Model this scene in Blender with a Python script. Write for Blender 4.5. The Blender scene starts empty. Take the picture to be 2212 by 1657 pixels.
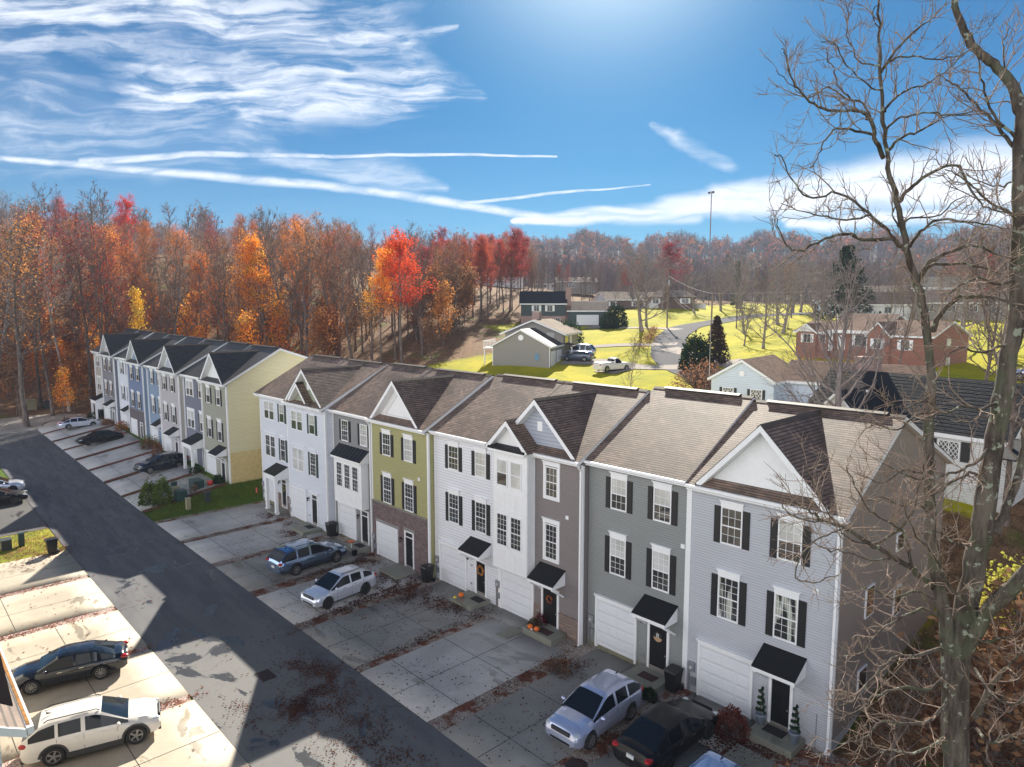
import bpy, math, random
import numpy as np
from mathutils import Vector, Matrix
R = math.radians
rnd = random.Random(7)
S = bpy.context.scene
COL = S.collection
# ------------------------------------------------------------------ camera
CAM = (15.575, -25.758, 17.044); YAW = R(-46.586); PITCH = R(6.5026)
cd = bpy.data.cameras.new('camera'); cam = bpy.data.objects.new('camera', cd); COL.objects.link(cam)
cd.sensor_width = 36; cd.lens = 2057.07/3072*36; cd.clip_start = .1; cd.clip_end = 9000
cam.location = CAM; cam.rotation_euler = (R(90)-PITCH, 0, -YAW)
S.camera = cam
# ------------------------------------------------------------------ light and exposure
SUN_AZ, SUN_EL = R(-39.0), R(31.0)
S.view_settings.view_transform = 'Standard'; S.view_settings.look = 'None'
S.view_settings.exposure = 1.33; S.view_settings.gamma = 1
ld = bpy.data.lights.new('sun', 'SUN'); ld.energy = 5.0; ld.angle = R(.53); ld.color = (1, .93, .80)
sun = bpy.data.objects.new('sun', ld); COL.objects.link(sun)
sd = Vector((math.sin(SUN_AZ)*math.cos(SUN_EL), math.cos(SUN_AZ)*math.cos(SUN_EL), math.sin(SUN_EL)))
sun.rotation_euler = sd.to_track_quat('Z', 'Y').to_euler(); sun.location = (0, 0, 60)
S.cycles.use_adaptive_sampling = True; S.cycles.max_bounces = 6; S.cycles.transparent_max_bounces = 8
S.cycles.diffuse_bounces = 3; S.cycles.glossy_bounces = 3; S.cycles.volume_bounces = 0
try: S.cycles.use_denoising = True
except Exception: pass
# ------------------------------------------------------------------ node helper
class G:
    def __init__(s, nt): s.nt = nt
    def n(s, t, **k):
        nd = s.nt.nodes.new(t)
        for a, v in k.items():
            if a.startswith('i_'): nd.inputs[int(a[2:]) if a[2:].isdigit() else a[2:].replace('_', ' ')].default_value = v
            else: setattr(nd, a, v)
        return nd
    def l(s, a, b): s.nt.links.new(a, b)
    def m(s, op, a, b=None, c=None, clamp=False):
        nd = s.nt.nodes.new('ShaderNodeMath'); nd.operation = op; nd.use_clamp = clamp
        for i, v in enumerate((a, b, c)):
            if v is None: continue
            if isinstance(v, (int, float)): nd.inputs[i].default_value = v
            else: s.l(v, nd.inputs[i])
        return nd.outputs[0]
    def v(s, op, a, b=None):
        nd = s.nt.nodes.new('ShaderNodeVectorMath'); nd.operation = op
        for i, w in enumerate((a, b)):
            if w is None: continue
            if isinstance(w, tuple): nd.inputs[i].default_value = w
            else: s.l(w, nd.inputs[i])
        return nd
    def mr(s, x, a, b, c=0., d=1., smooth=True):
        nd = s.nt.nodes.new('ShaderNodeMapRange'); nd.interpolation_type = 'SMOOTHSTEP' if smooth else 'LINEAR'
        s.l(x, nd.inputs[0])
        for i, w in zip((1, 2, 3, 4), (a, b, c, d)):
            if isinstance(w, (int, float)): nd.inputs[i].default_value = w
            else: s.l(w, nd.inputs[i])
        return nd.outputs[0]
    def mix(s, f, a, b, mode='MIX'):
        nd = s.nt.nodes.new('ShaderNodeMix'); nd.data_type = 'RGBA'; nd.blend_type = mode
        if isinstance(f, (int, float)): nd.inputs[0].default_value = f
        else: s.l(f, nd.inputs[0])
        for i, w in ((6, a), (7, b)):
            if isinstance(w, tuple): nd.inputs[i].default_value = w if len(w) == 4 else (*w, 1)
            else: s.l(w, nd.inputs[i])
        return nd.outputs[2]
    def noise(s, vec, scale, detail=4, rough=.5, dist=0.):
        nd = s.n('ShaderNodeTexNoise'); nd.inputs['Scale'].default_value = scale
        nd.inputs['Detail'].default_value = detail; nd.inputs['Roughness'].default_value = rough
        nd.inputs['Distortion'].default_value = dist
        if vec is not None: s.l(vec, nd.inputs['Vector'])
        return nd.outputs[0]
    def scl(s, vec, sc, rot=(0, 0, 0)):
        nd = s.n('ShaderNodeMapping'); s.l(vec, nd.inputs[0])
        nd.inputs['Scale'].default_value = sc; nd.inputs['Rotation'].default_value = rot
        return nd.outputs[0]
# ------------------------------------------------------------------ sky with its clouds
W = bpy.data.worlds.new('World'); S.world = W; W.use_nodes = True
g = G(W.node_tree); W.node_tree.nodes.clear()
out = g.n('ShaderNodeOutputWorld'); bg = g.n('ShaderNodeBackground'); g.l(bg.outputs[0], out.inputs[0])
bg.inputs[1].default_value = .12
sky = g.n('ShaderNodeTexSky'); sky.sky_type = 'NISHITA'; sky.sun_disc = False
sky.sun_elevation = SUN_EL; sky.sun_rotation = SUN_AZ; sky.air_density = 1.0; sky.dust_density = .25; sky.ozone_density = 1.0; sky.altitude = 350
tc = g.n('ShaderNodeTexCoord'); D = tc.outputs['Generated']
# gnomonic chart of the north-western sky: p to the right, q up, both tangents of angles round azimuth -46.6
A0 = R(-46.6); Fv = (math.sin(A0), math.cos(A0), 0.); Rv = (math.cos(A0), -math.sin(A0), 0.)
dF = g.m('MAXIMUM', g.v('DOT_PRODUCT', D, Fv).outputs['Value'], .05)
dR = g.v('DOT_PRODUCT', D, Rv).outputs['Value']
sep = g.n('ShaderNodeSeparateXYZ'); g.l(D, sep.inputs[0])
p = g.m('DIVIDE', dR, dF); q = g.m('DIVIDE', sep.outputs[2], dF)
cmb = g.n('ShaderNodeCombineXYZ'); g.l(p, cmb.inputs[0]); g.l(q, cmb.inputs[1]); P = cmb.outputs[0]
wr = g.n('ShaderNodeTexNoise'); g.l(g.scl(P, (2.2, 5.0, 1)), wr.inputs[0]); wr.inputs['Scale'].default_value = 2.0; wr.inputs['Detail'].default_value = 5
warp = g.v('SUBTRACT', wr.outputs['Color'], (.5, .5, .5)).outputs[0]
wsc = g.v('MULTIPLY', warp, (.26, .075, 0)).outputs[0]
PW = g.v('ADD', P, wsc).outputs[0]
wsc2 = g.v('MULTIPLY', warp, (.03, .014, 0)).outputs[0]
PC = g.v('ADD', P, wsc2).outputs[0]
cp, sp = math.cos(PITCH), math.sin(PITCH)
def sk(x, y):      # authoring aid: tangents of a sky point (read off at 2212 x 1657)
    a = (x-1106)/1481.2; b = -(y-828.4)/1481.2
    return (a/(cp+b*sp), (sp*-1+b*cp)/(cp+b*sp), 0.)
def caps(vec, a, b, r0, r1, soft):
    a = sk(*a); b = sk(*b); ba = tuple(y-x for x, y in zip(a, b)); L2 = ba[0]**2+ba[1]**2
    pa = g.v('SUBTRACT', vec, a).outputs[0]
    h = g.m('MULTIPLY', g.v('DOT_PRODUCT', pa, ba).outputs['Value'], 1/L2, clamp=True)
    sc = g.n('ShaderNodeVectorMath'); sc.operation = 'SCALE'; sc.inputs[0].default_value = ba; g.l(h, sc.inputs['Scale'])
    d = g.v('LENGTH', g.v('SUBTRACT', pa, sc.outputs[0]).outputs[0]).outputs['Value']
    r0 /= 1481.; r1 /= 1481.
    rr = g.m('MULTIPLY_ADD', h, r1-r0, r0)
    return g.mr(d, g.m('MULTIPLY', rr, 1-soft), g.m('MULTIPLY', rr, 1+soft), 1., 0.)
def union(lst):
    o = lst[0]
    for x in lst[1:]: o = g.m('MAXIMUM', o, x)
    return o
# streaky cirrus texture, fibres running a little downhill to the left
fib = g.noise(g.scl(PW, (1.4, 16, 1), (0, 0, R(-7))), 3.2, 8, .62, .3)
fib2 = g.noise(g.scl(PW, (3.5, 9, 1), (0, 0, R(-12))), 5.0, 6, .6, .2)
fibre = g.m('ADD', g.m('MULTIPLY', fib, .7), g.m('MULTIPLY', fib2, .3))
big = union([caps(PW, (-120, 30), (300, 35), 95, 60, .9), caps(PW, (380, 10), (860, 78), 46, 50, .9), caps(PW, (300, 175), (860, 168), 66, 64, .85), caps(PW, (860, 168), (1000, 186), 50, 16, .7),
             caps(PW, (560, 235), (900, 205), 36, 32, .9), caps(PW, (840, 84), (1000, 70), 12, 4, .98)])
faint = union([caps(PW, (-80, 260), (520, 300), 95, 70, .8), caps(PW, (60, 190), (420, 330), 60, 60, .9)])
wedge = union([caps(PW, (560, 325), (800, 375), 14, 34, .9), caps(PW, (800, 378), (940, 402), 30, 10, .9), caps(PW, (1380, 270), (1480, 290), 6, 12, .98), caps(PW, (1480, 292), (1555, 335), 12, 20, .98)])
bank = union([caps(PW, (1120, 482), (1560, 442), 10, 34, .6), caps(PW, (1500, 440), (1820, 408), 34, 50, .55), caps(PW, (1800, 405), (2500, 385), 50, 70, .55), caps(PW, (1700, 478), (2500, 470), 10, 26, .9)])
trail = union([caps(PC, (-40, 334), (430, 378), 5, 8, .95), caps(PC, (430, 378), (800, 412), 8, 7.5, .9), caps(PC, (800, 412), (1180, 470), 7.5, 8, .9)])
trail2 = union([caps(PC, (180, 350), (400, 333), 9, 6, .6), caps(PC, (400, 333), (700, 334), 6, 4, .6), caps(PC, (700, 335), (1200, 338), 3.5, 2, .6),
                caps(PC, (990, 440), (1260, 410), 3.5, 2.5, .6), caps(PC, (1260, 410), (1400, 399), 2, 1.2, .7), caps(PC, (1180, 470), (1500, 470), 8, 14, .8)])
cl = g.m('MULTIPLY', big, g.mr(fibre, .38, .64, .04, .92))
cl = g.m('MAXIMUM', cl, g.m('MULTIPLY', faint, g.mr(fibre, .42, .75, .08, .62)))
cl = g.m('MAXIMUM', cl, g.m('MULTIPLY', wedge, g.mr(fibre, .32, .66, .05, .62)))
cl = g.m('MAXIMUM', cl, g.m('MULTIPLY', bank, g.mr(fibre, .28, .56, .45, 1.)))
cl = g.m('MAXIMUM', cl, g.m('MULTIPLY', trail, g.mr(fib2, .35, .62, .45, .92)))
cl = g.m('MAXIMUM', cl, g.m('MULTIPLY', trail2, g.mr(fib2, .3, .65, .35, .85)))
veil = g.m('MULTIPLY', g.mr(q, .02, .36, .10, .0), g.mr(fibre, .3, .75, .5, 1.))
cl = g.m('MAXIMUM', cl, veil)
front = g.mr(g.v('DOT_PRODUCT', D, Fv).outputs['Value'], .05, .2)
up = g.mr(sep.outputs[2], -.01, .01)
cl = g.m('MULTIPLY', g.m('MULTIPLY', cl, front), up, clamp=True)
# unseen bright cloud bank, added behind the viewer to fill the shaded fronts
bk = g.m('MULTIPLY', g.mr(g.v('DOT_PRODUCT', D, (.15, -.99, 0.)).outputs['Value'], .05, .5), g.mr(sep.outputs[2], .75, .30))
bk = g.m('MULTIPLY', g.m('MULTIPLY', bk, up), g.mr(g.noise(g.scl(D, (1, 1, 2.5)), 2.2, 4, .6), .3, .6, .6, 1.))
SKYMUL = (.0, .132, .232)
tint = g.mix(1.0, sky.outputs[0], SKYMUL, 'MULTIPLY')
CLOUDC = (3.6, 3.8, 4.15)
# aureole round the sun, which stands just above the picture
sdot = g.v('DOT_PRODUCT', D, tuple(sd)).outputs['Value']
au = g.m('ADD', g.m('MULTIPLY', g.m('POWER', g.m('MAXIMUM', sdot, 0.), 80.), .9), g.m('MULTIPLY', g.m('POWER', g.m('MAXIMUM', sdot, 0.), 10.), .035), clamp=True)
tint = g.mix(au, tint, (4.0, 4.6, 5.0))
colr = g.mix(bk, g.mix(cl, tint, CLOUDC), (9.5, 9.6, 10.2))
g.l(colr, bg.inputs[0])
try: W.cycles.sampling_method = 'MANUAL'; W.cycles.sample_map_resolution = 512
except Exception: pass
# ------------------------------------------------------------------ materials
def base_mat(name, color, rough=.6, metal=0., spec=None):
    m = bpy.data.materials.new(name); m.use_nodes = True
    g = G(m.node_tree); b = m.node_tree.nodes['Principled BSDF']
    b.inputs['Base Color'].default_value = (*color, 1); b.inputs['Roughness'].default_value = rough; b.inputs['Metallic'].default_value = metal
    if spec is not None: b.inputs['Specular IOR Level'].default_value = spec
    return m, g, b
def gtc(g, k='Object'): return g.n('ShaderNodeTexCoord').outputs[k]
def bump(g, b, h, dist=.01, strength=1.):
    n = g.n('ShaderNodeBump'); n.inputs['Distance'].default_value = dist; n.inputs['Strength'].default_value = strength
    g.l(h, n.inputs['Height']); g.l(n.outputs[0], b.inputs['Normal'])
MC = {}
def plain(name, color, rough=.6, metal=0., var=.12, scale=3.):
    if name in MC: return MC[name]
    m, g, b = base_mat(name, color, rough, metal)
    if var:
        n = g.noise(gtc(g), scale, 5, .6)
        f = g.mr(n, .25, .75, 1-var, 1+var, False)
        cm = g.n('ShaderNodeCombineXYZ'); [g.l(f, cm.inputs[i]) for i in range(3)]
        g.l(g.mix(1., (*color, 1), cm.outputs[0], 'MULTIPLY'), b.inputs['Base Color'])
    MC[name] = m; return m
def siding(name, color, lap=.115, vertical=False):
    if name in MC: return MC[name]
    m, g, b = base_mat(name, color, .55)
    o = gtc(g); s = g.n('ShaderNodeSeparateXYZ'); g.l(o, s.inputs[0])
    fr = g.m('FRACT', g.m('MULTIPLY', s.outputs[2], 1/lap))
    line = g.mr(fr, .0, .22, .52, 1.)
    n = g.noise(g.scl(o, (.25, .25, 4)), 1.6, 5, .6)
    n2 = g.noise(o, 9., 3, .6)
    f = g.m('MULTIPLY', g.m('MULTIPLY', line, g.mr(n, .2, .8, .92, 1.06, False)), g.mr(n2, .2, .8, .96, 1.04, False))
    cm = g.n('ShaderNodeCombineXYZ'); [g.l(f, cm.inputs[i]) for i in range(3)]
    # a little green-brown grime in the lowest courses
    gr = g.m('MULTIPLY', g.mr(s.outputs[2], -.3, .9, .55, 0.), g.mr(g.noise(o, 2.3, 5, .7), .4, .75))
    c = g.mix(1., (*color, 1), cm.outputs[0], 'MULTIPLY')
    g.l(g.mix(gr, c, (.19, .19, .10, 1)), b.inputs['Base Color'])
    bump(g, b, fr, .012, .8)
    MC[name] = m; return m
def masonry(name, cols, mortar, bw=.30, bh=.10):
    if name in MC: return MC[name]
    m, g, b = base_mat(name, cols[0], .85)
    o = gtc(g); s = g.n('ShaderNodeSeparateXYZ'); g.l(o, s.inputs[0])
    cm = g.n('ShaderNodeCombineXYZ'); g.l(g.m('ADD', s.outputs[0], s.outputs[1]), cm.inputs[0]); g.l(s.outputs[2], cm.inputs[1])
    br = g.n('ShaderNodeTexBrick'); g.l(cm.outputs[0], br.inputs[0]); br.inputs['Scale'].default_value = 1.
    br.inputs['Brick Width'].default_value = bw; br.inputs['Row Height'].default_value = bh; br.inputs['Mortar Size'].default_value = .010
    br.inputs['Color1'].default_value = (*cols[0], 1); br.inputs['Color2'].default_value = (*cols[1], 1); br.inputs['Mortar'].default_value = (*mortar, 1)
    br.inputs['Bias'].default_value = 0.
    n = g.n('ShaderNodeTexWhiteNoise') ; n.noise_dimensions = '2D'
    fl = g.v('FLOOR', g.v('DIVIDE', cm.outputs[0], (bw, bh, 1)).outputs[0]).outputs[0]; g.l(fl, n.inputs['Vector'])
    c = g.mix(g.mr(n.outputs[0], .0, 1., 0., .75, False), br.outputs[0], (*cols[2], 1))
    c = g.mix(br.outputs['Fac'], c, (*mortar, 1))
    g.l(c, b.inputs['Base Color']); bump(g, b, g.m('ADD', g.m('MULTIPLY', br.outputs['Fac'], -1.), g.noise(o, 14, 4, .6)), .012, .7)
    MC[name] = m; return m
def shingle(name, c1, c2, c3, course=.15, spec=.33, rough=.60):
    if name in MC: return MC[name]
    m, g, b = base_mat(name, c1, rough, spec=spec)
    o = gtc(g, 'UV'); s = g.n('ShaderNodeSeparateXYZ'); g.l(o, s.inputs[0])
    row = g.m('FLOOR', g.m('MULTIPLY', s.outputs[1], 1/course))
    w1 = g.n('ShaderNodeTexWhiteNoise'); w1.noise_dimensions = '1D'; g.l(row, w1.inputs['W'])
    tab = g.m('FLOOR', g.m('ADD', g.m('MULTIPLY', s.outputs[0], 1/.27), g.m('MULTIPLY', w1.outputs[0], 9.)))
    cm = g.n('ShaderNodeCombineXYZ'); g.l(tab, cm.inputs[0]); g.l(row, cm.inputs[1])
    w2 = g.n('ShaderNodeTexWhiteNoise'); w2.noise_dimensions = '2D'; g.l(cm.outputs[0], w2.inputs['Vector'])
    c = g.mix(w2.outputs[0], (*c1, 1), (*c2, 1))
    n = g.noise(gtc(g), .55, 6, .65, .6)
    c = g.mix(g.mr(n, .42, .72, 0, .75), c, (*c3, 1))
    fr = g.m('FRACT', g.m('MULTIPLY', s.outputs[1], 1/course))
    gran = g.noise(gtc(g), 60, 2, .6)
    f = g.m('MULTIPLY', g.mr(gran, .2, .8, .85, 1.12, False), g.mr(fr, .22, .42, .30, 1.))  # shadow band along each course's lower edge painted into the colour
    cc = g.n('ShaderNodeCombineXYZ'); [g.l(f, cc.inputs[i]) for i in range(3)]
    g.l(g.mix(1., c, cc.outputs[0], 'MULTIPLY'), b.inputs['Base Color'])
    bump(g, b, g.m('ADD', g.m('MULTIPLY', fr, .6), g.m('MULTIPLY', w2.outputs[0], .4)), .006, .6)
    MC[name] = m; return m
def glass(name, kind):
    if name in MC: return MC[name]
    m, g, b = base_mat(name, (.02, .025, .03), .04)
    o = gtc(g); s = g.n('ShaderNodeSeparateXYZ'); g.l(o, s.inputs[0])
    if kind == 'blind':
        fr = g.m('FRACT', g.m('MULTIPLY', s.outputs[2], 1/.05))
        c = g.mix(g.mr(fr, .0, .45), (.20, .20, .19, 1), (.50, .50, .47, 1))
        c = g.mix(g.mr(g.noise(g.scl(o, (.8, .8, .5)), 1.1, 2), .35, .65), c, (.62, .62, .60, 1))
    elif kind == 'curtain':
        fo = g.n('ShaderNodeTexWave'); fo.inputs['Scale'].default_value = 3.5; fo.inputs['Distortion'].default_value = 3; g.l(g.scl(o, (1, 1, .12)), fo.inputs[0])
        cur = g.mix(fo.outputs[1], (.30, .32, .27, 1), (.60, .60, .52, 1))
        c = g.mix(g.mr(g.noise(g.scl(o, (1.7, 1.7, .25)), 1.3, 2), .50, .56), (.012, .014, .016, 1), cur)
    else:
        c = g.mix(g.mr(g.noise(o, .9, 4, .6), .4, .7), (.010, .012, .014, 1), (.07, .065, .055, 1))
    g.l(c, b.inputs['Base Color']); b.inputs['Coat Weight'].default_value = 1.; b.inputs['Coat Roughness'].default_value = .015; b.inputs['Coat IOR'].default_value = 1.6
    b.inputs['Roughness'].default_value = .35
    bump(g, b, g.noise(o, 1.3, 2), .01, .12)
    MC[name] = m; return m
def concrete(name, color, dark=.55):
    if name in MC: return MC[name]
    m, g, b = base_mat(name, color, .75)
    o = gtc(g)
    n = g.noise(o, .45, 6, .62, .4); n2 = g.noise(o, 3.5, 5, .65); n3 = g.noise(o, 45, 2, .6)
    c = g.mix(g.mr(n, .38, .68), tuple(v*.80 for v in color), color)
    c = g.mix(g.mr(n2, .55, .8, 0, .45), c, tuple(v*dark for v in color))
    sp = g.mr(g.noise(g.scl(o, (2.2, 4.5, 1)), 2.6, 3, .5), .69, .73, 0, .5)      # damp spots
    c = g.mix(sp, c, (.07, .062, .055, 1))
    wet = g.mr(g.noise(g.scl(o, (.45, .9, 1)), .8, 5, .6, .6), .60, .64)
    c = g.mix(g.m('MULTIPLY', wet, .55), c, tuple(v*.38 for v in color))
    f = g.mr(n3, .2, .8, .88, 1.1, False); cc = g.n('ShaderNodeCombineXYZ'); [g.l(f, cc.inputs[i]) for i in range(3)]
    g.l(g.mix(1., c, cc.outputs[0], 'MULTIPLY'), b.inputs['Base Color'])
    g.l(g.mr(wet, 0, 1, .7, .30), b.inputs['Roughness'])
    bump(g, b, n3, .004, .5)
    MC[name] = m; return m
M_white = plain('white_vinyl', (.80, .80, .80), .45, var=.05)
M_trim = plain('white_trim', (.82, .82, .82), .45, var=.04)
M_shut = plain('black_shutter', (.012, .012, .014), .45, var=.1)
M_shutg = plain('green_shutter', (.03, .055, .05), .45, var=.1)
M_door = plain('black_door', (.010, .010, .011), .35, var=.1)
M_metal = plain('galvanised_metal', (.32, .33, .35), .45, .5, var=.15)
M_black = plain('black_plastic', (.012, .012, .013), .4, var=.1)
M_asph_roof = shingle('shingle_dark', (.018, .019, .022), (.030, .031, .035), (.024, .024, .026))
M_roof = shingle('shingle_weathered', (.30, .205, .155), (.165, .115, .088), (.095, .066, .05))
M_roof_new = shingle('shingle_charcoal', (.085, .08, .08), (.05, .048, .05), (.065, .06, .058))
M_roof_tan = shingle('shingle_tan', (.40, .32, .26), (.30, .24, .19), (.22, .17, .135), .15, .08, .9)
M_roof_hill = shingle('shingle_brown', (.30, .20, .15), (.19, .125, .095), (.13, .085, .065), .15, .08, .9)
M_seam = plain('standing_seam_metal', (.014, .015, .018), .4, .3, var=.1)
GD, GB, GC = glass('glass_dark', 'dark'), glass('glass_blind', 'blind'), glass('glass_curtain', 'curtain')
# ------------------------------------------------------------------ mesh helper
class MB:
    def __init__(s): s.v = []; s.f = []; s.uv = {}
    def quad(s, *pts, uv=None):
        i = len(s.v); s.v += [tuple(p) for p in pts]; s.f.append(tuple(range(i, i+len(pts))))
        if uv: s.uv[len(s.f)-1] = uv
        return s
    def box(s, x0, x1, y0, y1, z0, z1):
        i = len(s.v)
        s.v += [(x0, y0, z0), (x1, y0, z0), (x1, y1, z0), (x0, y1, z0), (x0, y0, z1), (x1, y0, z1), (x1, y1, z1), (x0, y1, z1)]
        for q in ((0, 3, 2, 1), (4, 5, 6, 7), (0, 1, 5, 4), (1, 2, 6, 5), (2, 3, 7, 6), (3, 0, 4, 7)): s.f.append(tuple(i+k for k in q))
        return s
    def obox(s, c, ax, hx, hy, hz):
        """box with centre c, axes ax (3 vectors) and half sizes"""
        i = len(s.v); c = Vector(c); X, Y, Z = [Vector(a) for a in ax]
        for k in range(8):
            a = (-1, 1, 1, -1, -1, 1, 1, -1)[k]; b = (-1, -1, 1, 1, -1, -1, 1, 1)[k]; d = (-1, -1, -1, -1, 1, 1, 1, 1)[k]
            s.v.append(tuple(c+X*a*hx+Y*b*hy+Z*d*hz))
        for q in ((0, 3, 2, 1), (4, 5, 6, 7), (0, 1, 5, 4), (1, 2, 6, 5), (2, 3, 7, 6), (3, 0, 4, 7)): s.f.append(tuple(i+k for k in q))
        return s
    def beam(s, a, b, w, h):
        """rectangular bar from a to b, w wide (horizontal), h high, its top edge on the line"""
        a = Vector(a); b = Vector(b); d = (b-a); L = d.length; d.normalize()
        up = Vector((0, 0, 1)); sd_ = d.cross(up)
        if sd_.length < 1e-4: sd_ = Vector((1, 0, 0))
        sd_.normalize(); u = sd_.cross(d)
        return s.obox((a+b)/2-u*h/2, (d, sd_, u), L/2, w/2, h/2)
    def prism(s, poly, axis, a0, a1):
        """extrude a 2D polygon along axis 'x' (poly in y,z) or 'y' (poly in x,z) or 'z' (poly x,y)"""
        n = len(poly); i = len(s.v)
        for a in (a0, a1):
            for p_, q_ in poly:
                s.v.append((a, p_, q_) if axis == 'x' else (p_, a, q_) if axis == 'y' else (p_, q_, a))
        s.f.append(tuple(i+k for k in range(n))); s.f.append(tuple(i+n+k for k in reversed(range(n))))
        for k in range(n): s.f.append((i+k, i+(k+1) % n, i+n+(k+1) % n, i+n+k))
        return s
    def cyl(s, a, b, r0, r1=None, n=10, cap=True):
        r1 = r0 if r1 is None else r1
        a = Vector(a); b = Vector(b); d = (b-a).normalized()
        u = d.orthogonal().normalized(); w = d.cross(u); i = len(s.v)
        for c, r in ((a, r0), (b, r1)):
            for k in range(n):
                t = 2*math.pi*k/n; s.v.append(tuple(c+u*math.cos(t)*r+w*math.sin(t)*r))
        for k in range(n): s.f.append((i+k, i+(k+1) % n, i+n+(k+1) % n, i+n+k))
        if cap: s.f.append(tuple(i+k for k in reversed(range(n)))); s.f.append(tuple(i+n+k for k in range(n)))
        return s
    def lathe(s, c, prof, n=14, axis=(0, 0, 1)):
        c = Vector(c); d = Vector(axis).normalized(); u = d.orthogonal().normalized(); w = d.cross(u); i = len(s.v)
        for r, h in prof:
            for k in range(n):
                t = 2*math.pi*k/n; s.v.append(tuple(c+d*h+u*math.cos(t)*r+w*math.sin(t)*r))
        for j in range(len(prof)-1):
            for k in range(n): s.f.append((i+j*n+k, i+j*n+(k+1) % n, i+(j+1)*n+(k+1) % n, i+(j+1)*n+k))
        s.f.append(tuple(i+k for k in reversed(range(n)))); e = i+(len(prof)-1)*n; s.f.append(tuple(e+k for k in range(n)))
        return s
    def blob(s, c, rx, ry, rz, n=10, m=7, jit=0., r_=None):
        i = len(s.v); r_ = r_ or rnd
        for j in range(m+1):
            ph = math.pi*j/m
            for k in range(n):
                t = 2*math.pi*k/n; q = 1+r_.uniform(-jit, jit)
                s.v.append((c[0]+rx*math.sin(ph)*math.cos(t)*q, c[1]+ry*math.sin(ph)*math.sin(t)*q, c[2]+rz*math.cos(ph)*q))
        for j in range(m):
            for k in range(n): s.f.append((i+j*n+k, i+(j+1)*n+k, i+(j+1)*n+(k+1) % n, i+j*n+(k+1) % n))
        return s
    def build(s, name, mat, parent=None, smooth=False, bevel=0., props=None):
        o0 = parent_world(parent) if parent else Matrix.Identity(4)
        inv = o0.inverted()
        me = bpy.data.meshes.new(name)
        me.from_pydata([tuple(inv @ Vector(v)) for v in s.v], [], s.f)
        me.materials.append(mat)
        if s.uv:
            uvl = me.uv_layers.new(name='UVMap')
            for fi, p_ in enumerate(me.polygons):
                if fi in s.uv:
                    for k, li in enumerate(p_.loop_indices): uvl.data[li].uv = s.uv[fi][k]
        if smooth:
            for p_ in me.polygons: p_.use_smooth = True
        me.update()
        o = bpy.data.objects.new(name, me); COL.objects.link(o)
        if parent: o.parent = parent
        if bevel:
            b = o.modifiers.new('bevel', 'BEVEL'); b.width = bevel; b.segments = 2; b.limit_method = 'ANGLE'
        if props:
            for k, v in props.items(): o[k] = v
        return o
def parent_world(o):
    m = Matrix.Identity(4)
    while o is not None:
        m = (Matrix.Translation(o.location) @ o.rotation_euler.to_matrix().to_4x4() @ Matrix.Diagonal((*o.scale, 1))) @ m
        o = o.parent
    return m
def tag(o, label, cat, group=None):
    o['label'] = label; o['category'] = cat
    if group: o['group'] = group
    return o
def empty(name, loc, rz=0., label=None, cat=None, group=None, scale=1.):
    o = bpy.data.objects.new(name, None); COL.objects.link(o); o.location = loc; o.rotation_euler = (0, 0, rz); o.scale = (scale,)*3
    o.empty_display_size = .3
    if label: tag(o, label, cat, group)
    return o
def structure(o, kind='structure'):
    o['kind'] = kind; return o
KIDS = {}
def copy_tree(o, parent=None):
    c = o.copy(); COL.objects.link(c); c.parent = parent
    for ch in list(o.children): copy_tree(ch, c)
    return c
def npmesh(name, V, F, mat, parent=None, smooth=False, mats=None, midx=None):
    """fast mesh from numpy arrays; F has 3 or 4 columns"""
    me = bpy.data.meshes.new(name); V = np.asarray(V, np.float32); F = np.asarray(F, np.int32)
    k = F.shape[1]; me.vertices.add(len(V)); me.vertices.foreach_set('co', V.ravel())
    me.loops.add(F.size); me.loops.foreach_set('vertex_index', F.ravel())
    me.polygons.add(len(F)); me.polygons.foreach_set('loop_start', np.arange(0, F.size, k, dtype=np.int32)); me.polygons.foreach_set('loop_total', np.full(len(F), k, np.int32))
    for m in (mats or [mat]): me.materials.append(m)
    if midx is not None: me.polygons.foreach_set('material_index', np.asarray(midx, np.int32))
    if smooth: me.polygons.foreach_set('use_smooth', np.ones(len(F), bool))
    me.update(calc_edges=True); me.validate()
    o = bpy.data.objects.new(name, me); COL.objects.link(o)
    if parent: o.parent = parent
    return o
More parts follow.
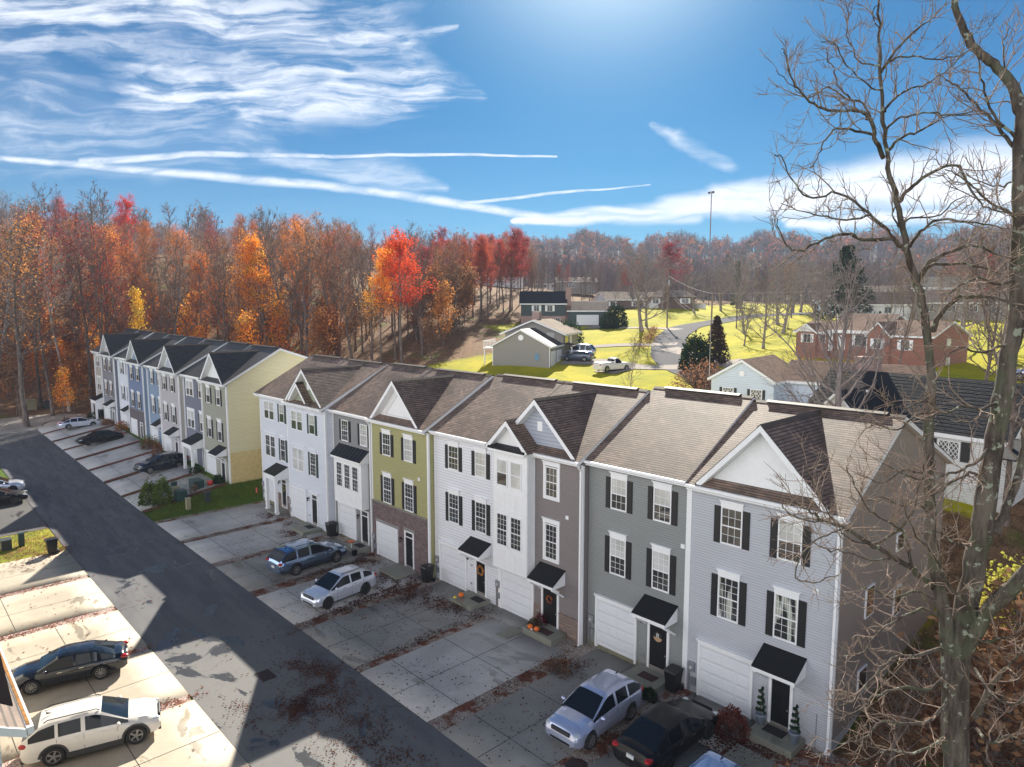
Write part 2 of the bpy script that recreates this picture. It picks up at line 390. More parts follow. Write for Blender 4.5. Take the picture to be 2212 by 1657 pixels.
# ------------------------------------------------------------------ terrain
def sst(a, b, x):
    t = np.clip((np.asarray(x, float)-a)/(b-a), 0, 1); return t*t*(3-2*t)
TP = np.array([  # x, y, z of ground points
 (30, -3, -.3), (18, -3, -.3), (8, -3, -.15), (0, -3, -.1), (-12, -3, -.1), (-24, -3, -.15), (-36, -3, -.1), (-43, -3, .3), (-47, -3, 1.15), (-58, -3, 1.4), (-70, -3, 1.6), (-82, -3, 1.9), (-95, -3, 1.7), (-110, -6, 1.5),
 (6.5, 6, 1.), (6.5, 13, 1.6), (-6, 13, 1.6), (-18, 13, 1.6), (-30, 13, 1.6), (-42, 13, 1.9), (-50, 11, 2.6), (-62, 11, 2.8), (-74, 11, 3.0), (-88, 11, 3.2),
 (14, 6, 1.2), (14, 14, 2.8), (24, 14, 3.2), (10, 20, 4.2), (22, 26, 5.2), (4, 21, 4.6), (-6, 22, 4.), (-20, 22, 4.), (-35, 25, 4.5),
 (5, 27, 5.6), (-4, 30, 6.2), (-5, 36, 7.2), (-16, 33, 6.2), (-25, 43, 7.0), (-32, 56, 8.8), (-44, 51, 8.0), (-59, 41, 7.8), (-55, 49, 8.1), (-48, 40, 7.),(-40, 36, 6.3),
 (-31, 68, 10.8), (-23, 58, 11.2), (-6, 51, 10.6), (2, 46, 8.8), (-12, 46, 9.0), (20, 45, 8.6), (-35, 60, 9.8), (-45, 66, 10.), (-63, 84, 12.0), (-62, 91, 12.5), (-85, 86, 12.6), (-92, 79, 13.), (-78, 91, 12.5),
 (-72, 56, 10), (-80, 46, 9.4), (-92, 54, 12.), (-75, 30, 6.), (-60, 25, 4.6), (-98, -12, 1.6), (-100, 5, 2.), (-105, 25, 5.), (-100, 45, 10.), (-115, 60, 15.), (-105, 90, 15.6), (-105, 114, 16.6), (-90, 122, 16.4),
 (-97, 139, 16.4), (-70, 120, 14.8), (-50, 110, 14.5), (-38, 114, 14.0), (-20, 90, 13.), (0, 75, 12.), (10, 100, 13.), (40, 80, 10.), (-60, 160, 17.), (-20, 150, 16.), (20, 150, 15.),
 (-130, 0, 5.), (-135, -40, 6.), (-150, 30, 16.), (-180, 0, 24.), (-160, 90, 24.), (-210, 60, 34.), (-200, 120, 30.), (-150, 160, 22.), (-220, -60, 24.), (-110, -50, 1.),
 (30, 20, 4.), (50, 40, 6.), (45, 10, 2.), (60, -10, 0.),
 (-100, 230, 18.), (-40, 240, 18.), (30, 230, 17.), (-160, 240, 24.), (100, 200, 15.), (100, 100, 10.), (-250, 200, 36.), (-280, 0, 36.)], float)
def _k(r): return np.where(r > 1e-9, r*1.0, 0)
_d = np.hypot(TP[:, None, 0]-TP[None, :, 0], TP[:, None, 1]-TP[None, :, 1])
_A = np.zeros((len(TP)+3,)*2); _A[:-3, :-3] = -_d + np.eye(len(TP))*.6
_Pm = np.c_[np.ones(len(TP)), TP[:, :2]]; _A[:-3, -3:] = _Pm; _A[-3:, :-3] = _Pm.T
_w = np.linalg.solve(_A, np.r_[TP[:, 2], 0, 0, 0])
def rbf(x, y):
    x = np.asarray(x, float); y = np.asarray(y, float); sh = x.shape; x = x.ravel(); y = y.ravel(); o = np.zeros(len(x))
    for i in range(0, len(x), 20000):
        a, b = x[i:i+20000], y[i:i+20000]
        d = np.hypot(a[:, None]-TP[None, :, 0], b[:, None]-TP[None, :, 1])
        o[i:i+20000] = (-d) @ _w[:-3] + _w[-3]+_w[-2]*a+_w[-1]*b
    return o.reshape(sh)
def far(x, y):
    """the valley and the long wooded ridge beyond it"""
    ang = np.degrees(np.arctan2(x-15.6, y+25.8)); r = np.hypot(x-15.6, y+25.8)
    a = np.array([-180, -95, -84, -76, -68, -60, -52, -46, -40, -33, -25, -16, -8, 10, 180.])
    hgt = np.array([30, 76, 84, 80, 74, 70, 68, 80, 78, 75, 72, 70, 66, 55, 30.])
    H = np.interp(ang, a, hgt)
    H = H + 5*np.sin(ang*.9)+3*np.sin(ang*2.3+1)
    return 16+(H-16)*sst(330, 860, r)
def hz(x, y):
    x = np.asarray(x, float); y = np.asarray(y, float)
    left = np.maximum(0, -42-x)
    front = -.2+.018*np.minimum(left, 60)
    zl = 1.1+.021*np.clip(-46-x, 0, 60)
    wl = sst(-43.2, -46., x)
    wl = np.clip((-43.2-x)/2.6, 0, 1); wl = wl*wl*(3-2*wl)
    ramp = np.clip((y+9.95)/7.2, 0, 1)
    endw = 1-sst(88, 99, -x)
    front = front+(zl-front)*wl*ramp*endw
    b = rbf(x, y)
    w = sst(-1.5, 6.0, y)
    near = front*(1-w)+b*w
    # left of the row the back terrain starts further out
    wx = sst(92, 118, -x)*sst(-60, -9, y)
    near = near*(1-wx)+b*wx
    r = np.hypot(x-15.6, y+25.8)
    wf = sst(230, 380, r)
    bumps = sst(8, 20, y)*.10*(np.sin(x*.31+1)*np.cos(y*.27)+np.sin(x*.11+y*.17))
    return near*(1-wf)+far(x, y)*wf+bumps
def hz1(x, y): return float(hz(np.array([x]), np.array([y]))[0])
def axis_lines(lo, hi, a, b, step, grow=1.16):
    L = list(np.arange(a, b+1e-6, step)); s_ = step
    while L[-1] < hi: s_ *= grow; L.append(L[-1]+s_)
    s_ = step
    while L[0] > lo: s_ *= grow; L.insert(0, L[0]-s_)
    return np.array(L)
def cover(X, Y):
    """1 = leaf litter of the woods, 0 = mown lawn"""
    c = np.zeros_like(X)
    c = np.maximum(c, sst(-88, -97, X))
    line = sst(0, 12, (-X-46)*.62+(Y-30)*.5-14)     # woods edge from the far court to the back gardens
    e = (-X-70)+(Y-40)*.30
    c = np.maximum(c, sst(-4, 8, e)*(1-sst(-2, 8, (Y-62)*1.0+(X+84)*.4)))
    c = np.maximum(c, sst(5.4, 6.4, X)*sst(-18, -13, Y)*(1-sst(24, 32, Y)))
    c = np.maximum(c, sst(12.6, 14, Y)*(1-sst(19, 24, Y))*sst(-8, -2, X))
    r = np.hypot(X-15.6, Y+25.8); c = np.maximum(c, sst(215, 260, r))
    return c
xs = axis_lines(-2600, 1500, -125, 36, 1.5); ys = axis_lines(-260, 2600, -34, 150, 1.5)
X, Y = np.meshgrid(xs, ys); Z = hz(X, Y)
Z = Z-.03
def ground_mat():
    m, g, b = base_mat('lawn_and_leaf_litter', (.1, .15, .02), .95, spec=.15)
    o = gtc(g); at = g.n('ShaderNodeAttribute'); at.attribute_name = 'cover'
    n1 = g.noise(o, .12, 5, .6); n2 = g.noise(o, 1.3, 6, .7); n3 = g.noise(o, 14, 4, .7)
    gr = g.mix(g.mr(n1, .35, .65), (.54, .45, .004, 1), (.36, .35, .006, 1))
    gr = g.mix(g.mr(n2, .45, .75, 0, .7), gr, (.46, .34, .02, 1))
    ss = g.n('ShaderNodeSeparateXYZ'); g.l(o, ss.inputs[0]); gr = g.mix(g.mr(ss.outputs[1], 14., 6.), gr, g.mix(g.mr(n2, .3, .7), (.045, .085, .012, 1), (.085, .13, .018, 1)))      # shaded turf by the houses painted darker and greener
    gr = g.mix(g.mr(n3, .3, .7, 0, .5), gr, (.08, .13, .004, 1))
    gr = g.mix(g.mr(g.noise(o, .42, 5, .7), .52, .68, 0, .55), gr, (.16, .20, .012, 1))
    gr = g.mix(g.mr(g.noise(o, 6., 4, .7), .64, .70, 0, .6), gr, (.24, .13, .06, 1))
    le = g.mix(g.mr(n3, .40, .62), (.13, .065, .028, 1), (.36, .21, .11, 1))
    le = g.mix(g.mr(n2, .42, .66, 0, .75), le, (.075, .045, .022, 1))
    le = g.mix(g.mr(g.noise(o, .3, 4, .6), .56, .70, 0, .8), le, (.10, .14, .015, 1))
    fd = g.v('LENGTH', o).outputs['Value']; le = g.mix(g.mr(fd, 230., 420.), le, g.mix(g.mr(g.noise(o, .05, 6, .7), .35, .65), (.05, .04, .038, 1), (.10, .075, .065, 1)))
    edge = g.m('ADD', at.outputs['Fac'], g.m('MULTIPLY', g.m('SUBTRACT', n2, .5), .8))
    g.l(g.mix(g.mr(edge, .35, .65), gr, le), b.inputs['Base Color'])
    bump(g, b, n3, .06, .8)
    return m
ny, nx = X.shape
idx = np.arange(nx*ny).reshape(ny, nx)
Fq = np.stack([idx[:-1, :-1], idx[:-1, 1:], idx[1:, 1:], idx[1:, :-1]], -1).reshape(-1, 4)
ter = npmesh('ground', np.stack([X, Y, Z], -1).reshape(-1, 3), Fq, ground_mat(), smooth=True)
ca = ter.data.attributes.new('cover', 'FLOAT', 'POINT'); ca.data.foreach_set('value', cover(X, Y).ravel().astype(np.float32))
structure(ter)
def sheet(name, x0, x1, y0, y1, mat, up=.01, step=2.0, z=None, kind='structure', thick=.0, notch=None):
    nx_ = max(1, int(math.ceil((x1-x0)/step))); ny_ = max(1, int(math.ceil((y1-y0)/step)))
    a = np.linspace(x0, x1, nx_+1); b = np.linspace(y0, y1, ny_+1); A, B = np.meshgrid(a, b)
    Zz = hz(A, B)+up if z is None else np.full(A.shape, z)
    i = np.arange(A.size).reshape(A.shape); F = np.stack([i[:-1, :-1], i[:-1, 1:], i[1:, 1:], i[1:, :-1]], -1).reshape(-1, 4)
    V = np.stack([A, B, Zz], -1).reshape(-1, 3)
    if thick:     # a skirt round the edge, so the slab has real thickness
        loop = np.r_[i[0, :], i[1:, -1], i[-1, -2::-1], i[-2:0:-1, 0]]; n0 = len(V)
        V = np.r_[V, V[loop]-[0, 0, thick]]; k = np.arange(len(loop)); k2 = np.roll(k, -1)
        F = np.r_[F, np.stack([loop[k2], loop[k], n0+k, n0+k2], -1)]
    o = npmesh(name, V, F, mat)
    if kind: o['kind'] = kind
    return o
# ------------------------------------------------------------------ road
def road_mat():
    m, g, b = base_mat('asphalt', (.06, .06, .065), .85)
    o = gtc(g); n = g.noise(o, 60, 3, .7); n1 = g.noise(g.scl(o, (.25, 1.2, 1)), .9, 5, .6); n2 = g.noise(g.scl(o, (.5, .8, 1)), .55, 6, .6, .9)
    c = g.mix(g.mr(n1, .35, .7), (.080, .081, .090, 1), (.118, .117, .122, 1))
    s = g.n('ShaderNodeSeparateXYZ'); g.l(o, s.inputs[0])
    # asphalt paler towards the left kerb in the near half
    near = g.m('MULTIPLY', g.mr(s.outputs[0], -26., -16.), g.mr(g.m('ADD', s.outputs[1], g.m('MULTIPLY', g.noise(o, .4, 4), 3.)), -8.2, -10.8, 0, 1.))
    c = g.mix(g.m('MULTIPLY', near, .8), c, (.150, .145, .140, 1))
    wet = g.m('MULTIPLY', g.mr(n2, .565, .62), g.mr(s.outputs[0], -50., -32., .25, 1.))
    c = g.mix(g.m('MULTIPLY', wet, .72), c, (.022, .021, .021, 1))
    # tar-sealed cracks running along the far stretch
    ck = g.noise(g.scl(o, (.10, .9, 1)), 1.4, 5, .65, .4)
    crack = g.m('MULTIPLY', g.mr(g.m('ABSOLUTE', g.m('SUBTRACT', ck, .5)), .006, .014, 1., 0.), g.mr(s.outputs[0], -30., -42.))
    c = g.mix(g.m('MULTIPLY', crack, .7), c, (.03, .024, .022, 1))
    f = g.mr(n, .2, .8, .75, 1.3, False); cc = g.n('ShaderNodeCombineXYZ'); [g.l(f, cc.inputs[i]) for i in range(3)]
    g.l(g.mix(1., c, cc.outputs[0], 'MULTIPLY'), b.inputs['Base Color']); g.l(g.mr(wet, 0, 1, .8, .22), b.inputs['Roughness'])
    bump(g, b, n, .006, .6)
    return m
M_road = road_mat()
o = sheet('road', -97, 30, -16.4, -9.95, M_road, .012, 2.); 
# turning court at the far end, paler concrete
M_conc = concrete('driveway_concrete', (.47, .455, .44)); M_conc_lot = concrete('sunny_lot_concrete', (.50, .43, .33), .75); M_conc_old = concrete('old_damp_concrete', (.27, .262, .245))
M_conc_far = concrete('court_concrete', (.42, .38, .33))
def curve_strip(name, pts, w, mat, up=.06, n=10, kind='structure'):
    """a path laid over the terrain along a smooth line through pts (x, y[, width])"""
    P_ = [Vector((p_[0], p_[1], p_[2] if len(p_) > 2 else w)) for p_ in pts]
    L = []
    for i in range(len(P_)-1):
        p0 = P_[max(i-1, 0)]; p1 = P_[i]; p2 = P_[i+1]; p3 = P_[min(i+2, len(P_)-1)]
        for k in range(n):
            t = k/n; L.append(.5*((2*p1)+(p2-p0)*t+(2*p0-5*p1+4*p2-p3)*t*t+(3*p1-p0-3*p2+p3)*t**3))
    L.append(P_[-1])
    V = []; K = 5
    for i, c in enumerate(L):
        d = (L[min(i+1, len(L)-1)]-L[max(i-1, 0)]); d = Vector((d.x, d.y)).normalized(); nrm = Vector((-d.y, d.x))
        for k in range(K):
            a = (k/(K-1)-.5)*c.z; V.append((c.x+nrm.x*a, c.y+nrm.y*a))
    V = np.array(V); Zs = hz(V[:, 0], V[:, 1])+up
    i = np.arange(len(V)).reshape(-1, K); F = np.stack([i[:-1, :-1], i[1:, :-1], i[1:, 1:], i[:-1, 1:]], -1).reshape(-1, 4)
    o = npmesh(name, np.c_[V, Zs], F, mat)
    if kind: o['kind'] = kind
    return o
M_street = plain('street_asphalt', (.11, .11, .12), .98, var=.2); M_street.node_tree.nodes['Principled BSDF'].inputs['Specular IOR Level'].default_value = .1; M_path = plain('pale_path_concrete', (.30, .26, .23), .98, var=.15)
curve_strip('far_court', [(-93, -30), (-96, -18), (-98, -8), (-92, -3.5, 5.)], 11, M_conc_far, .03)
curve_strip('upper_street', [(-20, 44, 5), (-38, 57, 5), (-47, 68, 5.5), (-56, 84, 6), (-60, 100, 6.5), (-52, 128, 8), (-20, 150, 8)], 6, M_street, .05)
curve_strip('lane', [(-47, 68, 3), (-36, 60.5, 2.6), (-24, 52.5, 2.6), (-12, 46, 2.8), (-2, 41.5, 3.4), (8, 39, 4.2), (24, 40, 5)], 2.4, M_path, .06)
curve_strip('garage_driveway', [(-55.2, 52.0, 5), (-49, 54.5, 3.6), (-42, 54, 3), (-33, 56.5, 3), (-29, 57, 3)], 3, M_path, .055)
curve_strip('parking_apron', [(-44.5, 48.5, 4), (-44, 54, 4)], 3.4, M_path, .065)
curve_strip('garden_driveway', [(-61, 63, 2.5), (-56, 68, 2.5), (-48, 72, 2.5)], 2.2, M_path, .055)
curve_strip('upper_driveway', [(-80, 87.5, 5), (-74, 88.5, 4), (-66, 90, 2.5), (-58, 88, 2.5)], 2.5, M_path, .055)
# ------------------------------------------------------------------ near driveways with joints and leaf-filled strips
M_joint = plain('joint_dark', (.035, .033, .03), .9)  # dark colour of the joint strips
def strip_mat(name, stone, leaf, amt):
    m, g, b = base_mat(name, stone, .95, spec=.2); o = gtc(g)
    v = g.n('ShaderNodeTexVoronoi'); v.inputs['Scale'].default_value = 26; g.l(o, v.inputs[0])
    s = g.n('ShaderNodeSeparateColor'); g.l(v.outputs['Color'], s.inputs[0])
    c = g.mix(s.outputs[0], tuple(k*.5 for k in stone), tuple(min(k*1.5, 1) for k in stone))
    v2 = g.n('ShaderNodeTexVoronoi'); v2.inputs['Scale'].default_value = 17; g.l(o, v2.inputs[0]); s2 = g.n('ShaderNodeSeparateColor'); g.l(v2.outputs['Color'], s2.inputs[0])
    lf = g.mix(s2.outputs[1], tuple(k*.45 for k in leaf), tuple(k*1.4 for k in leaf))
    c = g.mix(g.mr(g.m('ADD', g.noise(o, 1.1, 5, .6), amt-.5), .44, .56), c, lf)
    c = g.mix(g.mr(v.outputs['Distance'], .5, .9, 0, .6), c, (.02, .016, .012, 1))
    g.l(c, b.inputs['Base Color']); bump(g, b, v2.outputs['Distance'], .03, .9)
    return m
M_strip = strip_mat('gravel_with_leaves', (.34, .29, .25), (.20, .075, .045), .45)
M_strip_leaf = strip_mat('leaf_filled_gravel', (.22, .18, .15), (.15, .050, .035), .85)
M_verge = strip_mat('leafy_verge_ground', (.26, .26, .03), (.36, .17, .10), .42)
M_strip_pink = strip_mat('pinkish_gravel', (.46, .34, .30), (.30, .14, .10), .4)
def driveway(name, x0, x1, y0, y1, mat, joints=(), cross=True, up=.03):
    d = sheet(name, x0, x1, y0, y1, mat, up, 1.8, thick=.08)
    for j in joints: sheet('expansion_joint', j-.014, j+.014, y0+.05, y1-.02, M_joint, up+.006, 1.8, kind=None).parent = d
    if cross:
        ys_ = [y0+(1.75 if y0 < -5 else 1.0), y0+(1.75+3.2)] if y1 > y0 else []
        for yy in ys_:
            if yy < y1-.4: sheet('expansion_joint', x0+.03, x1-.03, yy-.014, yy+.014, M_joint, up+.006, 1.8, kind=None).parent = d
sheet('yard_strip', -42.9, 10.5, -9.94, .2, M_strip, .006, 1.5)
for x0, x1, ye, mt in [(-42.1, -36.75, -1.4, M_conc), (-35.9, -30.55, -1.35, M_conc), (-29.65, -24.25, -1.3, M_conc_old), (-23.25, -18.35, -.95, M_conc), (-17.5, -12.15, -.45, M_conc_old), (-11.55, -6.3, -1.5, M_conc), (-5.35, -.85, -.05, M_conc_old), (.15, 5.9, -2.9, M_conc_old)]:
    driveway('driveway', x0, x1, -9.95, ye-1.0 if mt is M_conc and False else ye, mt, ((x0+x1)/2,))
# aprons up to the garages
for x0, x1, y0, y1 in [(-36.6, -33.6, -1.35, -1.3), (-12.1, -9.4, -1.5, -.36), (.15, 3.1, -2.9, -.02), (-42, -39.6, -1.4, -.98)]:
    sheet('garage_apron', x0, x1, y0, y1, M_conc_old, .03, 1.8, thick=.08)
# left group's driveways climb from the road to the doors
for k, (x0, x1) in enumerate([(-51.6, -46.4), (-57.6, -52.4), (-63.8, -58.6), (-69.8, -64.6), (-76., -70.8), (-82., -76.8), (-88.2, -83.), (-93.6, -89.)]):
    driveway('driveway', x0, x1, -9.93, -3.2 if k % 2 else -3.3, M_conc, ((x0+x1)/2,) if k < 4 else ())
    sheet('leaf_strip', x1+.02, x1+.78, -9.9, -3.0, M_strip_leaf, .035, 1.5)
# sunny lot across the road
LOT = [(-40.2, -33.95), (-33.4, -27.55), (-26.9, -21.35), (-20.75, -15.25), (-14.65, -8.7)]
for x0, x1 in LOT: driveway('driveway', x0, x1, -24.4 if x0 > -30 else -26, -16.42, M_conc_lot, ((x0+x1)/2+.1,))
for x0, x1 in [(-33.95, -33.4), (-27.55, -26.9), (-21.35, -20.75), (-15.25, -14.65)]: sheet('leaf_strip', x0+.02, x1-.02, -26, -16.5, M_strip_pink, .02, 2)
sheet('gravel_bed', -8.65, -4, -24, -16.45, M_strip_pink, .02, 2)
sheet('leafy_verge', -46.45, -40.25, -30, -16.45, M_verge, .012, 1.5)
sheet('damp_tarmac_lot', -60, -46.5, -24, -16.45, concrete('dark_lot', (.10, .095, .09)), .03, 2)
# ------------------------------------------------------------------ townhouses
C_lav = siding('siding_lavender_grey', (.50, .51, .55)); C_grey = siding('siding_mid_grey', (.27, .28, .275)); C_taupe = siding('siding_taupe', (.235, .205, .20))
C_whiteb = siding('siding_white', (.76, .77, .80), .17); C_olive = siding('siding_sage_green', (.38, .36, .165)); C_grey2 = siding('siding_grey', (.26, .26, .265))
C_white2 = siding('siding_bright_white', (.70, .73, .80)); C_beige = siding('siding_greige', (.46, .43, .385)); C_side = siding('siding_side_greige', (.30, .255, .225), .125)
C_green2 = siding('siding_pale_green', (.33, .33, .27)); C_slate = siding('siding_slate', (.17, .18, .235)); C_linen = siding('siding_linen', (.48, .45, .47)); C_blue = siding('siding_blue', (.15, .20, .33))
C_blue2 = siding('siding_sky_blue', (.21, .29, .41)); C_yellow = siding('siding_straw_yellow', (.74, .665, .42), .125); C_charc = siding('siding_charcoal', (.21, .21, .235)); C_shake = siding('siding_shake_grey', (.42, .45, .52), .20)
C_shakeg = siding('siding_shake_sage', (.33, .36, .26), .22)
M_stone = masonry('ledgestone', ((.36, .25, .19), (.24, .155, .125), (.13, .095, .085)), (.20, .17, .14), .30, .095)
M_brick = masonry('brown_brick', ((.23, .155, .15), (.155, .10, .10), (.085, .058, .06)), (.16, .13, .125), .27, .085)
M_brickg = masonry('grey_stone', ((.16, .14, .145), (.12, .10, .11), (.07, .06, .07)), (.10, .09, .09), .27, .085)
M_lintel = plain('lintel_grey', (.24, .23, .22), .8)
M_found = plain('foundation_tan', (.62, .48, .22), .9, var=.15)
M_found_g = plain('foundation_mossy', (.20, .19, .12), .9, var=.3)
M_lamp = plain('lantern_black', (.015, .015, .015), .4); M_lampg = plain('lantern_glass', (.55, .5, .42), .2)
M_kick = plain('kickplate', (.42, .38, .34), .35, .6, var=.1)
def garage_mat():
    m, g, b = base_mat('garage_door_panels', (.80, .80, .80), .45); o = gtc(g); s = g.n('ShaderNodeSeparateXYZ'); g.l(o, s.inputs[0])
    fz = g.m('FRACT', g.m('MULTIPLY', s.outputs[2], 1/.53)); fx = g.m('FRACT', g.m('MULTIPLY', s.outputs[0], 1/.62))
    e = g.m('MINIMUM', g.m('MULTIPLY', g.mr(g.m('ABSOLUTE', g.m('SUBTRACT', fz, .5)), .36, .42, 1, 0), g.mr(g.m('ABSOLUTE', g.m('SUBTRACT', fx, .5)), .40, .44, 1, 0)), 1.)
    bump(g, b, g.m('ADD', e, g.mr(fz, 0, .03, 0, 1.)), .02, .6); b.inputs['Base Color'].default_value = (.74, .75, .77, 1); return m
M_garage = garage_mat()
def roof_plane(mb, x0, x1, y0, z0, y1, z1, course=.15, lip=.003):
    """shingle courses as real overlapping strips, running from eave (y0, z0) up to ridge (y1, z1)"""
    L = math.hypot(y1-y0, z1-z0); n = max(1, int(round(L/course))); sy = (y1-y0)/n; sz = (z1-z0)/n
    ny_, nz_ = -(z1-z0)/L*(1 if y1 > y0 else -1), abs(y1-y0)/L
    for k in range(n):
        ya, za, yb, zb = y0+sy*k, z0+sz*k, y0+sy*(k+1), z0+sz*(k+1)
        a = (ya+ny_*lip, za+nz_*lip); c = (yb, zb); u0, u1 = k*course, (k+.98)*course
        mb.quad((x0, a[0], a[1]), (x1, a[0], a[1]), (x1, c[0], c[1]), (x0, c[0], c[1]), uv=[(x0, u0), (x1, u0), (x1, u1), (x0, u1)])
        if k: mb.quad((x0, ya, za), (x1, ya, za), (x1, a[0], a[1]), (x0, a[0], a[1]), uv=[(x0, u0), (x1, u0), (x1, u0), (x0, u0)])
def window(par, x0, x1, y, z0, z1, kind='dark', shut=None, hdr=True, grid=(3, 2), grids=(True, True), name='window', frame_w=.06, sw=.31):
    """double-hung window on a wall facing -y: frame > pane, grille, header, sill"""
    w = .05+frame_w*0
    f = MB(); t = .055
    f.box(x0, x0+t, y-.05, y+.01, z0, z1).box(x1-t, x1, y-.05, y+.01, z0, z1)
    f.box(x0+t, x1-t, y-.05, y+.01, z1-t, z1).box(x0+t, x1-t, y-.05, y+.01, z0, z0+t*1.4)
    zm = (z0+z1)/2; f.box(x0+t, x1-t, y-.04, y+.008, zm-.025, zm+.025)
    fo = f.build(name, M_trim, par)
    p1 = MB().quad((x0+t*.5, y-.012, zm), (x1-t*.5, y-.012, zm), (x1-t*.5, y-.012, z1-t*.5), (x0+t*.5, y-.012, z1-t*.5))
    p2 = MB().quad((x0+t*.5, y-.022, z0+t*.5), (x1-t*.5, y-.022, z0+t*.5), (x1-t*.5, y-.022, zm), (x0+t*.5, y-.022, zm))
    km = {'dark': (GD, GD), 'blind': (GB, GD), 'curtain': (GC, GC), 'blinds': (GB, GB)}[kind]
    p1.build('upper_pane', km[0], fo); p2.build('lower_pane', km[1], fo)
    gr = MB(); bw = .009
    for (a, b_, yy, on) in ((zm+.025, z1-t, y-.018, grids[0]), (z0+t*1.4, zm-.025, y-.028, grids[1])):
        if not on: continue
        for k in range(1, grid[0]): xx = x0+t+(x1-x0-2*t)*k/grid[0]; gr.box(xx-bw, xx+bw, yy-.004, yy, a, b_)
        for k in range(1, grid[1]): zz = a+(b_-a)*k/grid[1]; gr.box(x0+t, x1-t, yy-.0055, yy-.0015, zz-bw, zz+bw)
    if gr.f: gr.build('grille', M_trim, fo)
    if hdr:
        h = MB(); hh = .20
        h.box(x0-.015, x1+.015, y-.06, y+.01, z1+.003, z1+hh)
        h.prism([(x0-.02, z1+hh), (x1+.02, z1+hh), (x1+.075, z1+hh+.07), (x0-.075, z1+hh+.07)], 'y', y-.10, y+.01)
        h.box(x0-.09, x1+.09, y-.12, y+.01, z1+hh+.072, z1+hh+.095)
        h.build('window_header', M_trim, fo)
    if shut is not None:
        for sx in ((x0-sw-.01, x0-.012), (x1+.012, x1+sw+.01)):
            s_ = MB(); s_.box(sx[0], sx[1], y-.035, y+.005, z0, z1-.02)
            for a, b_ in ((z0+.08, zm-.06), (zm+.04, z1-.1)): s_.box(sx[0]+.05, sx[1]-.05, y-.045, y-.034, a, b_)
            s_.build('shutter', shut, par)
    return fo
def garage(par, x0, x1, y, z0, z1, crown=True, trim=M_trim, tw=.10):
    d = MB().box(x0+tw, x1-tw, y-.012, y+.02, z0+.01, z1-tw); do = d.build('garage_door', M_garage, par)
    t = MB().box(x0, x0+tw, y-.09, y+.01, z0, z1).box(x1-tw, x1, y-.09, y+.01, z0, z1).box(x0+tw, x1-tw, y-.09, y+.01, z1-tw, z1)
    t.box(x0+tw, x0+tw+.05, y-.03, y+.01, z0, z1-tw).box(x1-tw-.05, x1-tw, y-.03, y+.01, z0, z1-tw)
    if crown:
        t.prism([(x0-.01, z1), (x1+.01, z1), (x1+.07, z1+.09), (x0-.07, z1+.09)], 'y', y-.12, y+.01)
        t.box(x0-.09, x1+.09, y-.15, y+.01, z1+.092, z1+.115)
    t.build('garage_trim', trim, par)
    return do
def door(par, x0, x1, y, z0, z1, transom=True, kind='black', wreath=None):
    t = .12; tr = MB().box(x0, x0+t, y-.07, y+.01, z0, z1).box(x1-t, x1, y-.07, y+.01, z0, z1).box(x0+t, x1-t, y-.07, y+.01, z1-t*.6, z1)
    tr.box(x0+t, x1-t, y-.10, y+.01, z0, z0+.05)
    zt = z1-.42 if transom else z1-t*.6
    if transom: tr.box(x0+t, x1-t, y-.06, y+.01, zt, zt+.05)
    tr.build('door_frame', M_trim, par)
    d = MB().box(x0+t, x1-t, y-.025, y+.01, z0+.05, zt)
    xm = (x0+x1)/2
    for a, b_ in ((.18, .62), (.70, 1.12), (1.2, 1.52)):
        for sx in (-1, 1):
            cx = xm+sx*(x1-x0-2*t)*.24; hw = (x1-x0-2*t)*.16
            if z0+b_ < zt-.05: d.box(cx-hw, cx+hw, y-.033, y-.024, z0+a, z0+b_)
    do = d.build('front_door', M_door, par, bevel=.006)
    MB().box(x0+t+.02, x1-t-.02, y-.036, y-.02, z0+.06, z0+.24).build('kickplate', M_kick, do)
    MB().blob((x1-t-.08, y-.06, z0+.95), .03, .04, .03, 8, 6).build('handle', M_metal, do, smooth=True)
    if transom: MB().quad((x0+t, y-.02, zt+.05), (x1-t, y-.02, zt+.05), (x1-t, y-.02, z1-t*.6), (x0+t, y-.02, z1-t*.6)).build('transom_pane', GD, par)
    return do
def canopy(par, x0, x1, y, zf, zw, depth, mat=None, seam=False, brackets=True):
    """shed canopy over a door: roof, fascia, side cheeks, diagonal brackets"""
    mat = mat or M_asph_roof; yf = y-depth
    rb = MB(); t = .05
    rb.prism([(yf-.04, zf), (y+.01, zw), (y+.01, zw+t), (yf-.04, zf+t)], 'x', x0-.05, x1+.05)
    if seam:
        n = int((x1-x0)/.4)
        for k in range(n+1):
            xx = x0-.03+(x1-x0+.06)*k/n; rb.prism([(yf-.04, zf+t), (y, zw+t), (y, zw+t+.03), (yf-.04, zf+t+.03)], 'x', xx-.012, xx+.012)
    ro = rb.build('canopy_roof', mat, par)
    f = MB().box(x0-.03, x1+.03, yf-.03, yf, zf-.15, zf-.002)
    for a, b_ in ((x0-.02, x0+.01), (x1-.01, x1+.02)): f.prism([(yf, zf-.15), (y+.01, zf-.15), (y+.01, zw-.002), (yf, zf-.002)], 'x', a, b_)
    f.box(x0+.01, x1-.01, yf, y, zf-.13, zf-.11)
    f.build('canopy_fascia', M_trim, ro)
    if brackets:
        b = MB()
        for xx in (x0+.06, x1-.06): b.beam((xx, yf+.06, zf-.15), (xx, y, zf-.75), .09, .09)
        b.build('bracket', M_trim, ro)
    return ro
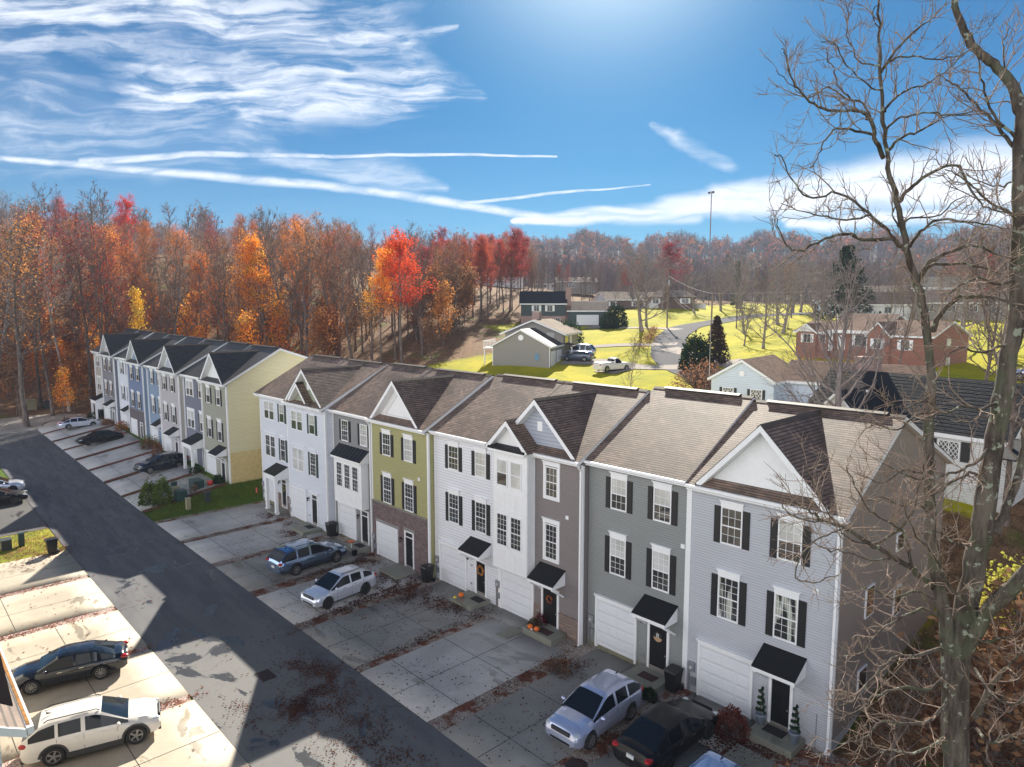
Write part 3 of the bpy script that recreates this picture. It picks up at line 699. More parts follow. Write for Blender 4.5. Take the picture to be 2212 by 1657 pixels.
def gable(par, cx, hw, zb, zp, yf, yw, mat, roofmat, ridge_back, slope_fn, vent=False, panel=False):
    """cross gable standing on the front slope: triangular wall at yw, overhanging rakes at yf, two roof slopes running back"""
    w = MB().prism([(cx-hw+.25, zb-.1), (cx+hw-.25, zb-.1), (cx, zp-.30)], 'y', yw, yw+.08); gw = w.build('gable_wall', mat, par)
    if panel:
        k = .55; p_ = MB(); zc = zb+(zp-zb)*.33
        a = (cx-hw*k, zc-(zp-zb)*k*.36); b_ = (cx+hw*k, a[1]); c = (cx, zc+(zp-zb)*k*.62)
        for u, v in ((a, b_), (b_, c), (c, a)): p_.beam((u[0], yw-.012, u[1]), (v[0], yw-.012, v[1]), .02, .02)
        p_.build('gable_moulding', plain('moulding_grey', (.45, .45, .45), .6), gw)  # moulding lines in plain grey
    if vent: MB().box(cx-.18, cx+.18, yw-.03, yw+.01, zb+(zp-zb)*.36, zb+(zp-zb)*.36+.52).build('gable_vent', M_trim, gw)
    # rakes: bar boards along both front edges
    r = MB(); t = .30
    ss = (zp-zb)/hw
    for sx in (-1, 1):
        r.prism([(cx, zp-.02), (cx+sx*hw, zb-.02), (cx+sx*(hw-.16), zb-.16), (cx, zp-t)], 'y', yf, yf+.035)
        r.prism([(cx, zp-t+.03), (cx+sx*(hw-.16), zb-.13), (cx+sx*(hw-.18), zb-.155), (cx, zp-t)], 'y', yf+.036, yw+.02)
    r.build('rake_board', M_trim, par)
    # roof slopes: triangle strips in courses
    for sx in (-1, 1):
        rb = MB(); Ls = math.hypot(hw, zp-zb); n = int(Ls/.15)
        for k in range(n):
            a, b_ = k/n, (k+1)/n
            def P_(f, back, l=0.): # f 0 at eave .. 1 at ridge
                x = cx+sx*(hw+.06)*(1-f); z = (zb-.05)+(zp-zb+.05)*f
                return (x+sx*l*.7, (slope_fn(z) if back else yf-.02), z+l*.7)
            A = P_(a, 0, .007); B = P_(a, 1, .007); Cc = P_(b_, 1); Dd = P_(b_, 0)
            uv = [(A[1], a*Ls), (B[1], a*Ls), (Cc[1], b_*Ls), (Dd[1], b_*Ls)]
            if sx > 0: rb.quad(A, B, Cc, Dd, uv=uv)
            else: rb.quad(B, A, Dd, Cc, uv=[uv[1], uv[0], uv[3], uv[2]])
            if k: rb.quad(P_(a, 0), P_(a, 1), B, A, uv=[uv[0], uv[1], uv[1], uv[0]])
        rb.build('gable_roof', roofmat, par)
    cap = MB(); yb = slope_fn(zp); n = max(2, int((yb-yf)/.3))
    for k in range(n):
        y0_ = yf+(yb-yf)*k/n; y1_ = yf+(yb-yf)*(k+1)/n
        cap.prism([(cx-.14, zp-.115), (cx, zp+.012), (cx+.14, zp-.115), (cx+.15, zp-.10), (cx, zp+.03), (cx-.15, zp-.10)], 'y', y0_, y1_-.015)
    cap.build('ridge_cap', M_roof, par)
    return gw
M_ventd = plain('ridge_vent_dark', (.03, .028, .028), .9)  # dark colour of the ridge vents
def unit(name, label, x0, x1, y, zs, yr, zr, depth, wall, left_end=False, right_end=False, roofmat=None, group='attached townhouses in the row', zbase=-.5, side=None, ze=9.38, backz=None, trimR=True, trimL=True):
    par = empty(name, (x0, y, zs), 0, label, 'townhouse', group)
    roofmat = roofmat or M_roof
    yb = y+depth; backz = zs+ze if backz is None else backz
    slb = (zr-.12-backz)/(yb-yr); 
    ex = .012
    prof = [(y, zbase), (yb, zbase), (yb, backz-.05), (yr, zr-.16), (y, zs+ze-.03)]
    MB().prism(prof, 'x', x0+ex, x1-ex).build('wall', wall, par)
    if side is not None and right_end:
        MB().prism([(y+.10, zbase+.9), (yb-.10, zbase+.9), (yb-.10, backz-.1), (yr, zr-.22), (y+.10, zs+ze-.08)], 'x', x1-ex, x1+.012).build('side_wall', side, par)
    rb = MB(); ov = .35; a0 = x0-(.28 if left_end else 0); a1 = x1+(.28 if right_end else 0.0)
    s_ = (zr-zs-ze)/(yr-y); roof_plane(rb, a0, a1, y-ov, zs+ze-ov*s_*.0+.02, yr, zr)
    n = 30
    roof_plane(rb, a0, a1, yb+ov, backz-.1, yr, zr, .45)
    rb.build('roof', roofmat, par)
    u = MB()       # white underside, eaves gutter and rake boards
    u.prism([(y-ov+.02, zs+ze+.0), (yr, zr-.03), (yb+ov-.02, backz-.13), (yb+ov-.02, backz-.30), (yr, zr-.24), (y-ov+.02, zs+ze-.17)], 'x', a0+.004, a1-.004)
    u.build('roof_edge', M_trim, par)
    gt = MB().box(a0+.01, a1-.01, y-ov-.10, y-ov+.018, zs+ze-.12, zs+ze+.0); gt.box(a0+.01, a1-.01, y-ov+.02, y+.0, zs+ze-.24, zs+ze-.18); gt.build('gutter', M_trim, par)
    cap = MB(); L = a1-a0
    cap.prism([(yr-.16, zr-.075), (yr, zr+.012), (yr+.16, zr-.06), (yr+.165, zr-.045), (yr, zr+.035), (yr-.165, zr-.06)], 'x', a0, a1); cap.build('ridge_cap', roofmat, par)
    rv = MB().prism([(yr-.19, zr-.07), (yr-.02, zr+.01), (yr, zr+.065), (yr-.17, zr-.01)], 'x', a0+.75, a1-.75); rv.build('ridge_vent', M_ventd, par)
    MB().prism([(yr-.21, zr+.0), (yr, zr+.075), (yr+.2, zr), (yr+.2, zr+.02), (yr, zr+.095), (yr-.21, zr+.02)], 'x', a0+.70, a1-.70).build('ridge_vent_cap', roofmat, par)
    tb = MB()
    if trimL: MB().box(x0+.012, x0+.13, y-.03, y+.005, zs-.15, zs+ze-.24).build('corner_trim', M_trim, par)
    if trimR: tb.box(x1-.13, x1+.018, y-.03, y+.09, zs-.15, zs+ze-.24)
    if tb.f: tb.build('corner_trim', M_trim, par)
    if zbase < zs-.2 and wall is not None:
        MB().box(x0+.03, x1-.03, y-.015, y+.02, zbase, zs-.16).build('foundation', M_found_g, par)
    par['_'] = 0; del par['_']
    def slope_fn(z): return min(yr, yr-(zr-z)/((zr-zs-ze-.02)/(yr-y+ov)))
    return par, slope_fn
def meter(par, x, y, z):
    m = MB().box(x-.16, x+.16, y-.13, y, z, z+.42); mo = m.build('electric_meter', M_metal, par, bevel=.01)
    MB().lathe((x+.0, y-.13, z+.17), [(.085, 0), (.085, .03), (.05, .055), (0.005, .058)], 12, (0, -1, 0)).build('meter_dial', plain('meter_glass', (.45, .45, .45), .15), mo, smooth=True)
    c = MB().cyl((x-.12, y-.06, z), (x-.12, y-.06, z-1.2), .035, n=8).box(x+.0, x+.22, y-.11, y, z-.62, z-.28); c.build('conduit', M_metal, par)
def downspout(par, x, y, ztop, zbot, kick=1):
    d = MB().box(x-.05, x+.05, y-.11, y-.03, zbot+.25, ztop-.35); d.beam((x, y-.07, ztop-.35), (x, y-.38, ztop-.02), .09, .08)
    d.beam((x, y-.07, zbot+.28), (x+.0, y-.30, zbot+.06), .09, .08); d.build('downspout', M_trim, par)
def lantern(par, x, y, z):
    l = MB().box(x-.05, x+.05, y-.03, y, z-.05, z+.1); l.beam((x, y, z+.12), (x, y-.14, z+.12), .02, .02)
    l.lathe((x, y-.14, z-.2), [(.03, 0), (.06, .03), (.075, .22), (.09, .23), (.02, .31)], 6); lo = l.build('wall_lantern', M_lamp, par)
    MB().lathe((x, y-.14, z-.15), [(.058, 0), (.073, .13)], 6).build('lantern_glass', M_lampg, lo)
def outlet(par, x, y, z, m=None): MB().box(x-.07, x+.07, y-.04, y, z, z+.12).build('outlet_cover', m or M_metal, par, bevel=.01)
def ventcap(par, x, y, z): MB().box(x-.10, x+.10, y-.05, y, z, z+.19).build('wall_vent', M_trim, par, bevel=.008)
def veneer(par, x0, x1, y, z0, z1, holes, mat, name='stone_veneer', t=.035):
    """masonry skin on the wall between z0 and z1 leaving rectangular holes (x0, x1, ztop)"""
    b = MB(); xs_ = sorted(holes); cur = x0
    for h0, h1, ht in xs_:
        if h0 > cur: b.box(cur, h0, y-t, y+.002, z0, z1)
        if ht < z1: b.box(h0, h1, y-t, y+.002, ht, z1)
        cur = h1
    if cur < x1: b.box(cur, x1, y-t, y+.002, z0, z1)
    v = b.build(name, mat, par); return v
def ledge(par, x0, x1, y, z, mat=None): MB().box(x0, x1, y-.07, y+.002, z, z+.06).build('ledge', mat or M_lintel, par)
D_ = 13.0
# ---- pair D (nearest)
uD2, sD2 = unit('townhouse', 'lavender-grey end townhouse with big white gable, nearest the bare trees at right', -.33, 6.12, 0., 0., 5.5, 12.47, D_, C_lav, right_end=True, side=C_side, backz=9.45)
for x0, k1, k2 in ((1.22, 'dark', 'curtain'), (3.71, 'blind', 'curtain')):
    window(uD2, x0, x0+.97, 0, 7.04, 8.65, k1, M_shut); window(uD2, x0-.03, x0+.94, 0, 3.76, 5.64, k2, M_shut, grid=(3, 3))
garage(uD2, .35, 2.93, 0, -.35, 2.36); door(uD2, 3.62, 4.62, 0, -.02, 2.16, False); canopy(uD2, 3.36, 5.03, 0, 2.74, 3.33, .98)
gable(uD2, 2.92, 2.80, 9.50, 12.36, -.30, .22, M_white, M_roof, None, sD2, panel=False)
meter(uD2, .05, 0, .85); ventcap(uD2, 5.3, 0, 6.1); outlet(uD2, 3.3, 0, .4); lantern(uD2, 3.28, 0, 2.2); downspout(uD2, 6.06, -.02, 9.3, -.05)
MB().box(5.55, 5.57, -.02, .004, -.2, 1.3).build('conduit', M_metal, uD2)
for y0, z0, h in ((2.75, 4.45, 1.3), (6.2, 3.4, 1.3), (2.4, 1.25, 1.1), (6.1, 6.4, .8)):    # narrow side windows seen edge-on
    sw = MB().box(6.13, 6.19, y0, y0+.9, z0, z0+h); so = sw.build('side_window', M_trim, uD2)
    MB().box(6.19, 6.195, y0+.07, y0+.83, z0+.07, z0+h-.07).build('pane', GD, so)
uD1, sD1 = unit('townhouse', 'mid-grey townhouse with two black canopies side windows and dark roof shadow, left of the lavender end house', -6.1, -.35, .05, .2, 5.52, 12.62, D_, C_grey, ze=9.25, backz=9.55, trimL=False)
uD1['label'] = 'mid-grey townhouse with plain unbroken roof slope, second from the right end'
for x0, k1, k2 in ((-4.69, 'blind', 'blind'), (-2.22, 'blind', 'blind')):
    window(uD1, x0, x0+.95, .05, 7.23, 8.80, k1, M_shut); window(uD1, x0+.0, x0+.95, .05, 3.98, 5.84, k2, M_shut, grid=(3, 3))
garage(uD1, -5.53, -3.0, .05, -.08, 2.55); door(uD1, -2.37, -1.18, .05, .0, 2.3, False); canopy(uD1, -2.56, -.83, .05, 2.95, 3.52, .98)
meter(uD1, -5.80, .05, 1.05); ventcap(uD1, -.62, .05, 6.3); outlet(uD1, -2.67, .05, .5); lantern(uD1, -2.68, .05, 2.35)
# ---- pair C
yC = -.37
uC2, sC2 = unit('townhouse', 'taupe townhouse with tall white panelled bay and two stacked gables', -12.2, -6.12, yC, 0., 4.98, 12.46, D_, C_taupe, group='attached townhouses in the row', backz=9.45, right_end=False)
bay = MB().box(-12.18, -9.48, -.95, yC+.01, 2.52, 9.2); bo = bay.build('bay', M_white, uC2)
bt = MB()
for xx in (-12.18, -9.53): bt.box(xx, xx+.05, -.975, -.952, 2.52, 9.2)
for zz in (2.52, 5.92, 6.9): bt.box(-12.13, -9.53, -.972, -.951, zz, zz+.07)
for xx in (-11.3, -10.4): bt.box(xx, xx+.04, -.968, -.952, 5.99, 6.9)
for xx in (-11.3, -10.4): bt.box(xx, xx+.04, -.968, -.952, 2.59, 3.6)
bt.box(-9.479, -9.462, -.94, -.87, 2.52, 9.2).box(-9.479, -9.462, -.45, yC-.005, 2.52, 9.2)
bt.build('batten', M_trim, bo)
for a, k1 in ((-11.85, 'blind'), (-10.75, 'blinds')): window(uC2, a, a+.86, -.955, 7.22, 8.72, k1, None, False, grids=(False, False)); window(uC2, a, a+.86, -.955, 3.84, 5.68, 'dark', None, False, grid=(3, 3))
for z0, z1, gr, k in ((7.05, 8.78, (3, 2), 'dark'), (3.72, 5.72, (3, 3), 'dark')):
    window(uC2, -8.68, -7.82, yC, z0+.05, z1-.05, k, None, False, grid=gr)
    t = MB().box(-8.83, -8.69, yC-.055, yC+.003, z0-.06, z1).box(-7.81, -7.67, yC-.055, yC+.003, z0-.06, z1).box(-8.69, -7.81, yC-.055, yC+.003, z0-.06, z0+.04).box(-8.85, -7.65, yC-.06, yC+.003, z1+.002, z1+.18)
    t.prism([(-8.86, z1+.18), (-7.64, z1+.18), (-7.58, z1+.25), (-8.92, z1+.25)], 'y', yC-.10, yC+.003); t.build('window_surround', M_trim, uC2)
garage(uC2, -12.16, -9.50, yC, -.30, 2.40, False); door(uC2, -8.92, -7.66, yC, -.05, 2.22, False); canopy(uC2, -9.02, -7.28, yC, 2.80, 3.42, .95)
veneer(uC2, -9.50, -8.94, yC, -.4, 1.02, [], M_stone); veneer(uC2, -7.64, -6.24, yC, -.4, 1.02, [], M_stone); ledge(uC2, -7.64, -6.24, yC-.03, 1.02, M_stone)
veneer(uC2, -12.50, -12.18, yC, -.4, .95, [], M_stone)
gable(uC2, -9.32, 2.90, 9.46, 12.20, yC-.26, yC+.22, C_shake, M_roof, None, sC2, vent=True)
gable(uC2, -10.87, 1.62, 9.40, 10.95, -1.22, -.80, M_white, M_roof, None, sC2)
MB().prism([(-1.30, 9.30), (-.35, 9.32), (-.35, 9.62), (-1.30, 9.42)], 'x', -12.25, -9.42).build('bay_skirt_roof', M_asph_roof, uC2)
MB().box(-12.24, -9.43, -1.28, yC+.01, 9.18, 9.295).build('bay_soffit', M_trim, uC2)
ventcap(uC2, -7.14, yC, 6.2); downspout(uC2, -6.2, yC-.02, 9.3, -.35); meter(uC2, -12.38, yC, 1.0); lantern(uC2, -9.2, yC, 2.35); outlet(uC2, -9.2, yC, .6)
uC1, sC1 = unit('townhouse', 'all-white townhouse with black shutters and number 727 beside its wreathed door', -18.3, -12.22, -.40, 0., 4.96, 12.46, D_, C_whiteb, backz=9.45)
for x0, k1 in ((-16.84, 'dark'), (-14.33, 'blinds')):
    window(uC1, x0, x0+.97, -.4, 7.15, 8.64, k1, M_shut); window(uC1, x0, x0+.97, -.4, 3.84, 5.68, 'dark', M_shut, grid=(3, 3))
garage(uC1, -17.80, -15.15, -.4, -.2, 2.36); door(uC1, -14.35, -13.33, -.4, .0, 2.15, False); canopy(uC1, -14.75, -13.0, -.4, 2.83, 3.38, .95)
meter(uC1, -18.02, -.4, .9); lantern(uC1, -14.95, -.4, 2.15); outlet(uC1, -14.75, -.4, .45)
# ---- pair B
yB = -.83
uB2, sB2 = unit('townhouse', 'sage-green townhouse with brown brick ground floor and broad white gable', -24.9, -18.32, yB, 0., 4.52, 12.42, D_, C_olive, backz=9.4)
for x0, k1 in ((-23.46, 'dark'), (-20.93, 'blinds')):
    window(uB2, x0, x0+.97, yB, 7.03, 8.55, k1, M_shut); window(uB2, x0, x0+.97, yB, 3.75, 5.60, 'dark', M_shut, grid=(3, 3))
veneer(uB2, -24.88, -18.50, yB, -.4, 3.62, [(-24.36, -21.76, 2.22), (-21.02, -19.96, 2.38)], M_brick, 'brick_veneer'); ledge(uB2, -24.88, -18.50, yB-.03, 3.62)
MB().box(-24.5, -21.62, yB-.05, yB-.03, 2.22, 2.42).box(-21.12, -19.86, yB-.05, yB-.03, 2.38, 2.58).build('lintel', M_lintel, uB2)
garage(uB2, -24.36, -21.76, yB, -.38, 2.22, False, tw=.05); door(uB2, -21.02, -19.96, yB, -.17, 2.38, True)
gable(uB2, -21.8, 2.80, 9.46, 12.22, yB-.30, yB+.22, M_white, M_roof, None, sB2, panel=True)
meter(uB2, -24.66, yB-.03, .85); lantern(uB2, -21.38, yB-.03, 1.7); ventcap(uB2, -19.33, yB, 6.0); downspout(uB2, -24.98, yB, 9.3, -.4)
uB1, sB1 = unit('townhouse', 'grey townhouse with white triple-window bay under a ribbed black metal roof', -30.45, -24.92, -.69, .12, 4.50, 12.48, D_, C_grey2, ze=9.28, backz=9.45)
for x0, k1 in ((-29.14, 'dark'), (-26.55, 'blinds')): window(uB1, x0, x0+.97, -.69, 7.18, 8.74, k1, M_shut, False)
bo = MB().box(-29.38, -25.62, -1.25, -.68, 2.72, 6.1).build('bay', M_white, uB1)
MB().box(-29.40, -29.32, -1.27, -1.2, 2.72, 6.1).box(-25.66, -25.6, -1.27, -1.2, 2.72, 6.1).box(-29.32, -25.66, -1.268, -1.251, 2.72, 2.85).build('batten', M_trim, bo)
for a in (-29.02, -27.92, -26.82): window(uB1, a, a+.82, -1.255, 3.9, 5.74, 'dark', None, False, grid=(3, 3))
canopy(uB1, -29.48, -25.50, -.69, 6.18, 6.88, .75, M_seam, True, False)
garage(uB1, -29.88, -27.32, -.69, -.1, 2.45, False); door(uB1, -26.68, -25.62, -.69, .0, 2.5, True); lantern(uB1, -27.0, -.69, 1.95)
# ---- pair A
yA = -1.29
uA2, sA2 = unit('townhouse', 'bright white townhouse with nested double gable and green-black shutters', -36.8, -30.47, yA, .1, 4.28, 12.44, D_, C_white2, ze=9.3, backz=9.4)
for z0, z1, gr in ((7.2, 8.74, (2, 2)), (3.93, 5.78, (3, 3))):
    for a in (-36.02, -35.02): window(uA2, a, a+.92, yA, z0, z1, 'blind' if z0 > 6 else 'blinds', None, False, grid=(2, 2), grids=(True, False))
    window(uA2, -33.0, -32.08, yA, z0, z1, 'blind' if z0 > 6 else 'dark', M_shutg, False, grid=gr, grids=(True, z0 < 6)); MB().box(-36.2, -33.95, yA-.09, yA, z1+.22, z1+.27).box(-33.1, -31.95, yA-.09, yA, z1+.22, z1+.27).build('window_header', M_trim, uA2)
garage(uA2, -36.52, -33.84, yA, -.15, 2.5); door(uA2, -33.0, -31.95, yA, .05, 2.52, True); meter(uA2, -36.65, yA, .9); lantern(uA2, -33.45, yA, 2.0); outlet(uA2, -33.4, yA, .6)
MB().prism([(-33.15, 2.6), (-31.8, 2.6), (-31.74, 2.7), (-33.21, 2.7)], 'y', yA-.12, yA).build('door_crown', M_trim, uA2)
gable(uA2, -33.42, 2.98, 9.62, 12.22, yA-.32, yA+.22, C_shakeg, M_roof, None, sA2, vent=True)
gable(uA2, -34.22, 1.50, 9.70, 11.10, yA-.42, yA+.05, C_shakeg, M_roof, None, lambda z: yA+.4)
uA1, sA1 = unit('townhouse', 'pale white-grey left end townhouse with columned porch under ribbed black roof', -42.75, -36.82, -.96, .3, 4.26, 12.5, D_, C_white2, left_end=True, ze=9.15, backz=9.4)
for z0, z1 in ((7.33, 8.9), (4.08, 5.95)):
    for a in (-41.82, -40.82): window(uA1, a, a+.92, -.96, z0, z1, 'blind' if z0 > 6 else 'dark', None, False, grid=(2, 2), grids=(True, False))
    window(uA1, -38.88, -37.98, -.96, z0, z1, 'blind' if z0 > 6 else 'dark', M_shutg, False, grid=(2, 2), grids=(True, False)); MB().box(-42.0, -39.72, -1.05, -.96, z1+.22, z1+.27).box(-39.0, -37.86, -1.05, -.96, z1+.22, z1+.27).build('window_header', M_trim, uA1)
def porch(par, x0, x1, y, dep, zf, zw, zg):
    canopy(par, x0, x1, y, zf, zw, dep, M_seam, True, False)
    MB().box(x0, x1, y-dep, y-dep+.22, zf-.42, zf-.16).box(x0, x0+.2, y-dep+.22, y, zf-.42, zf-.16).box(x1-.2, x1, y-dep+.22, y, zf-.42, zf-.16).build('porch_beam', M_trim, par)
    for xx in (x0+.14, x1-.14):
        MB().box(xx-.12, xx+.12, y-dep+.02, y-dep+.26, zg+.2, zf-.42).box(xx-.17, xx+.17, y-dep-.03, y-dep+.31, zg, zg+.2).box(xx-.15, xx+.15, y-dep-.01, y-dep+.29, zf-.55, zf-.425).build('porch_column', M_trim, par)
porch(uA1, -39.75, -37.75, -.96, 1.15, 3.12, 3.68, -.15)
garage(uA1, -42.3, -39.85, -.96, -.1, 2.4, False); door(uA1, -38.95, -37.95, -.96, .1, 2.55, True); meter(uA1, -42.55, -.96, 1.2); lantern(uA1, -39.3, -.96, 2.2)
veneer(uA1, -39.8, -38.97, -.96, -.3, 1.2, [], M_stone); veneer(uA1, -37.93, -37.1, -.96, -.3, 1.2, [], M_stone)
# ---- the far group of eight, the same builder's houses further up the slope
def sub(x0, x1, y, zs, wall, label, cfg, pk, yr, zr, right=False, left=False, shut=M_shut, stone=None, side=None, depth=11.6):
    hgt = 9.1
    u, sf = unit('townhouse', label, x0, x1, y, zs, yr, zr, depth, wall, left_end=left, right_end=right, roofmat=M_roof_new, group='attached townhouses further up the court', zbase=zs-1.2, side=side, ze=hgt, backz=zr-(y+depth-yr)*.36)
    w = x1-x0
    for kind, a in cfg['win']:
        for z0, z1 in ((zs+7.0, zs+8.5), (zs+3.72, zs+5.5)):
            X0 = x0+a
            if kind == 's': window(u, X0, X0+.92, y, z0, z1, 'blind', shut, True, grids=(False, False))
            else:
                for q_ in (0, .95): window(u, X0+q_, X0+q_+.9, y, z0, z1, 'blind', None, False, grids=(False, False))
                MB().box(X0-.12, X0+1.97, y-.06, y+.003, z1+.01, z1+.26).box(X0-.12, X0-.005, y-.05, y+.003, z0-.1, z1).box(X0+1.855, X0+1.97, y-.05, y+.003, z0-.1, z1).build('window_surround', M_trim, u)
    g0 = cfg['gar']; garage(u, x0+g0, x0+g0+2.5, y, zs-.1, zs+2.3, stone is None)
    if 'porch' in cfg: porch(u, x0+cfg['porch'], x1-.25, y, 1.5, zs+2.75, zs+3.4, zs-.15); door(u, x1-1.5, x1-.5, y, zs, zs+2.35, True)
    else:
        d0 = cfg['door']; door(u, x0+d0, x0+d0+1.05, y, zs, zs+2.2, True)
        if not stone: canopy(u, x0+d0-.35, x0+d0+1.4, y, zs+2.72, zs+3.3, 1.0)
    if stone: veneer(u, x0+.02, x1-.1, y, zs-.3, zs+3.5, [(x0+g0, x0+g0+2.5, zs+2.3), (x0+cfg['door'], x0+cfg['door']+1.05, zs+2.2)], stone, 'brick_veneer'); ledge(u, x0+.02, x1-.1, y-.03, zs+3.5)
    if pk:
        gable(u, (x0+x1)/2+.15, 2.72, zs+hgt+.12, zs+hgt+2.72, y-.30, y+.20, pk, M_roof_new, None, sf, panel=False)
        MB().prism([(x0+w/2+.15-1.7, zs+hgt+.35), (x0+w/2+.15+1.7, zs+hgt+.35), (x0+w/2+.15, zs+hgt+1.85)], 'y', y+.185, y+.198).build('gable_panel', cfg.get('pc', M_white), u)
    downspout(u, x0+.06, y, zs+hgt-.1, zs-.1)
    return u
yL = -2.7
W_s = {'win': [('s', 1.2), ('s', 3.7)], 'gar': .5, 'door': 4.15}
sub(-51.75, -45.72, yL, .98, C_green2, 'olive-green end townhouse with straw-yellow side wall, nearest of the far group', dict(W_s, pc=M_white), M_white, 2.35, 13.12, right=True, side=C_yellow)
sub(-57.85, -51.78, yL+.35, 1.05, C_slate, 'slate-grey townhouse with paired white windows and porch, left of the olive end house', {'win': [('d', .8), ('s', 4.2)], 'gar': .5, 'porch': 3.3}, None, 2.35, 13.2)
sub(-63.95, -57.9, yL-.15, 1.12, C_linen, 'pale linen-coloured townhouse with white gable in the middle of the far group', dict(W_s, pc=C_shake), M_white, 2.2, 13.25, right=True, side=C_beige)
sub(-70.05, -63.98, yL+.35, 1.2, C_blue2, 'sky-blue townhouse without gable, between the linen and the deep-blue ones', W_s, None, 2.2, 13.35)
sub(-76.15, -70.1, yL-.15, 1.28, C_blue, 'deep-blue townhouse with dark stone ground floor in the far group', dict(W_s, pc=C_blue2), M_white, 2.1, 13.4, right=True, side=C_blue2, stone=M_brickg)
sub(-82.25, -76.18, yL+.35, 1.45, C_white2, 'narrow white townhouse wedged between the deep-blue and the charcoal ones', W_s, None, 2.1, 13.5)
sub(-88.35, -82.3, yL-.15, 1.55, C_charc, 'charcoal-grey townhouse with pointed white gable near the far end', dict(W_s, pc=C_linen), M_white, 2.0, 13.6, right=True, side=C_slate)
sub(-94.3, -88.38, yL+.35, 1.62, C_beige, 'pale end townhouse with paired windows at the wood end of the far group', {'win': [('d', .9), ('s', 4.2)], 'gar': .4, 'porch': 3.2}, None, 2.0, 13.7, left=True)
# yellow end wall: tan foundation band and its one window
o8 = [o for o in COL.objects if o.get('label', '').startswith('olive-green end')][0]
MB().box(-45.73, -45.69, yL+.12, yL+11.5, -.6, 3.85).build('foundation', M_found, o8)
MB().box(-45.73, -45.66, yL+6.0, yL+7.2, 4.9, 6.3).build('side_window', M_trim, o8)
MB().box(-45.66, -45.655, yL+6.1, yL+7.1, 5.0, 6.2).build('pane', GB, o8)
# ------------------------------------------------------------------ cars
def paint(name, color, metal=.25, rough=.28):
    if name in MC: return MC[name]
    m, g, b = base_mat(name, color, rough, metal); b.inputs['Coat Weight'].default_value = .8; b.inputs['Coat Roughness'].default_value = .04
    o = gtc(g); c = g.mix(g.mr(g.noise(o, 3, 5, .7), .45, .8, 0, .12), (*color, 1), (.25, .22, .18, 1)); g.l(c, b.inputs['Base Color'])
    MC[name] = m; return m
M_cglass = plain('car_glass', (.008, .012, .018), .03, 0, var=0); M_cglass.node_tree.nodes['Principled BSDF'].inputs['Specular IOR Level'].default_value = .35
M_tyre = plain('tyre_rubber', (.018, .018, .018), .85, var=.2); M_rim = plain('alloy_rim', (.42, .42, .43), .3, .8, var=.1); M_rimd = plain('dark_alloy_rim', (.05, .05, .05), .35, .6, var=.1)
M_clad = plain('grey_cladding', (.045, .045, .045), .7, var=.15); M_hl = plain('headlight_glass', (.62, .66, .68), .08, .3, var=0); M_tl = plain('taillight_red', (.42, .012, .015), .15, var=0)
M_grille = plain('grille_black', (.02, .02, .022), .35, .3, var=0); M_chrome = plain('chrome', (.65, .66, .67), .15, 1., var=0); M_plate = plain('licence_plate', (.66, .68, .66), .5, var=.25, scale=30); M_amber = plain('amber_lens', (.6, .2, .02), .2, var=0)
def interp(pts, x):
    xs_ = [p_[0] for p_ in pts]; return float(np.interp(x, xs_, [p_[1] for p_ in pts]))
def smooth_interp(pts, x):
    for (a, za), (b, zb) in zip(pts[:-1], pts[1:]):
        if a <= x <= b:
            t = (x-a)/(b-a); return za+(zb-za)*t
    return pts[0][1] if x < pts[0][0] else pts[-1][1]
def soft(pts, x, r=.10): return sum(smooth_interp(pts, x+d*r)*w for d, w in ((-1, .15), (-.5, .2), (0, .3), (.5, .2), (1, .15)))
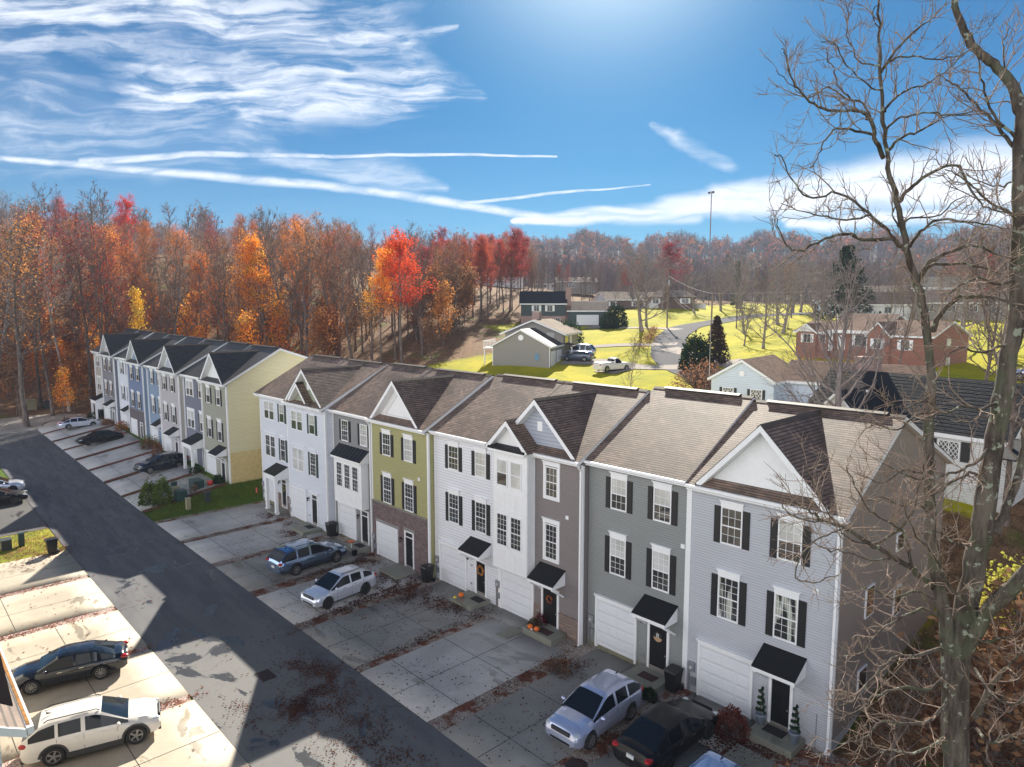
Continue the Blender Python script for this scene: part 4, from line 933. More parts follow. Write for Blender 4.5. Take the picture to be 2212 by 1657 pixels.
def car(name, label, loc, heading, L, Wd, H, kind, pm, wb=2.7, rim=None, clad=False, rails=False, cat='car', group='cars parked in the driveways', wr=.34, hood=None, lights=True, spokes=10, twotone=False):
    z0 = hz1(loc[0], loc[1])+.045 if len(loc) == 2 else loc[2]
    root = empty(name, (loc[0], loc[1], z0), heading, label, cat, group)
    T = Matrix.Translation(root.location) @ Matrix.Rotation(heading, 4, 'Z')
    if kind == 'sedan': fr, rr = .435, .50; sh = [(-L/2, .86), (-.9, .92), (.9, .88), (L/2, .66)]
    elif kind == 'pickup': sh = [(-L/2, 1.12), (0, 1.12), (L*.22, 1.10), (L/2, .95)]
    else: sh = [(-L/2, 1.06), (-.5, 1.08), (.8, 1.02), (L/2, .76)]
    if hood: sh = [(a, z+hood) for a, z in sh]
    hx = L/2
    if kind == 'sedan':
        deck = [(-hx, .62), (-hx+.06, .94), (-hx+.20, 1.03), (-hx*.66, 1.05), (hx*.40, 1.0), (hx*.72, .90), (hx-.22, .76), (hx-.05, .62), (hx, .50)]
        roof = [(-hx*.82, 1.0), (-hx*.42, H-.05), (-hx*.10, H), (hx*.05, H-.01), (hx*.16, H-.06), (hx*.50, .96)]; gx = (-hx*.80, hx*.50)
    elif kind == 'pickup':
        deck = [(-hx, .9), (-hx+.05, 1.22), (hx*.38, 1.24), (hx*.80, 1.18), (hx-.1, 1.05), (hx, .8)]
        roof = [(-hx*.10, 1.1), (-hx*.06, H-.05), (0.1, H), (hx*.20, H-.04), (hx*.42, 1.15)]; gx = (-hx*.10, hx*.42)
    elif kind == 'hatch':
        deck = [(-hx, .7), (-hx+.05, 1.02), (-hx+.3, 1.1), (hx*.42, 1.06), (hx*.76, .96), (hx-.15, .82), (hx-.03, .66), (hx, .55)]
        roof = [(-hx+.08, 1.08), (-hx+.72, H-.16), (-hx*.40, H-.04), (-hx*.02, H), (hx*.08, H-.02), (hx*.15, H-.07), (hx*.56, 1.02)]; gx = (-hx+.08, hx*.56)
    else:
        deck = [(-hx, .7), (-hx+.04, 1.05), (-hx+.25, 1.12), (hx*.40, 1.12), (hx*.78, 1.02), (hx-.14, .90), (hx-.03, .72), (hx, .58)]
        roof = [(-hx+.05, 1.12), (-hx+.58, H-.14), (-hx*.55, H-.04), (-hx*.10, H), (hx*.04, H-.02), (hx*.13, H-.09), (hx*.52, 1.09)]; gx = (-hx+.05, hx*.52)
    xf = hx-(L-wb)*.46; xw = (xf, xf-wb); ar = wr+.055
    xs_ = set(np.linspace(-hx, hx, 44)); 
    for c in xw: xs_ |= set(np.linspace(c-ar, c+ar, 13))
    xs_ |= {hx-.02, hx-.05, -hx+.02, -hx+.05}
    xs_ = sorted(xs_); hw = Wd/2
    def wid(x):
        t = abs(x)/hx; e = max(0, (t-.80)/.20); return hw*(1-.02*t*t-.17*e**2.6)
    def ring(x):
        w = wid(x); zb = .20; t = abs(x)/hx; e = max(0, (t-.93)/.07); zb = .20+.10*e
        shz = soft(sh, x); dk = soft(deck, x, .06); shz = min(shz, dk-.02); z1 = zb+.12
        for c in xw:
            if abs(x-c) < ar: z1 = max(z1, wr+math.sqrt(max(0, ar*ar-(x-c)**2)))
        zlow = max(zb, z1-.10)
        return [(0, zlow), (w*.70, zlow), (w*.955, z1), (w*.985, max(z1+.02, .48)), (w*1.0, max(z1+.04, .62)), (w*.985, max(z1+.06, shz-.10)), (w*.93, max(z1+.08, shz)), (w*.78, max(z1+.09, dk-.035)), (w*.42, max(z1+.1, dk-.004)), (0, max(z1+.1, dk+.004))]
    b = MB(); cl = MB(); rings = []
    for x in xs_:
        r_ = ring(x); rings.append([(x, y_, z_) for y_, z_ in r_]+[(x, -y_, z_) for y_, z_ in r_[-2:0:-1]])
    n = len(rings[0])
    def tw(p_): return tuple(T @ Vector(p_))
    for R_ in rings: b.v += [tw(p_) for p_ in R_]
    for j in range(len(rings)-1):
        for k in range(n): b.f.append((j*n+k, (j+1)*n+k, (j+1)*n+(k+1) % n, j*n+(k+1) % n))
    b.f.append(tuple(reversed(range(n)))); e = (len(rings)-1)*n; b.f.append(tuple(e+k for k in range(n)))
    # greenhouse
    gl_sides = {1: MB(), -1: MB()}; gl_f = MB(); gl_r = MB()
    gxs = sorted(set(np.linspace(gx[0], gx[1], 34)) | {p_[0] for p_ in roof if gx[0] <= p_[0] <= gx[1]})
    def gring(x):
        w = wid(x); zr_ = soft(roof, x, .05); shz = min(soft(sh, x), zr_-.01); k = max(0, min(1, (zr_-shz)/(H-1.0)))
        zr_ = max(zr_, shz+.012)
        return [(w*.925, shz-.015), (w*(.925-.20*k), shz+(zr_-shz)*.80), (w*(.90-.30*k), shz+(zr_-shz)*.95), (w*.38, zr_-.004), (0, zr_)]
    GR = [[(x, y_, z_) for y_, z_ in gring(x)] for x in gxs]
    rf = [p_[0] for p_ in roof]; xrf = rf[-2]; xrr = rf[1] if kind != 'pickup' else rf[1]
    pill = (xrf-.62*0, ) ; npill = [-hx*.12] if kind != 'pickup' else []
    if kind in ('suv', 'hatch'): npill += [-hx*.50]
    elif kind == 'sedan': npill += [-hx*.46]
    cnt = [0]
    for j in range(len(gxs)-1):
        xm = (gxs[j]+gxs[j+1])/2
        for sgn in (1, -1):
            A = [(p_[0], p_[1]*sgn, p_[2]) for p_ in GR[j]]; B = [(p_[0], p_[1]*sgn, p_[2]) for p_ in GR[j+1]]
            for k in range(4):
                q_ = [tw(A[k]), tw(B[k]), tw(B[k+1]), tw(A[k+1])]
                if sgn > 0: q_.reverse()
                tgt = b
                hgt = GR[j][2][2]-GR[j][0][2]
                if k == 0 and hgt > .16 and xm > (rf[0]+.16) and not any(abs(xm-c) < .06 for c in npill): tgt = gl_sides[sgn]
                if k in (2, 3) and xm > xrf+.03 and xm < gx[1]-.04: tgt = gl_f
                if k in (2, 3) and xm < xrr-.02 and xm > gx[0]+.03: tgt = gl_r
                tgt.quad(*q_)
    def weld(o, ang=35):
        import bmesh
        bm = bmesh.new(); bm.from_mesh(o.data); bmesh.ops.remove_doubles(bm, verts=bm.verts, dist=.0008); bmesh.ops.recalc_face_normals(bm, faces=bm.faces)
        for e_ in bm.edges: e_.smooth = len(e_.link_faces) != 2 or e_.calc_face_angle(0) < R(ang)
        bm.to_mesh(o.data); bm.free(); return o
    bo = weld(b.build('body', pm, root, smooth=True))
    [weld(m_.build('side_window', M_cglass, root, smooth=True)) for m_ in gl_sides.values()]; weld(gl_f.build('windscreen', M_cglass, root, smooth=True)); weld(gl_r.build('rear_window', M_cglass, root, smooth=True))
    def loc_mb(): return MB()
    def add(mb, nm, mt, par=root, smooth=False, bevel=0):
        mb.v = [tw(v) for v in mb.v]; return mb.build(nm, mt, par, smooth, bevel)
    # wheels
    for c in xw:
        for sgn in (1, -1):
            y_ = sgn*(hw-.125)
            ty = MB().lathe((c, y_-sgn*.10, wr), [(wr*.62, 0), (wr*.95, .0), (wr, .03), (wr, .19), (wr*.95, .22), (wr*.66, .222), (wr*.64, .20)], 22, (0, sgn, 0))
            to = add(ty, 'wheel', M_tyre, root, True)
            rm = MB().lathe((c, y_+sgn*.085, wr), [(wr*.65, 0), (wr*.65, .028), (wr*.60, .028), (wr*.58, .006), (wr*.1, .008)], 22, (0, sgn, 0))
            for k in range(spokes):
                a = 2*math.pi*k/spokes; dx, dz = math.cos(a), math.sin(a)
                rm.obox((c+dx*wr*.36, y_+sgn*.105, wr+dz*wr*.36), ((dx, 0, dz), (0, 1, 0), (-dz, 0, dx)), wr*.28, .012, wr*(.05 if spokes > 6 else .09))
            rm.lathe((c, y_+sgn*.10, wr), [(wr*.13, 0), (wr*.12, .02), (.002, .024)], 10, (0, sgn, 0))
            add(rm, 'rim', rim or M_rim, to)
    # dark filling of the wheel wells and underside, sills
    uw = MB().box(xw[1]-ar*.9, xw[0]+ar*.9, -hw*.72, hw*.72, .16, .55); add(uw, 'underbody', M_black)
    if clad:
        c_ = MB()
        for c in xw:
            for sgn in (1, -1):
                m_ = 14
                for k in range(m_):
                    a0, a1 = math.pi*k/m_-.12, math.pi*(k+1)/m_-.12
                    def P_(a, r): return (c+math.cos(a)*r, sgn*(wid(c)*1.0+.012), max(.16, wr+math.sin(a)*r))
                    c_.quad(P_(a0, ar-.01), P_(a0, ar+.075), P_(a1, ar+.075), P_(a1, ar-.01))
                    q0, q1 = P_(a0, ar+.075), P_(a1, ar+.075); c_.quad(q0, (q0[0], q0[1]-sgn*.06, q0[2]), (q1[0], q1[1]-sgn*.06, q1[2]), q1)
        for sgn in (1, -1): c_.box(xw[1]+ar, xw[0]-ar, sgn*hw*.99-.02, sgn*hw*.99+.02, .2, .40)
        c_.box(-hx-.012, -hx+.10, -hw*.80, hw*.80, .28, .50).box(hx-.09, hx+.012, -hw*.74, hw*.74, .26, .42)
        add(c_, 'cladding', M_clad)
    # lamps, grille, plates, mirrors, handles
    zf = .68 if kind == 'sedan' else .80; zf += (hood or 0)
    for sgn in (1, -1):
        h_ = MB().blob((hx-.27, sgn*hw*.745, zf-.005), .27, .135, .075, 12, 8); add(h_, 'headlight', M_hl, root, True)
        t_ = MB().blob((-hx+.14, sgn*hw*.77, zf+.17), .20, .15, .10 if kind != 'sedan' else .085, 12, 8); add(t_, 'taillight', M_tl, root, True)
        if kind != 'sedan' : add(MB().blob((hx-.09, sgn*hw*.66, .44), .08, .09, .05, 10, 6), 'fog_light', M_chrome, root, True)
        mi = MB().blob((gx[1]-.33, sgn*(hw+.10), soft(sh, gx[1]-.3)+.09), .075, .12, .075, 10, 8); mi.beam((gx[1]-.36, sgn*hw*.9, soft(sh, gx[1]-.3)+.04), (gx[1]-.34, sgn*(hw+.04), soft(sh, gx[1]-.3)+.08), .06, .04); add(mi, 'mirror', pm, root, True)
        for xx in (-hx*.22, hx*.14) if kind != 'pickup' else (hx*.05,):
            add(MB().box(xx-.09, xx+.09, sgn*(wid(xx)+.0)-.012, sgn*(wid(xx))+.012, soft(sh, xx)-.14, soft(sh, xx)-.11), 'door_handle', M_chrome if not twotone else pm)
        se = MB()
        for xx in (hx*.36, -hx*.12, -hx*.50) if kind != 'pickup' else (hx*.36, -hx*.08): se.box(xx-.006, xx+.006, sgn*wid(xx)*.985-.008, sgn*wid(xx)*.985+.009, .42, soft(sh, xx)-.06)
        add(se, 'door_seam', M_black)
    gm = MB().box(hx-.07, hx+.004, -hw*.50, hw*.50, zf-.13, zf+.06)
    gobj = add(gm, 'grille', M_grille, bevel=.03)
    gb = MB()
    for k in range(3): gb.box(hx+.0, hx+.016, -hw*.47, hw*.47, zf-.10+k*.055, zf-.085+k*.055)
    add(gb, 'grille_bar', M_chrome, gobj)
    add(MB().box(hx-.06, hx+.006, -hw*.55, hw*.55, .33, .45), 'air_intake', M_grille, bevel=.02)
    add(MB().box(-hx-.015, -hx+.05, -.16, .16, .60 if kind != 'sedan' else .66, .76 if kind != 'sedan' else .80), 'licence_plate', M_plate)
    if rails:
        for sgn in (1, -1):
            xa, xb = -hx*.62, hx*.06; ry = sgn*hw*.60; zr_ = H+.025
            rl = MB().cyl((xa, ry, zr_-.02), (xb, ry, zr_-.015), .02, n=6); rl.cyl((xa, ry, zr_-.02), (xa-.12, ry, zr_-.09), .02, n=6).cyl((xb, ry, zr_-.015), (xb+.12, ry, zr_-.09), .02, n=6); add(rl, 'roof_rail', M_black, root, True)
    if kind != 'pickup': add(MB().prism([(-hx*.66, H-.03), (-hx*.58, H-.02), (-hx*.66, H+.06)], 'y', -.015, .015), 'antenna', M_black)
    if kind == 'pickup':
        add(MB().box(-hx+.10, -hx*.14, -hw*.80, hw*.80, 1.06, 1.262), 'cargo_bed', M_black)
    return root
P_silver_sky = paint('paint_silver_sky_tint', (.20, .29, .44), .9, .14); P_white = paint('paint_white', (.66, .70, .80), .4, .18); P_pearl_sky = paint('paint_pearl_sky_tint', (.55, .60, .78), .6, .18); P_black = paint('paint_black', (.005, .005, .007), .0, .4); P_black.node_tree.nodes['Principled BSDF'].inputs['Coat Weight'].default_value = .2; P_black.node_tree.nodes['Principled BSDF'].inputs['Specular IOR Level'].default_value = .3  # silver and pearl bases tinted blue in place of reflected sky
P_navy = paint('paint_navy_black', (.008, .012, .022), .1, .2); P_cream = paint('paint_creamy_white', (.80, .76, .70), 0.); P_charc = paint('paint_dark_blue_grey', (.05, .07, .11), .3)
N_, S_ = R(90), R(-90)
car('parked_suv', 'silver-grey SUV nosed in before the white bay townhouse, tail to the street', (-25.65, -5.4), N_+R(5), 5.05, 1.98, 1.76, 'suv', P_silver_sky, 3.02, rails=True, clad=False, wr=.38)
car('parked_crossover', 'small white hatchback crossover with dark wheels, facing the street', (-19.75, -6.4), S_+R(7), 4.35, 1.80, 1.62, 'hatch', P_white, 2.64, M_rimd, rails=True, wr=.35)
car('parked_suv', 'pearl-white SUV facing the street in front of the mid-grey townhouse', (-1.35, -5.0), S_+R(2), 4.55, 1.84, 1.68, 'suv', P_pearl_sky, 2.70, wr=.36)
car('parked_car', 'black low coupe-shaped car in deep shade before the lavender end house', (1.50, -4.0), N_, 4.95, 1.90, 1.52, 'sedan', P_black, 2.85, M_rimd, wr=.36)
P_skyrefl = paint('paint_sky_reflection', (.24, .42, .78), .5, .18)  # blue base stands in for sky reflected on a pale car
car('parked_suv', 'silver-white SUV painted sky-reflection blue, cut off by the bottom edge beside the black car', (4.52, -6.75), S_, 4.6, 1.84, 1.66, 'suv', P_skyrefl, 2.70, rails=True, wr=.36)
car('parked_sedan', 'glossy black sedan with ten-spoke silver wheels on the sunny lot', (-20.42, -19.95), S_-R(15), 4.68, 1.80, 1.45, 'sedan', P_navy, 2.66, wr=.33)
car('parked_suv', 'creamy white SUV with grey wheel-arch cladding, lower left on the sunny lot', (-14.2, -20.3), N_-R(15), 4.62, 1.88, 1.67, 'suv', P_cream, 2.72, clad=True, rails=True, wr=.37, spokes=5, twotone=True)
car('parked_sedan', 'white sedan standing alone at the far end of the far driveways', (-86.6, -6.3), N_+R(1), 4.6, 1.80, 1.42, 'sedan', P_white, 2.75, wr=.33)
car('parked_car', 'shiny black car in the second driveway of the far group', (-74.9, -6.5), S_+R(5), 4.7, 1.84, 1.50, 'sedan', P_black, 2.8, M_rimd, wr=.34)
car('parked_wagon', 'dark blue wagon with silver wheels before the linen-coloured townhouse', (-56.3, -5.3), S_+R(6), 4.78, 1.82, 1.60, 'suv', P_navy, 2.74, rails=True, wr=.34)
car('parked_suv', 'silver-white vehicle at the left picture edge, nose toward the road', (-60.1, -18.4), N_-R(8), 4.9, 1.85, 1.7, 'suv', P_white, 2.9, M_rimd, wr=.36)
car('parked_sedan', 'black sedan at the left picture edge, nearer than the silver-white one', (-56.4, -18.7), N_-R(8), 4.8, 1.84, 1.48, 'sedan', P_black, 2.8, M_rimd, wr=.34)
car('parked_pickup', 'creamy white pickup on the pale driveway of the lower lawn', (-44.3, 50.2), R(78), 5.6, 2.0, 1.9, 'pickup', P_cream, 3.5, wr=.40, cat='pickup truck')
car('parked_car', 'dark blue car beside the tan split-level house', (-53.4, 53.4), R(200), 4.7, 1.84, 1.55, 'suv', P_charc, 2.8, wr=.35)
car('parked_van', 'white van behind the dark blue car at the tan house', (-55.9, 56.6), R(200), 5.0, 1.95, 2.0, 'suv', P_white, 3.0, wr=.37, cat='van')
car('parked_car', 'pale car half hidden at the right corner of the red brick ranch', (3.5, 53), R(170), 4.7, 1.84, 1.5, 'suv', P_pearl_sky, 2.8, wr=.35)
# ------------------------------------------------------------------ trees
def bark_mat(name, c1, c2, moss=0.):
    m, g, b = base_mat(name, c1, .9, spec=.2); o = gtc(g)
    n = g.noise(g.scl(o, (1, 1, .22)), 5, 6, .7); n2 = g.noise(o, 1.6, 4, .6)
    c = g.mix(g.mr(n, .35, .65), c1, c2)
    if moss:
        c = g.mix(g.m('MULTIPLY', g.mr(n2, .52, .62), moss), c, (.10, .12, .07, 1))
        n3 = g.noise(o, 5.1, 5, .6); c = g.mix(g.mr(n3, .60, .63, 0, .8), c, (.36, .38, .30, 1))
    g.l(c, b.inputs['Base Color']); bump(g, b, n, .08, 1.)
    return m
def leaf_mat(name, c1, c2, c3, trans=.5):
    m = bpy.data.materials.new(name); m.use_nodes = True; nt = m.node_tree; nt.nodes.clear(); g = G(nt)
    o = g.n('ShaderNodeOutputMaterial'); d = g.n('ShaderNodeBsdfDiffuse'); t = g.n('ShaderNodeBsdfTranslucent'); mx = g.n('ShaderNodeMixShader'); mx.inputs[0].default_value = trans
    oi = g.n('ShaderNodeObjectInfo'); tc_ = gtc(g)
    w = g.n('ShaderNodeTexWhiteNoise'); geo = g.n('ShaderNodeNewGeometry'); g.l(geo.outputs['Random Per Island'], w.inputs['Vector']) if False else None
    c = g.mix(geo.outputs['Random Per Island'], c1, c2)
    c = g.mix(g.mr(g.noise(tc_, .35, 3, .6), .42, .66), c, c3)
    hs = g.n('ShaderNodeHueSaturation'); g.l(c, hs.inputs['Color'])
    g.l(g.mr(oi.outputs['Random'], 0, 1, .487, .510, False), hs.inputs['Hue']); g.l(g.mr(oi.outputs['Random'], 0, 1, .7, 1.25, False), hs.inputs['Value'])
    for s_ in (d, t): g.l(hs.outputs[0], s_.inputs[0])
    g.l(d.outputs[0], mx.inputs[1]); g.l(t.outputs[0], mx.inputs[2]); g.l(mx.outputs[0], o.inputs[0])
    return m
B_wood = bark_mat('bark_woods', (.10, .075, .062), (.23, .18, .155)); B_grey = bark_mat('bark_grey', (.17, .14, .135), (.31, .27, .25)); B_near = bark_mat('bark_mossy', (.055, .042, .034), (.17, .14, .115), .45)
B_pale = bark_mat('bark_pale', (.36, .32, .29), (.55, .50, .46)); B_twig = bark_mat('bark_young_twig', (.22, .155, .12), (.40, .30, .24))
L_rust = leaf_mat('leaves_rust', (.40, .145, .05), (.56, .24, .075), (.28, .12, .055)); L_brown = leaf_mat('leaves_brown', (.25, .125, .07), (.36, .19, .10), (.20, .11, .07))
L_orange = leaf_mat('leaves_orange', (.90, .33, .04), (.85, .22, .03), (.75, .40, .06)); L_red = leaf_mat('leaves_red', (.72, .075, .035), (.85, .16, .04), (.55, .05, .035)); L_dred = leaf_mat('leaves_dark_red', (.36, .055, .045), (.50, .10, .07), (.28, .055, .05))
L_ember = leaf_mat('leaves_ember', (.62, .19, .05), (.74, .30, .07), (.46, .14, .05))
L_gold = leaf_mat('leaves_gold', (.85, .48, .05), (.70, .38, .05), (.55, .38, .08)); L_green = leaf_mat('leaves_green', (.10, .15, .03), (.20, .24, .05), (.06, .10, .025), .35); L_ever = leaf_mat('needles', (.025, .055, .030), (.05, .09, .045), (.018, .04, .022), .2)
L_olive = leaf_mat('leaves_olive_yellow', (.45, .42, .07), (.55, .50, .12), (.25, .30, .06))
def tubes(paths, sides):
    """paths: list of (pts Nx3, radii N); returns V, F of n-sided tubes"""
    V = []; F = []; off = 0
    for pts, rad in paths:
        pts = np.asarray(pts, float); n = len(pts); d = np.gradient(pts, axis=0); d /= np.linalg.norm(d, axis=1)[:, None]+1e-9
        ref = np.array([0., 0, 1]) if abs(d[:, 2]).mean() < .8 else np.array([1., 0, 0])
        u = np.cross(d, ref); u /= np.linalg.norm(u, axis=1)[:, None]+1e-9; w = np.cross(d, u)
        a = np.arange(sides)*2*np.pi/sides
        ring = pts[:, None]+np.asarray(rad)[:, None, None]*(np.cos(a)[None, :, None]*u[:, None]+np.sin(a)[None, :, None]*w[:, None])
        V.append(ring.reshape(-1, 3)); i = np.arange(n*sides).reshape(n, sides)+off; j = np.roll(i, -1, 1)
        F.append(np.stack([i[:-1], j[:-1], j[1:], i[1:]], -1).reshape(-1, 4)); off += n*sides
    return (np.concatenate(V), np.concatenate(F)) if V else (np.zeros((0, 3)), np.zeros((0, 4), int))
def grow_branch(rg, p0, d0, L, r0, nseg, droop=0., wig=.18, up=.15, r1=None):
    pts = [np.array(p0, float)]; d = np.array(d0, float); rad = [r0]; r1 = r0*.25 if r1 is None else r1
    for k in range(nseg):
        d = d+rg.normal(0, wig, 3); d[2] += up*(1-k/nseg)-droop*(k/nseg); d /= np.linalg.norm(d)
        pts.append(pts[-1]+d*L/nseg); rad.append(r0+(r1-r0)*(k+1)/nseg)
    return np.array(pts), np.array(rad)
def side_dir(rg, d, ang):
    a = np.cross(d, rg.normal(0, 1, 3)); a /= np.linalg.norm(a)+1e-9
    return d*math.cos(ang)+a*math.sin(ang)
def gen_tree(seed, H=24, r=.32, first=.42, nb=26, Lb=7., twigs=5, tw2=4, spread=1., lean=.03, tr=.022, up=.22, shape='forest', fork=False):
    """trunk, limbs, branches and twigs; returns paths grouped by side count and the tip points"""
    rg = np.random.default_rng(seed); big = []; mid = []; fine = []; tips = []
    tp, tr_ = grow_branch(rg, (0, 0, -.4), (rg.normal(0, lean), rg.normal(0, lean), 1), H, r, 10, wig=.035, up=.05, r1=r*.12)
    tr_[0] = r*1.35; big.append((tp, tr_))
    trunks = [(tp, tr_)]
    if fork:
        k = 4; d = side_dir(rg, np.array([0, 0, 1.]), .35); f, fr = grow_branch(rg, tp[k], d, H*.55, tr_[k]*.75, 8, wig=.06, up=.25); big.append((f, fr)); trunks.append((f, fr))
    for i in range(nb):
        t = first+(1-first)*((i+rg.random())/nb)**.85; T_, TR = trunks[i % len(trunks)] if (fork and t > .5) else trunks[0]
        x = t*(len(T_)-1); k = min(int(x), len(T_)-2); fr_ = x-k; p0 = T_[k]*(1-fr_)+T_[k+1]*fr_; rr = (TR[k]*(1-fr_)+TR[k+1]*fr_)
        if shape == 'forest': Lk = Lb*(1.05-.62*(t-first)/(1-first))*rg.uniform(.6, 1.15); el = rg.uniform(.35, .95)
        elif shape == 'round': Lk = Lb*math.sqrt(max(.12, 1-((t-first)/(1-first)*1.15-.35)**2))*rg.uniform(.75, 1.1); el = rg.uniform(.25, .9)
        else: Lk = Lb*rg.uniform(.6, 1.1); el = rg.uniform(.1, .8)
        az = i*2.4+rg.uniform(-.6, .6); d = np.array([math.cos(az)*math.cos(el)*spread, math.sin(az)*math.cos(el)*spread, math.sin(el)]); d /= np.linalg.norm(d)
        b, br = grow_branch(rg, p0, d, Lk, max(rr*.5, tr*1.6), 6, wig=.13, up=up); mid.append((b, br))
        for j in range(twigs):
            s_ = rg.uniform(.2, 1.)*(len(b)-1); kk = min(int(s_), len(b)-2); q0 = b[kk]+(b[kk+1]-b[kk])*(s_-kk); dd = b[kk+1]-b[kk]; dd /= np.linalg.norm(dd)
            c, cr = grow_branch(rg, q0, side_dir(rg, dd, rg.uniform(.35, .95)), Lk*rg.uniform(.25, .5), max(br[kk]*.5, tr*1.1), 4, wig=.16, up=up*.9, r1=tr*.7); fine.append((c, cr)); tips.append(c[-1]); tips.append(c[2])
            for _ in range(tw2):
                s2 = rg.uniform(.15, 1.)*(len(c)-1); k2 = min(int(s2), len(c)-2); q1 = c[k2]+(c[k2+1]-c[k2])*(s2-k2); d2 = c[k2+1]-c[k2]; d2 /= np.linalg.norm(d2)
                e, er = grow_branch(rg, q1, side_dir(rg, d2, rg.uniform(.4, .9)), Lk*rg.uniform(.10, .22), tr*.85, 2, wig=.2, up=up, r1=tr*.45); fine.append((e, er)); tips.append(e[-1]); tips.append(e[1])
    return big, mid, fine, np.array(tips)
def leaf_cards(rg, tips, n, size, spread, flat=.0):
    P_ = tips[rg.integers(0, len(tips), n)]+rg.normal(0, spread, (n, 3)); a = rg.normal(0, 1, (n, 3)); a /= np.linalg.norm(a, axis=1)[:, None]
    b = np.cross(a, rg.normal(0, 1, (n, 3))); b /= np.linalg.norm(b, axis=1)[:, None]; s_ = size*rg.uniform(.55, 1.25, (n, 1))
    V = np.stack([P_-a*s_*.5, P_+b*s_*.34, P_+a*s_*.5, P_-b*s_*.34], 1).reshape(-1, 3); return V, np.arange(4*n).reshape(-1, 4)
def join(parts):
    V = []; F = []; o = 0
    for v, f in parts:
        if len(v) == 0: continue
        V.append(v); F.append(f+o); o += len(v)
    return np.concatenate(V), np.concatenate(F)
def tree_proto(name, seed, leaf=None, nleaf=0, lsize=.35, lspread=.45, bark=None, leaf2=None, **kw):
    """returns an Empty with children trunk, branches and (when in leaf) crown; used once and copied"""
    big, mid, fine, tips = gen_tree(seed, **kw); rg = np.random.default_rng(seed+99)
    root = empty(name, (0, 0, -500)); bark = bark or B_wood
    V, F = tubes(big, 8); npmesh('trunk', V, F, bark, root, True)
    V, F = join([tubes(mid, 5), tubes(fine, 3)]); npmesh('branches', V, F, bark, root, True)
    if leaf:
        tips2 = tips[rg.random(len(tips)) < .8]; V, F = leaf_cards(rg, tips2, nleaf, lsize, lspread); npmesh('crown', V, F, leaf, root)
    root['h'] = kw.get('H', 24); return root
used = {}
def plant(proto, x, y, h, label, cat='tree', group=None, rz=None, z=None, sx=1., name=None):
    key = proto.name
    o = proto if not used.get(key) else copy_tree(proto)
    if not used.get(key): used[key] = True; KIDS[key] = True
    s_ = h/protoH[key]
    o.location = (x, y, hz1(x, y) if z is None else z); o.rotation_euler = (0, 0, rnd.uniform(0, 6.28) if rz is None else rz); o.scale = (s_*sx, s_*sx, s_)
    if name: o.name = name
    tag(o, label, cat, group); return o
protoH = {}
def proto(*a, **k):
    p_ = tree_proto(*a, **k); protoH[p_.name] = p_['h']; del p_['h']; return p_
fk = dict(H=26, r=.24, nb=30, Lb=5.6, twigs=5, tw2=4, tr=.026, first=.30)
PR = {
 'rust': [proto('forest_tree', 11+i, L_rust, 2500, .21, .5, **fk) for i in range(2)]+[proto('forest_tree', 14, L_brown, 2600, .21, .5, **fk)],
 'brown': [proto('forest_tree', 21+i, L_brown, 1900, .21, .5, **dict(fk, nb=30, first=.28)) for i in range(2)]+[proto('forest_tree', 24, L_dred, 2600, .22, .5, **fk)],
 'bare': [proto('bare_tree', 31+i, None, bark=(B_wood, B_grey)[i % 2], **dict(fk, nb=34, first=.3, fork=i % 2 == 0)) for i in range(3)],
 'orange': [proto('orange_tree', 41, L_orange, 8000, .25, .45, **dict(fk, first=.35))],
 'red': [proto('red_tree', 51, L_red, 8500, .25, .45, **dict(fk, first=.38))],
 'dred': [proto('dark_red_tree', 61, L_dred, 7500, .25, .45, **dict(fk, first=.34))],
 'ember': [proto('ember_tree', 45, L_ember, 5200, .24, .5, **dict(fk, first=.28))],
 'under': [proto('understory_tree', 71, L_rust, 2400, .34, .5, **dict(H=10, r=.09, nb=18, first=.12, Lb=3.4, twigs=4, tw2=3, tr=.018)), proto('understory_tree', 72, L_orange, 1500, .32, .5, **dict(H=10, r=.08, nb=16, first=.12, Lb=3.2, twigs=4, tw2=3, tr=.018)), proto('understory_tree', 73, L_brown, 1600, .34, .6, **dict(H=10, r=.09, nb=16, first=.15, Lb=3.6, twigs=4, tw2=3, tr=.018))],
 'pale': [proto('pale_trunk_tree', 81, None, bark=B_pale, **dict(fk, nb=14, first=.55, r=.18))],
 'lawn': [proto('lawn_tree', 91+i, None, bark=B_grey, **dict(H=15, r=.36, nb=26, first=.16, Lb=6.4, twigs=6, tw2=5, tr=.020, shape='round', up=.18)) for i in range(2)],
 'gold': [proto('golden_tree', 75, L_gold, 1800, .32, .4, **dict(H=12, r=.1, nb=16, first=.3, Lb=2.2, twigs=4, tw2=3, tr=.018))],
}
def campos(u, d):
    """ground position at distance d from the viewpoint along picture column u (authoring aid)"""
    a = YAW+math.atan((u-1536)/2057.); return CAM[0]+math.sin(a)*d, CAM[1]+math.cos(a)*d
SKY_U = [-200, 0, 170, 280, 420, 560, 700, 760, 980, 1060, 1180, 1320, 1460, 1570, 1640]
SKY_V = [585, 592, 600, 625, 640, 650, 645, 610, 605, 625, 655, 640, 660, 670, 700]
def woods_edge(u): return float(np.interp(u, [-250, 0, 150, 300, 420, 900, 1150, 1300, 1400, 1500, 1600], [128, 122, 118, 124, 128, 118, 112, 118, 140, 162, 172]))
KL = {'rust': ('rust-leaved woodland tree', 'woodland trees in rust-coloured leaf'), 'brown': ('thin brown-leaved woodland tree', 'woodland trees with thin brown leaf'), 'bare': ('bare grey-brown woodland tree', 'bare woodland trees'), 'pale': ('slender pale-trunked bare tree', 'pale-trunked trees in the woods')}
wr_ = random.Random(5); pts_ = []
def far_enough(x, y, dm): return all((x-a)**2+(y-b)**2 > dm*dm for a, b in pts_)
nt_ = 0
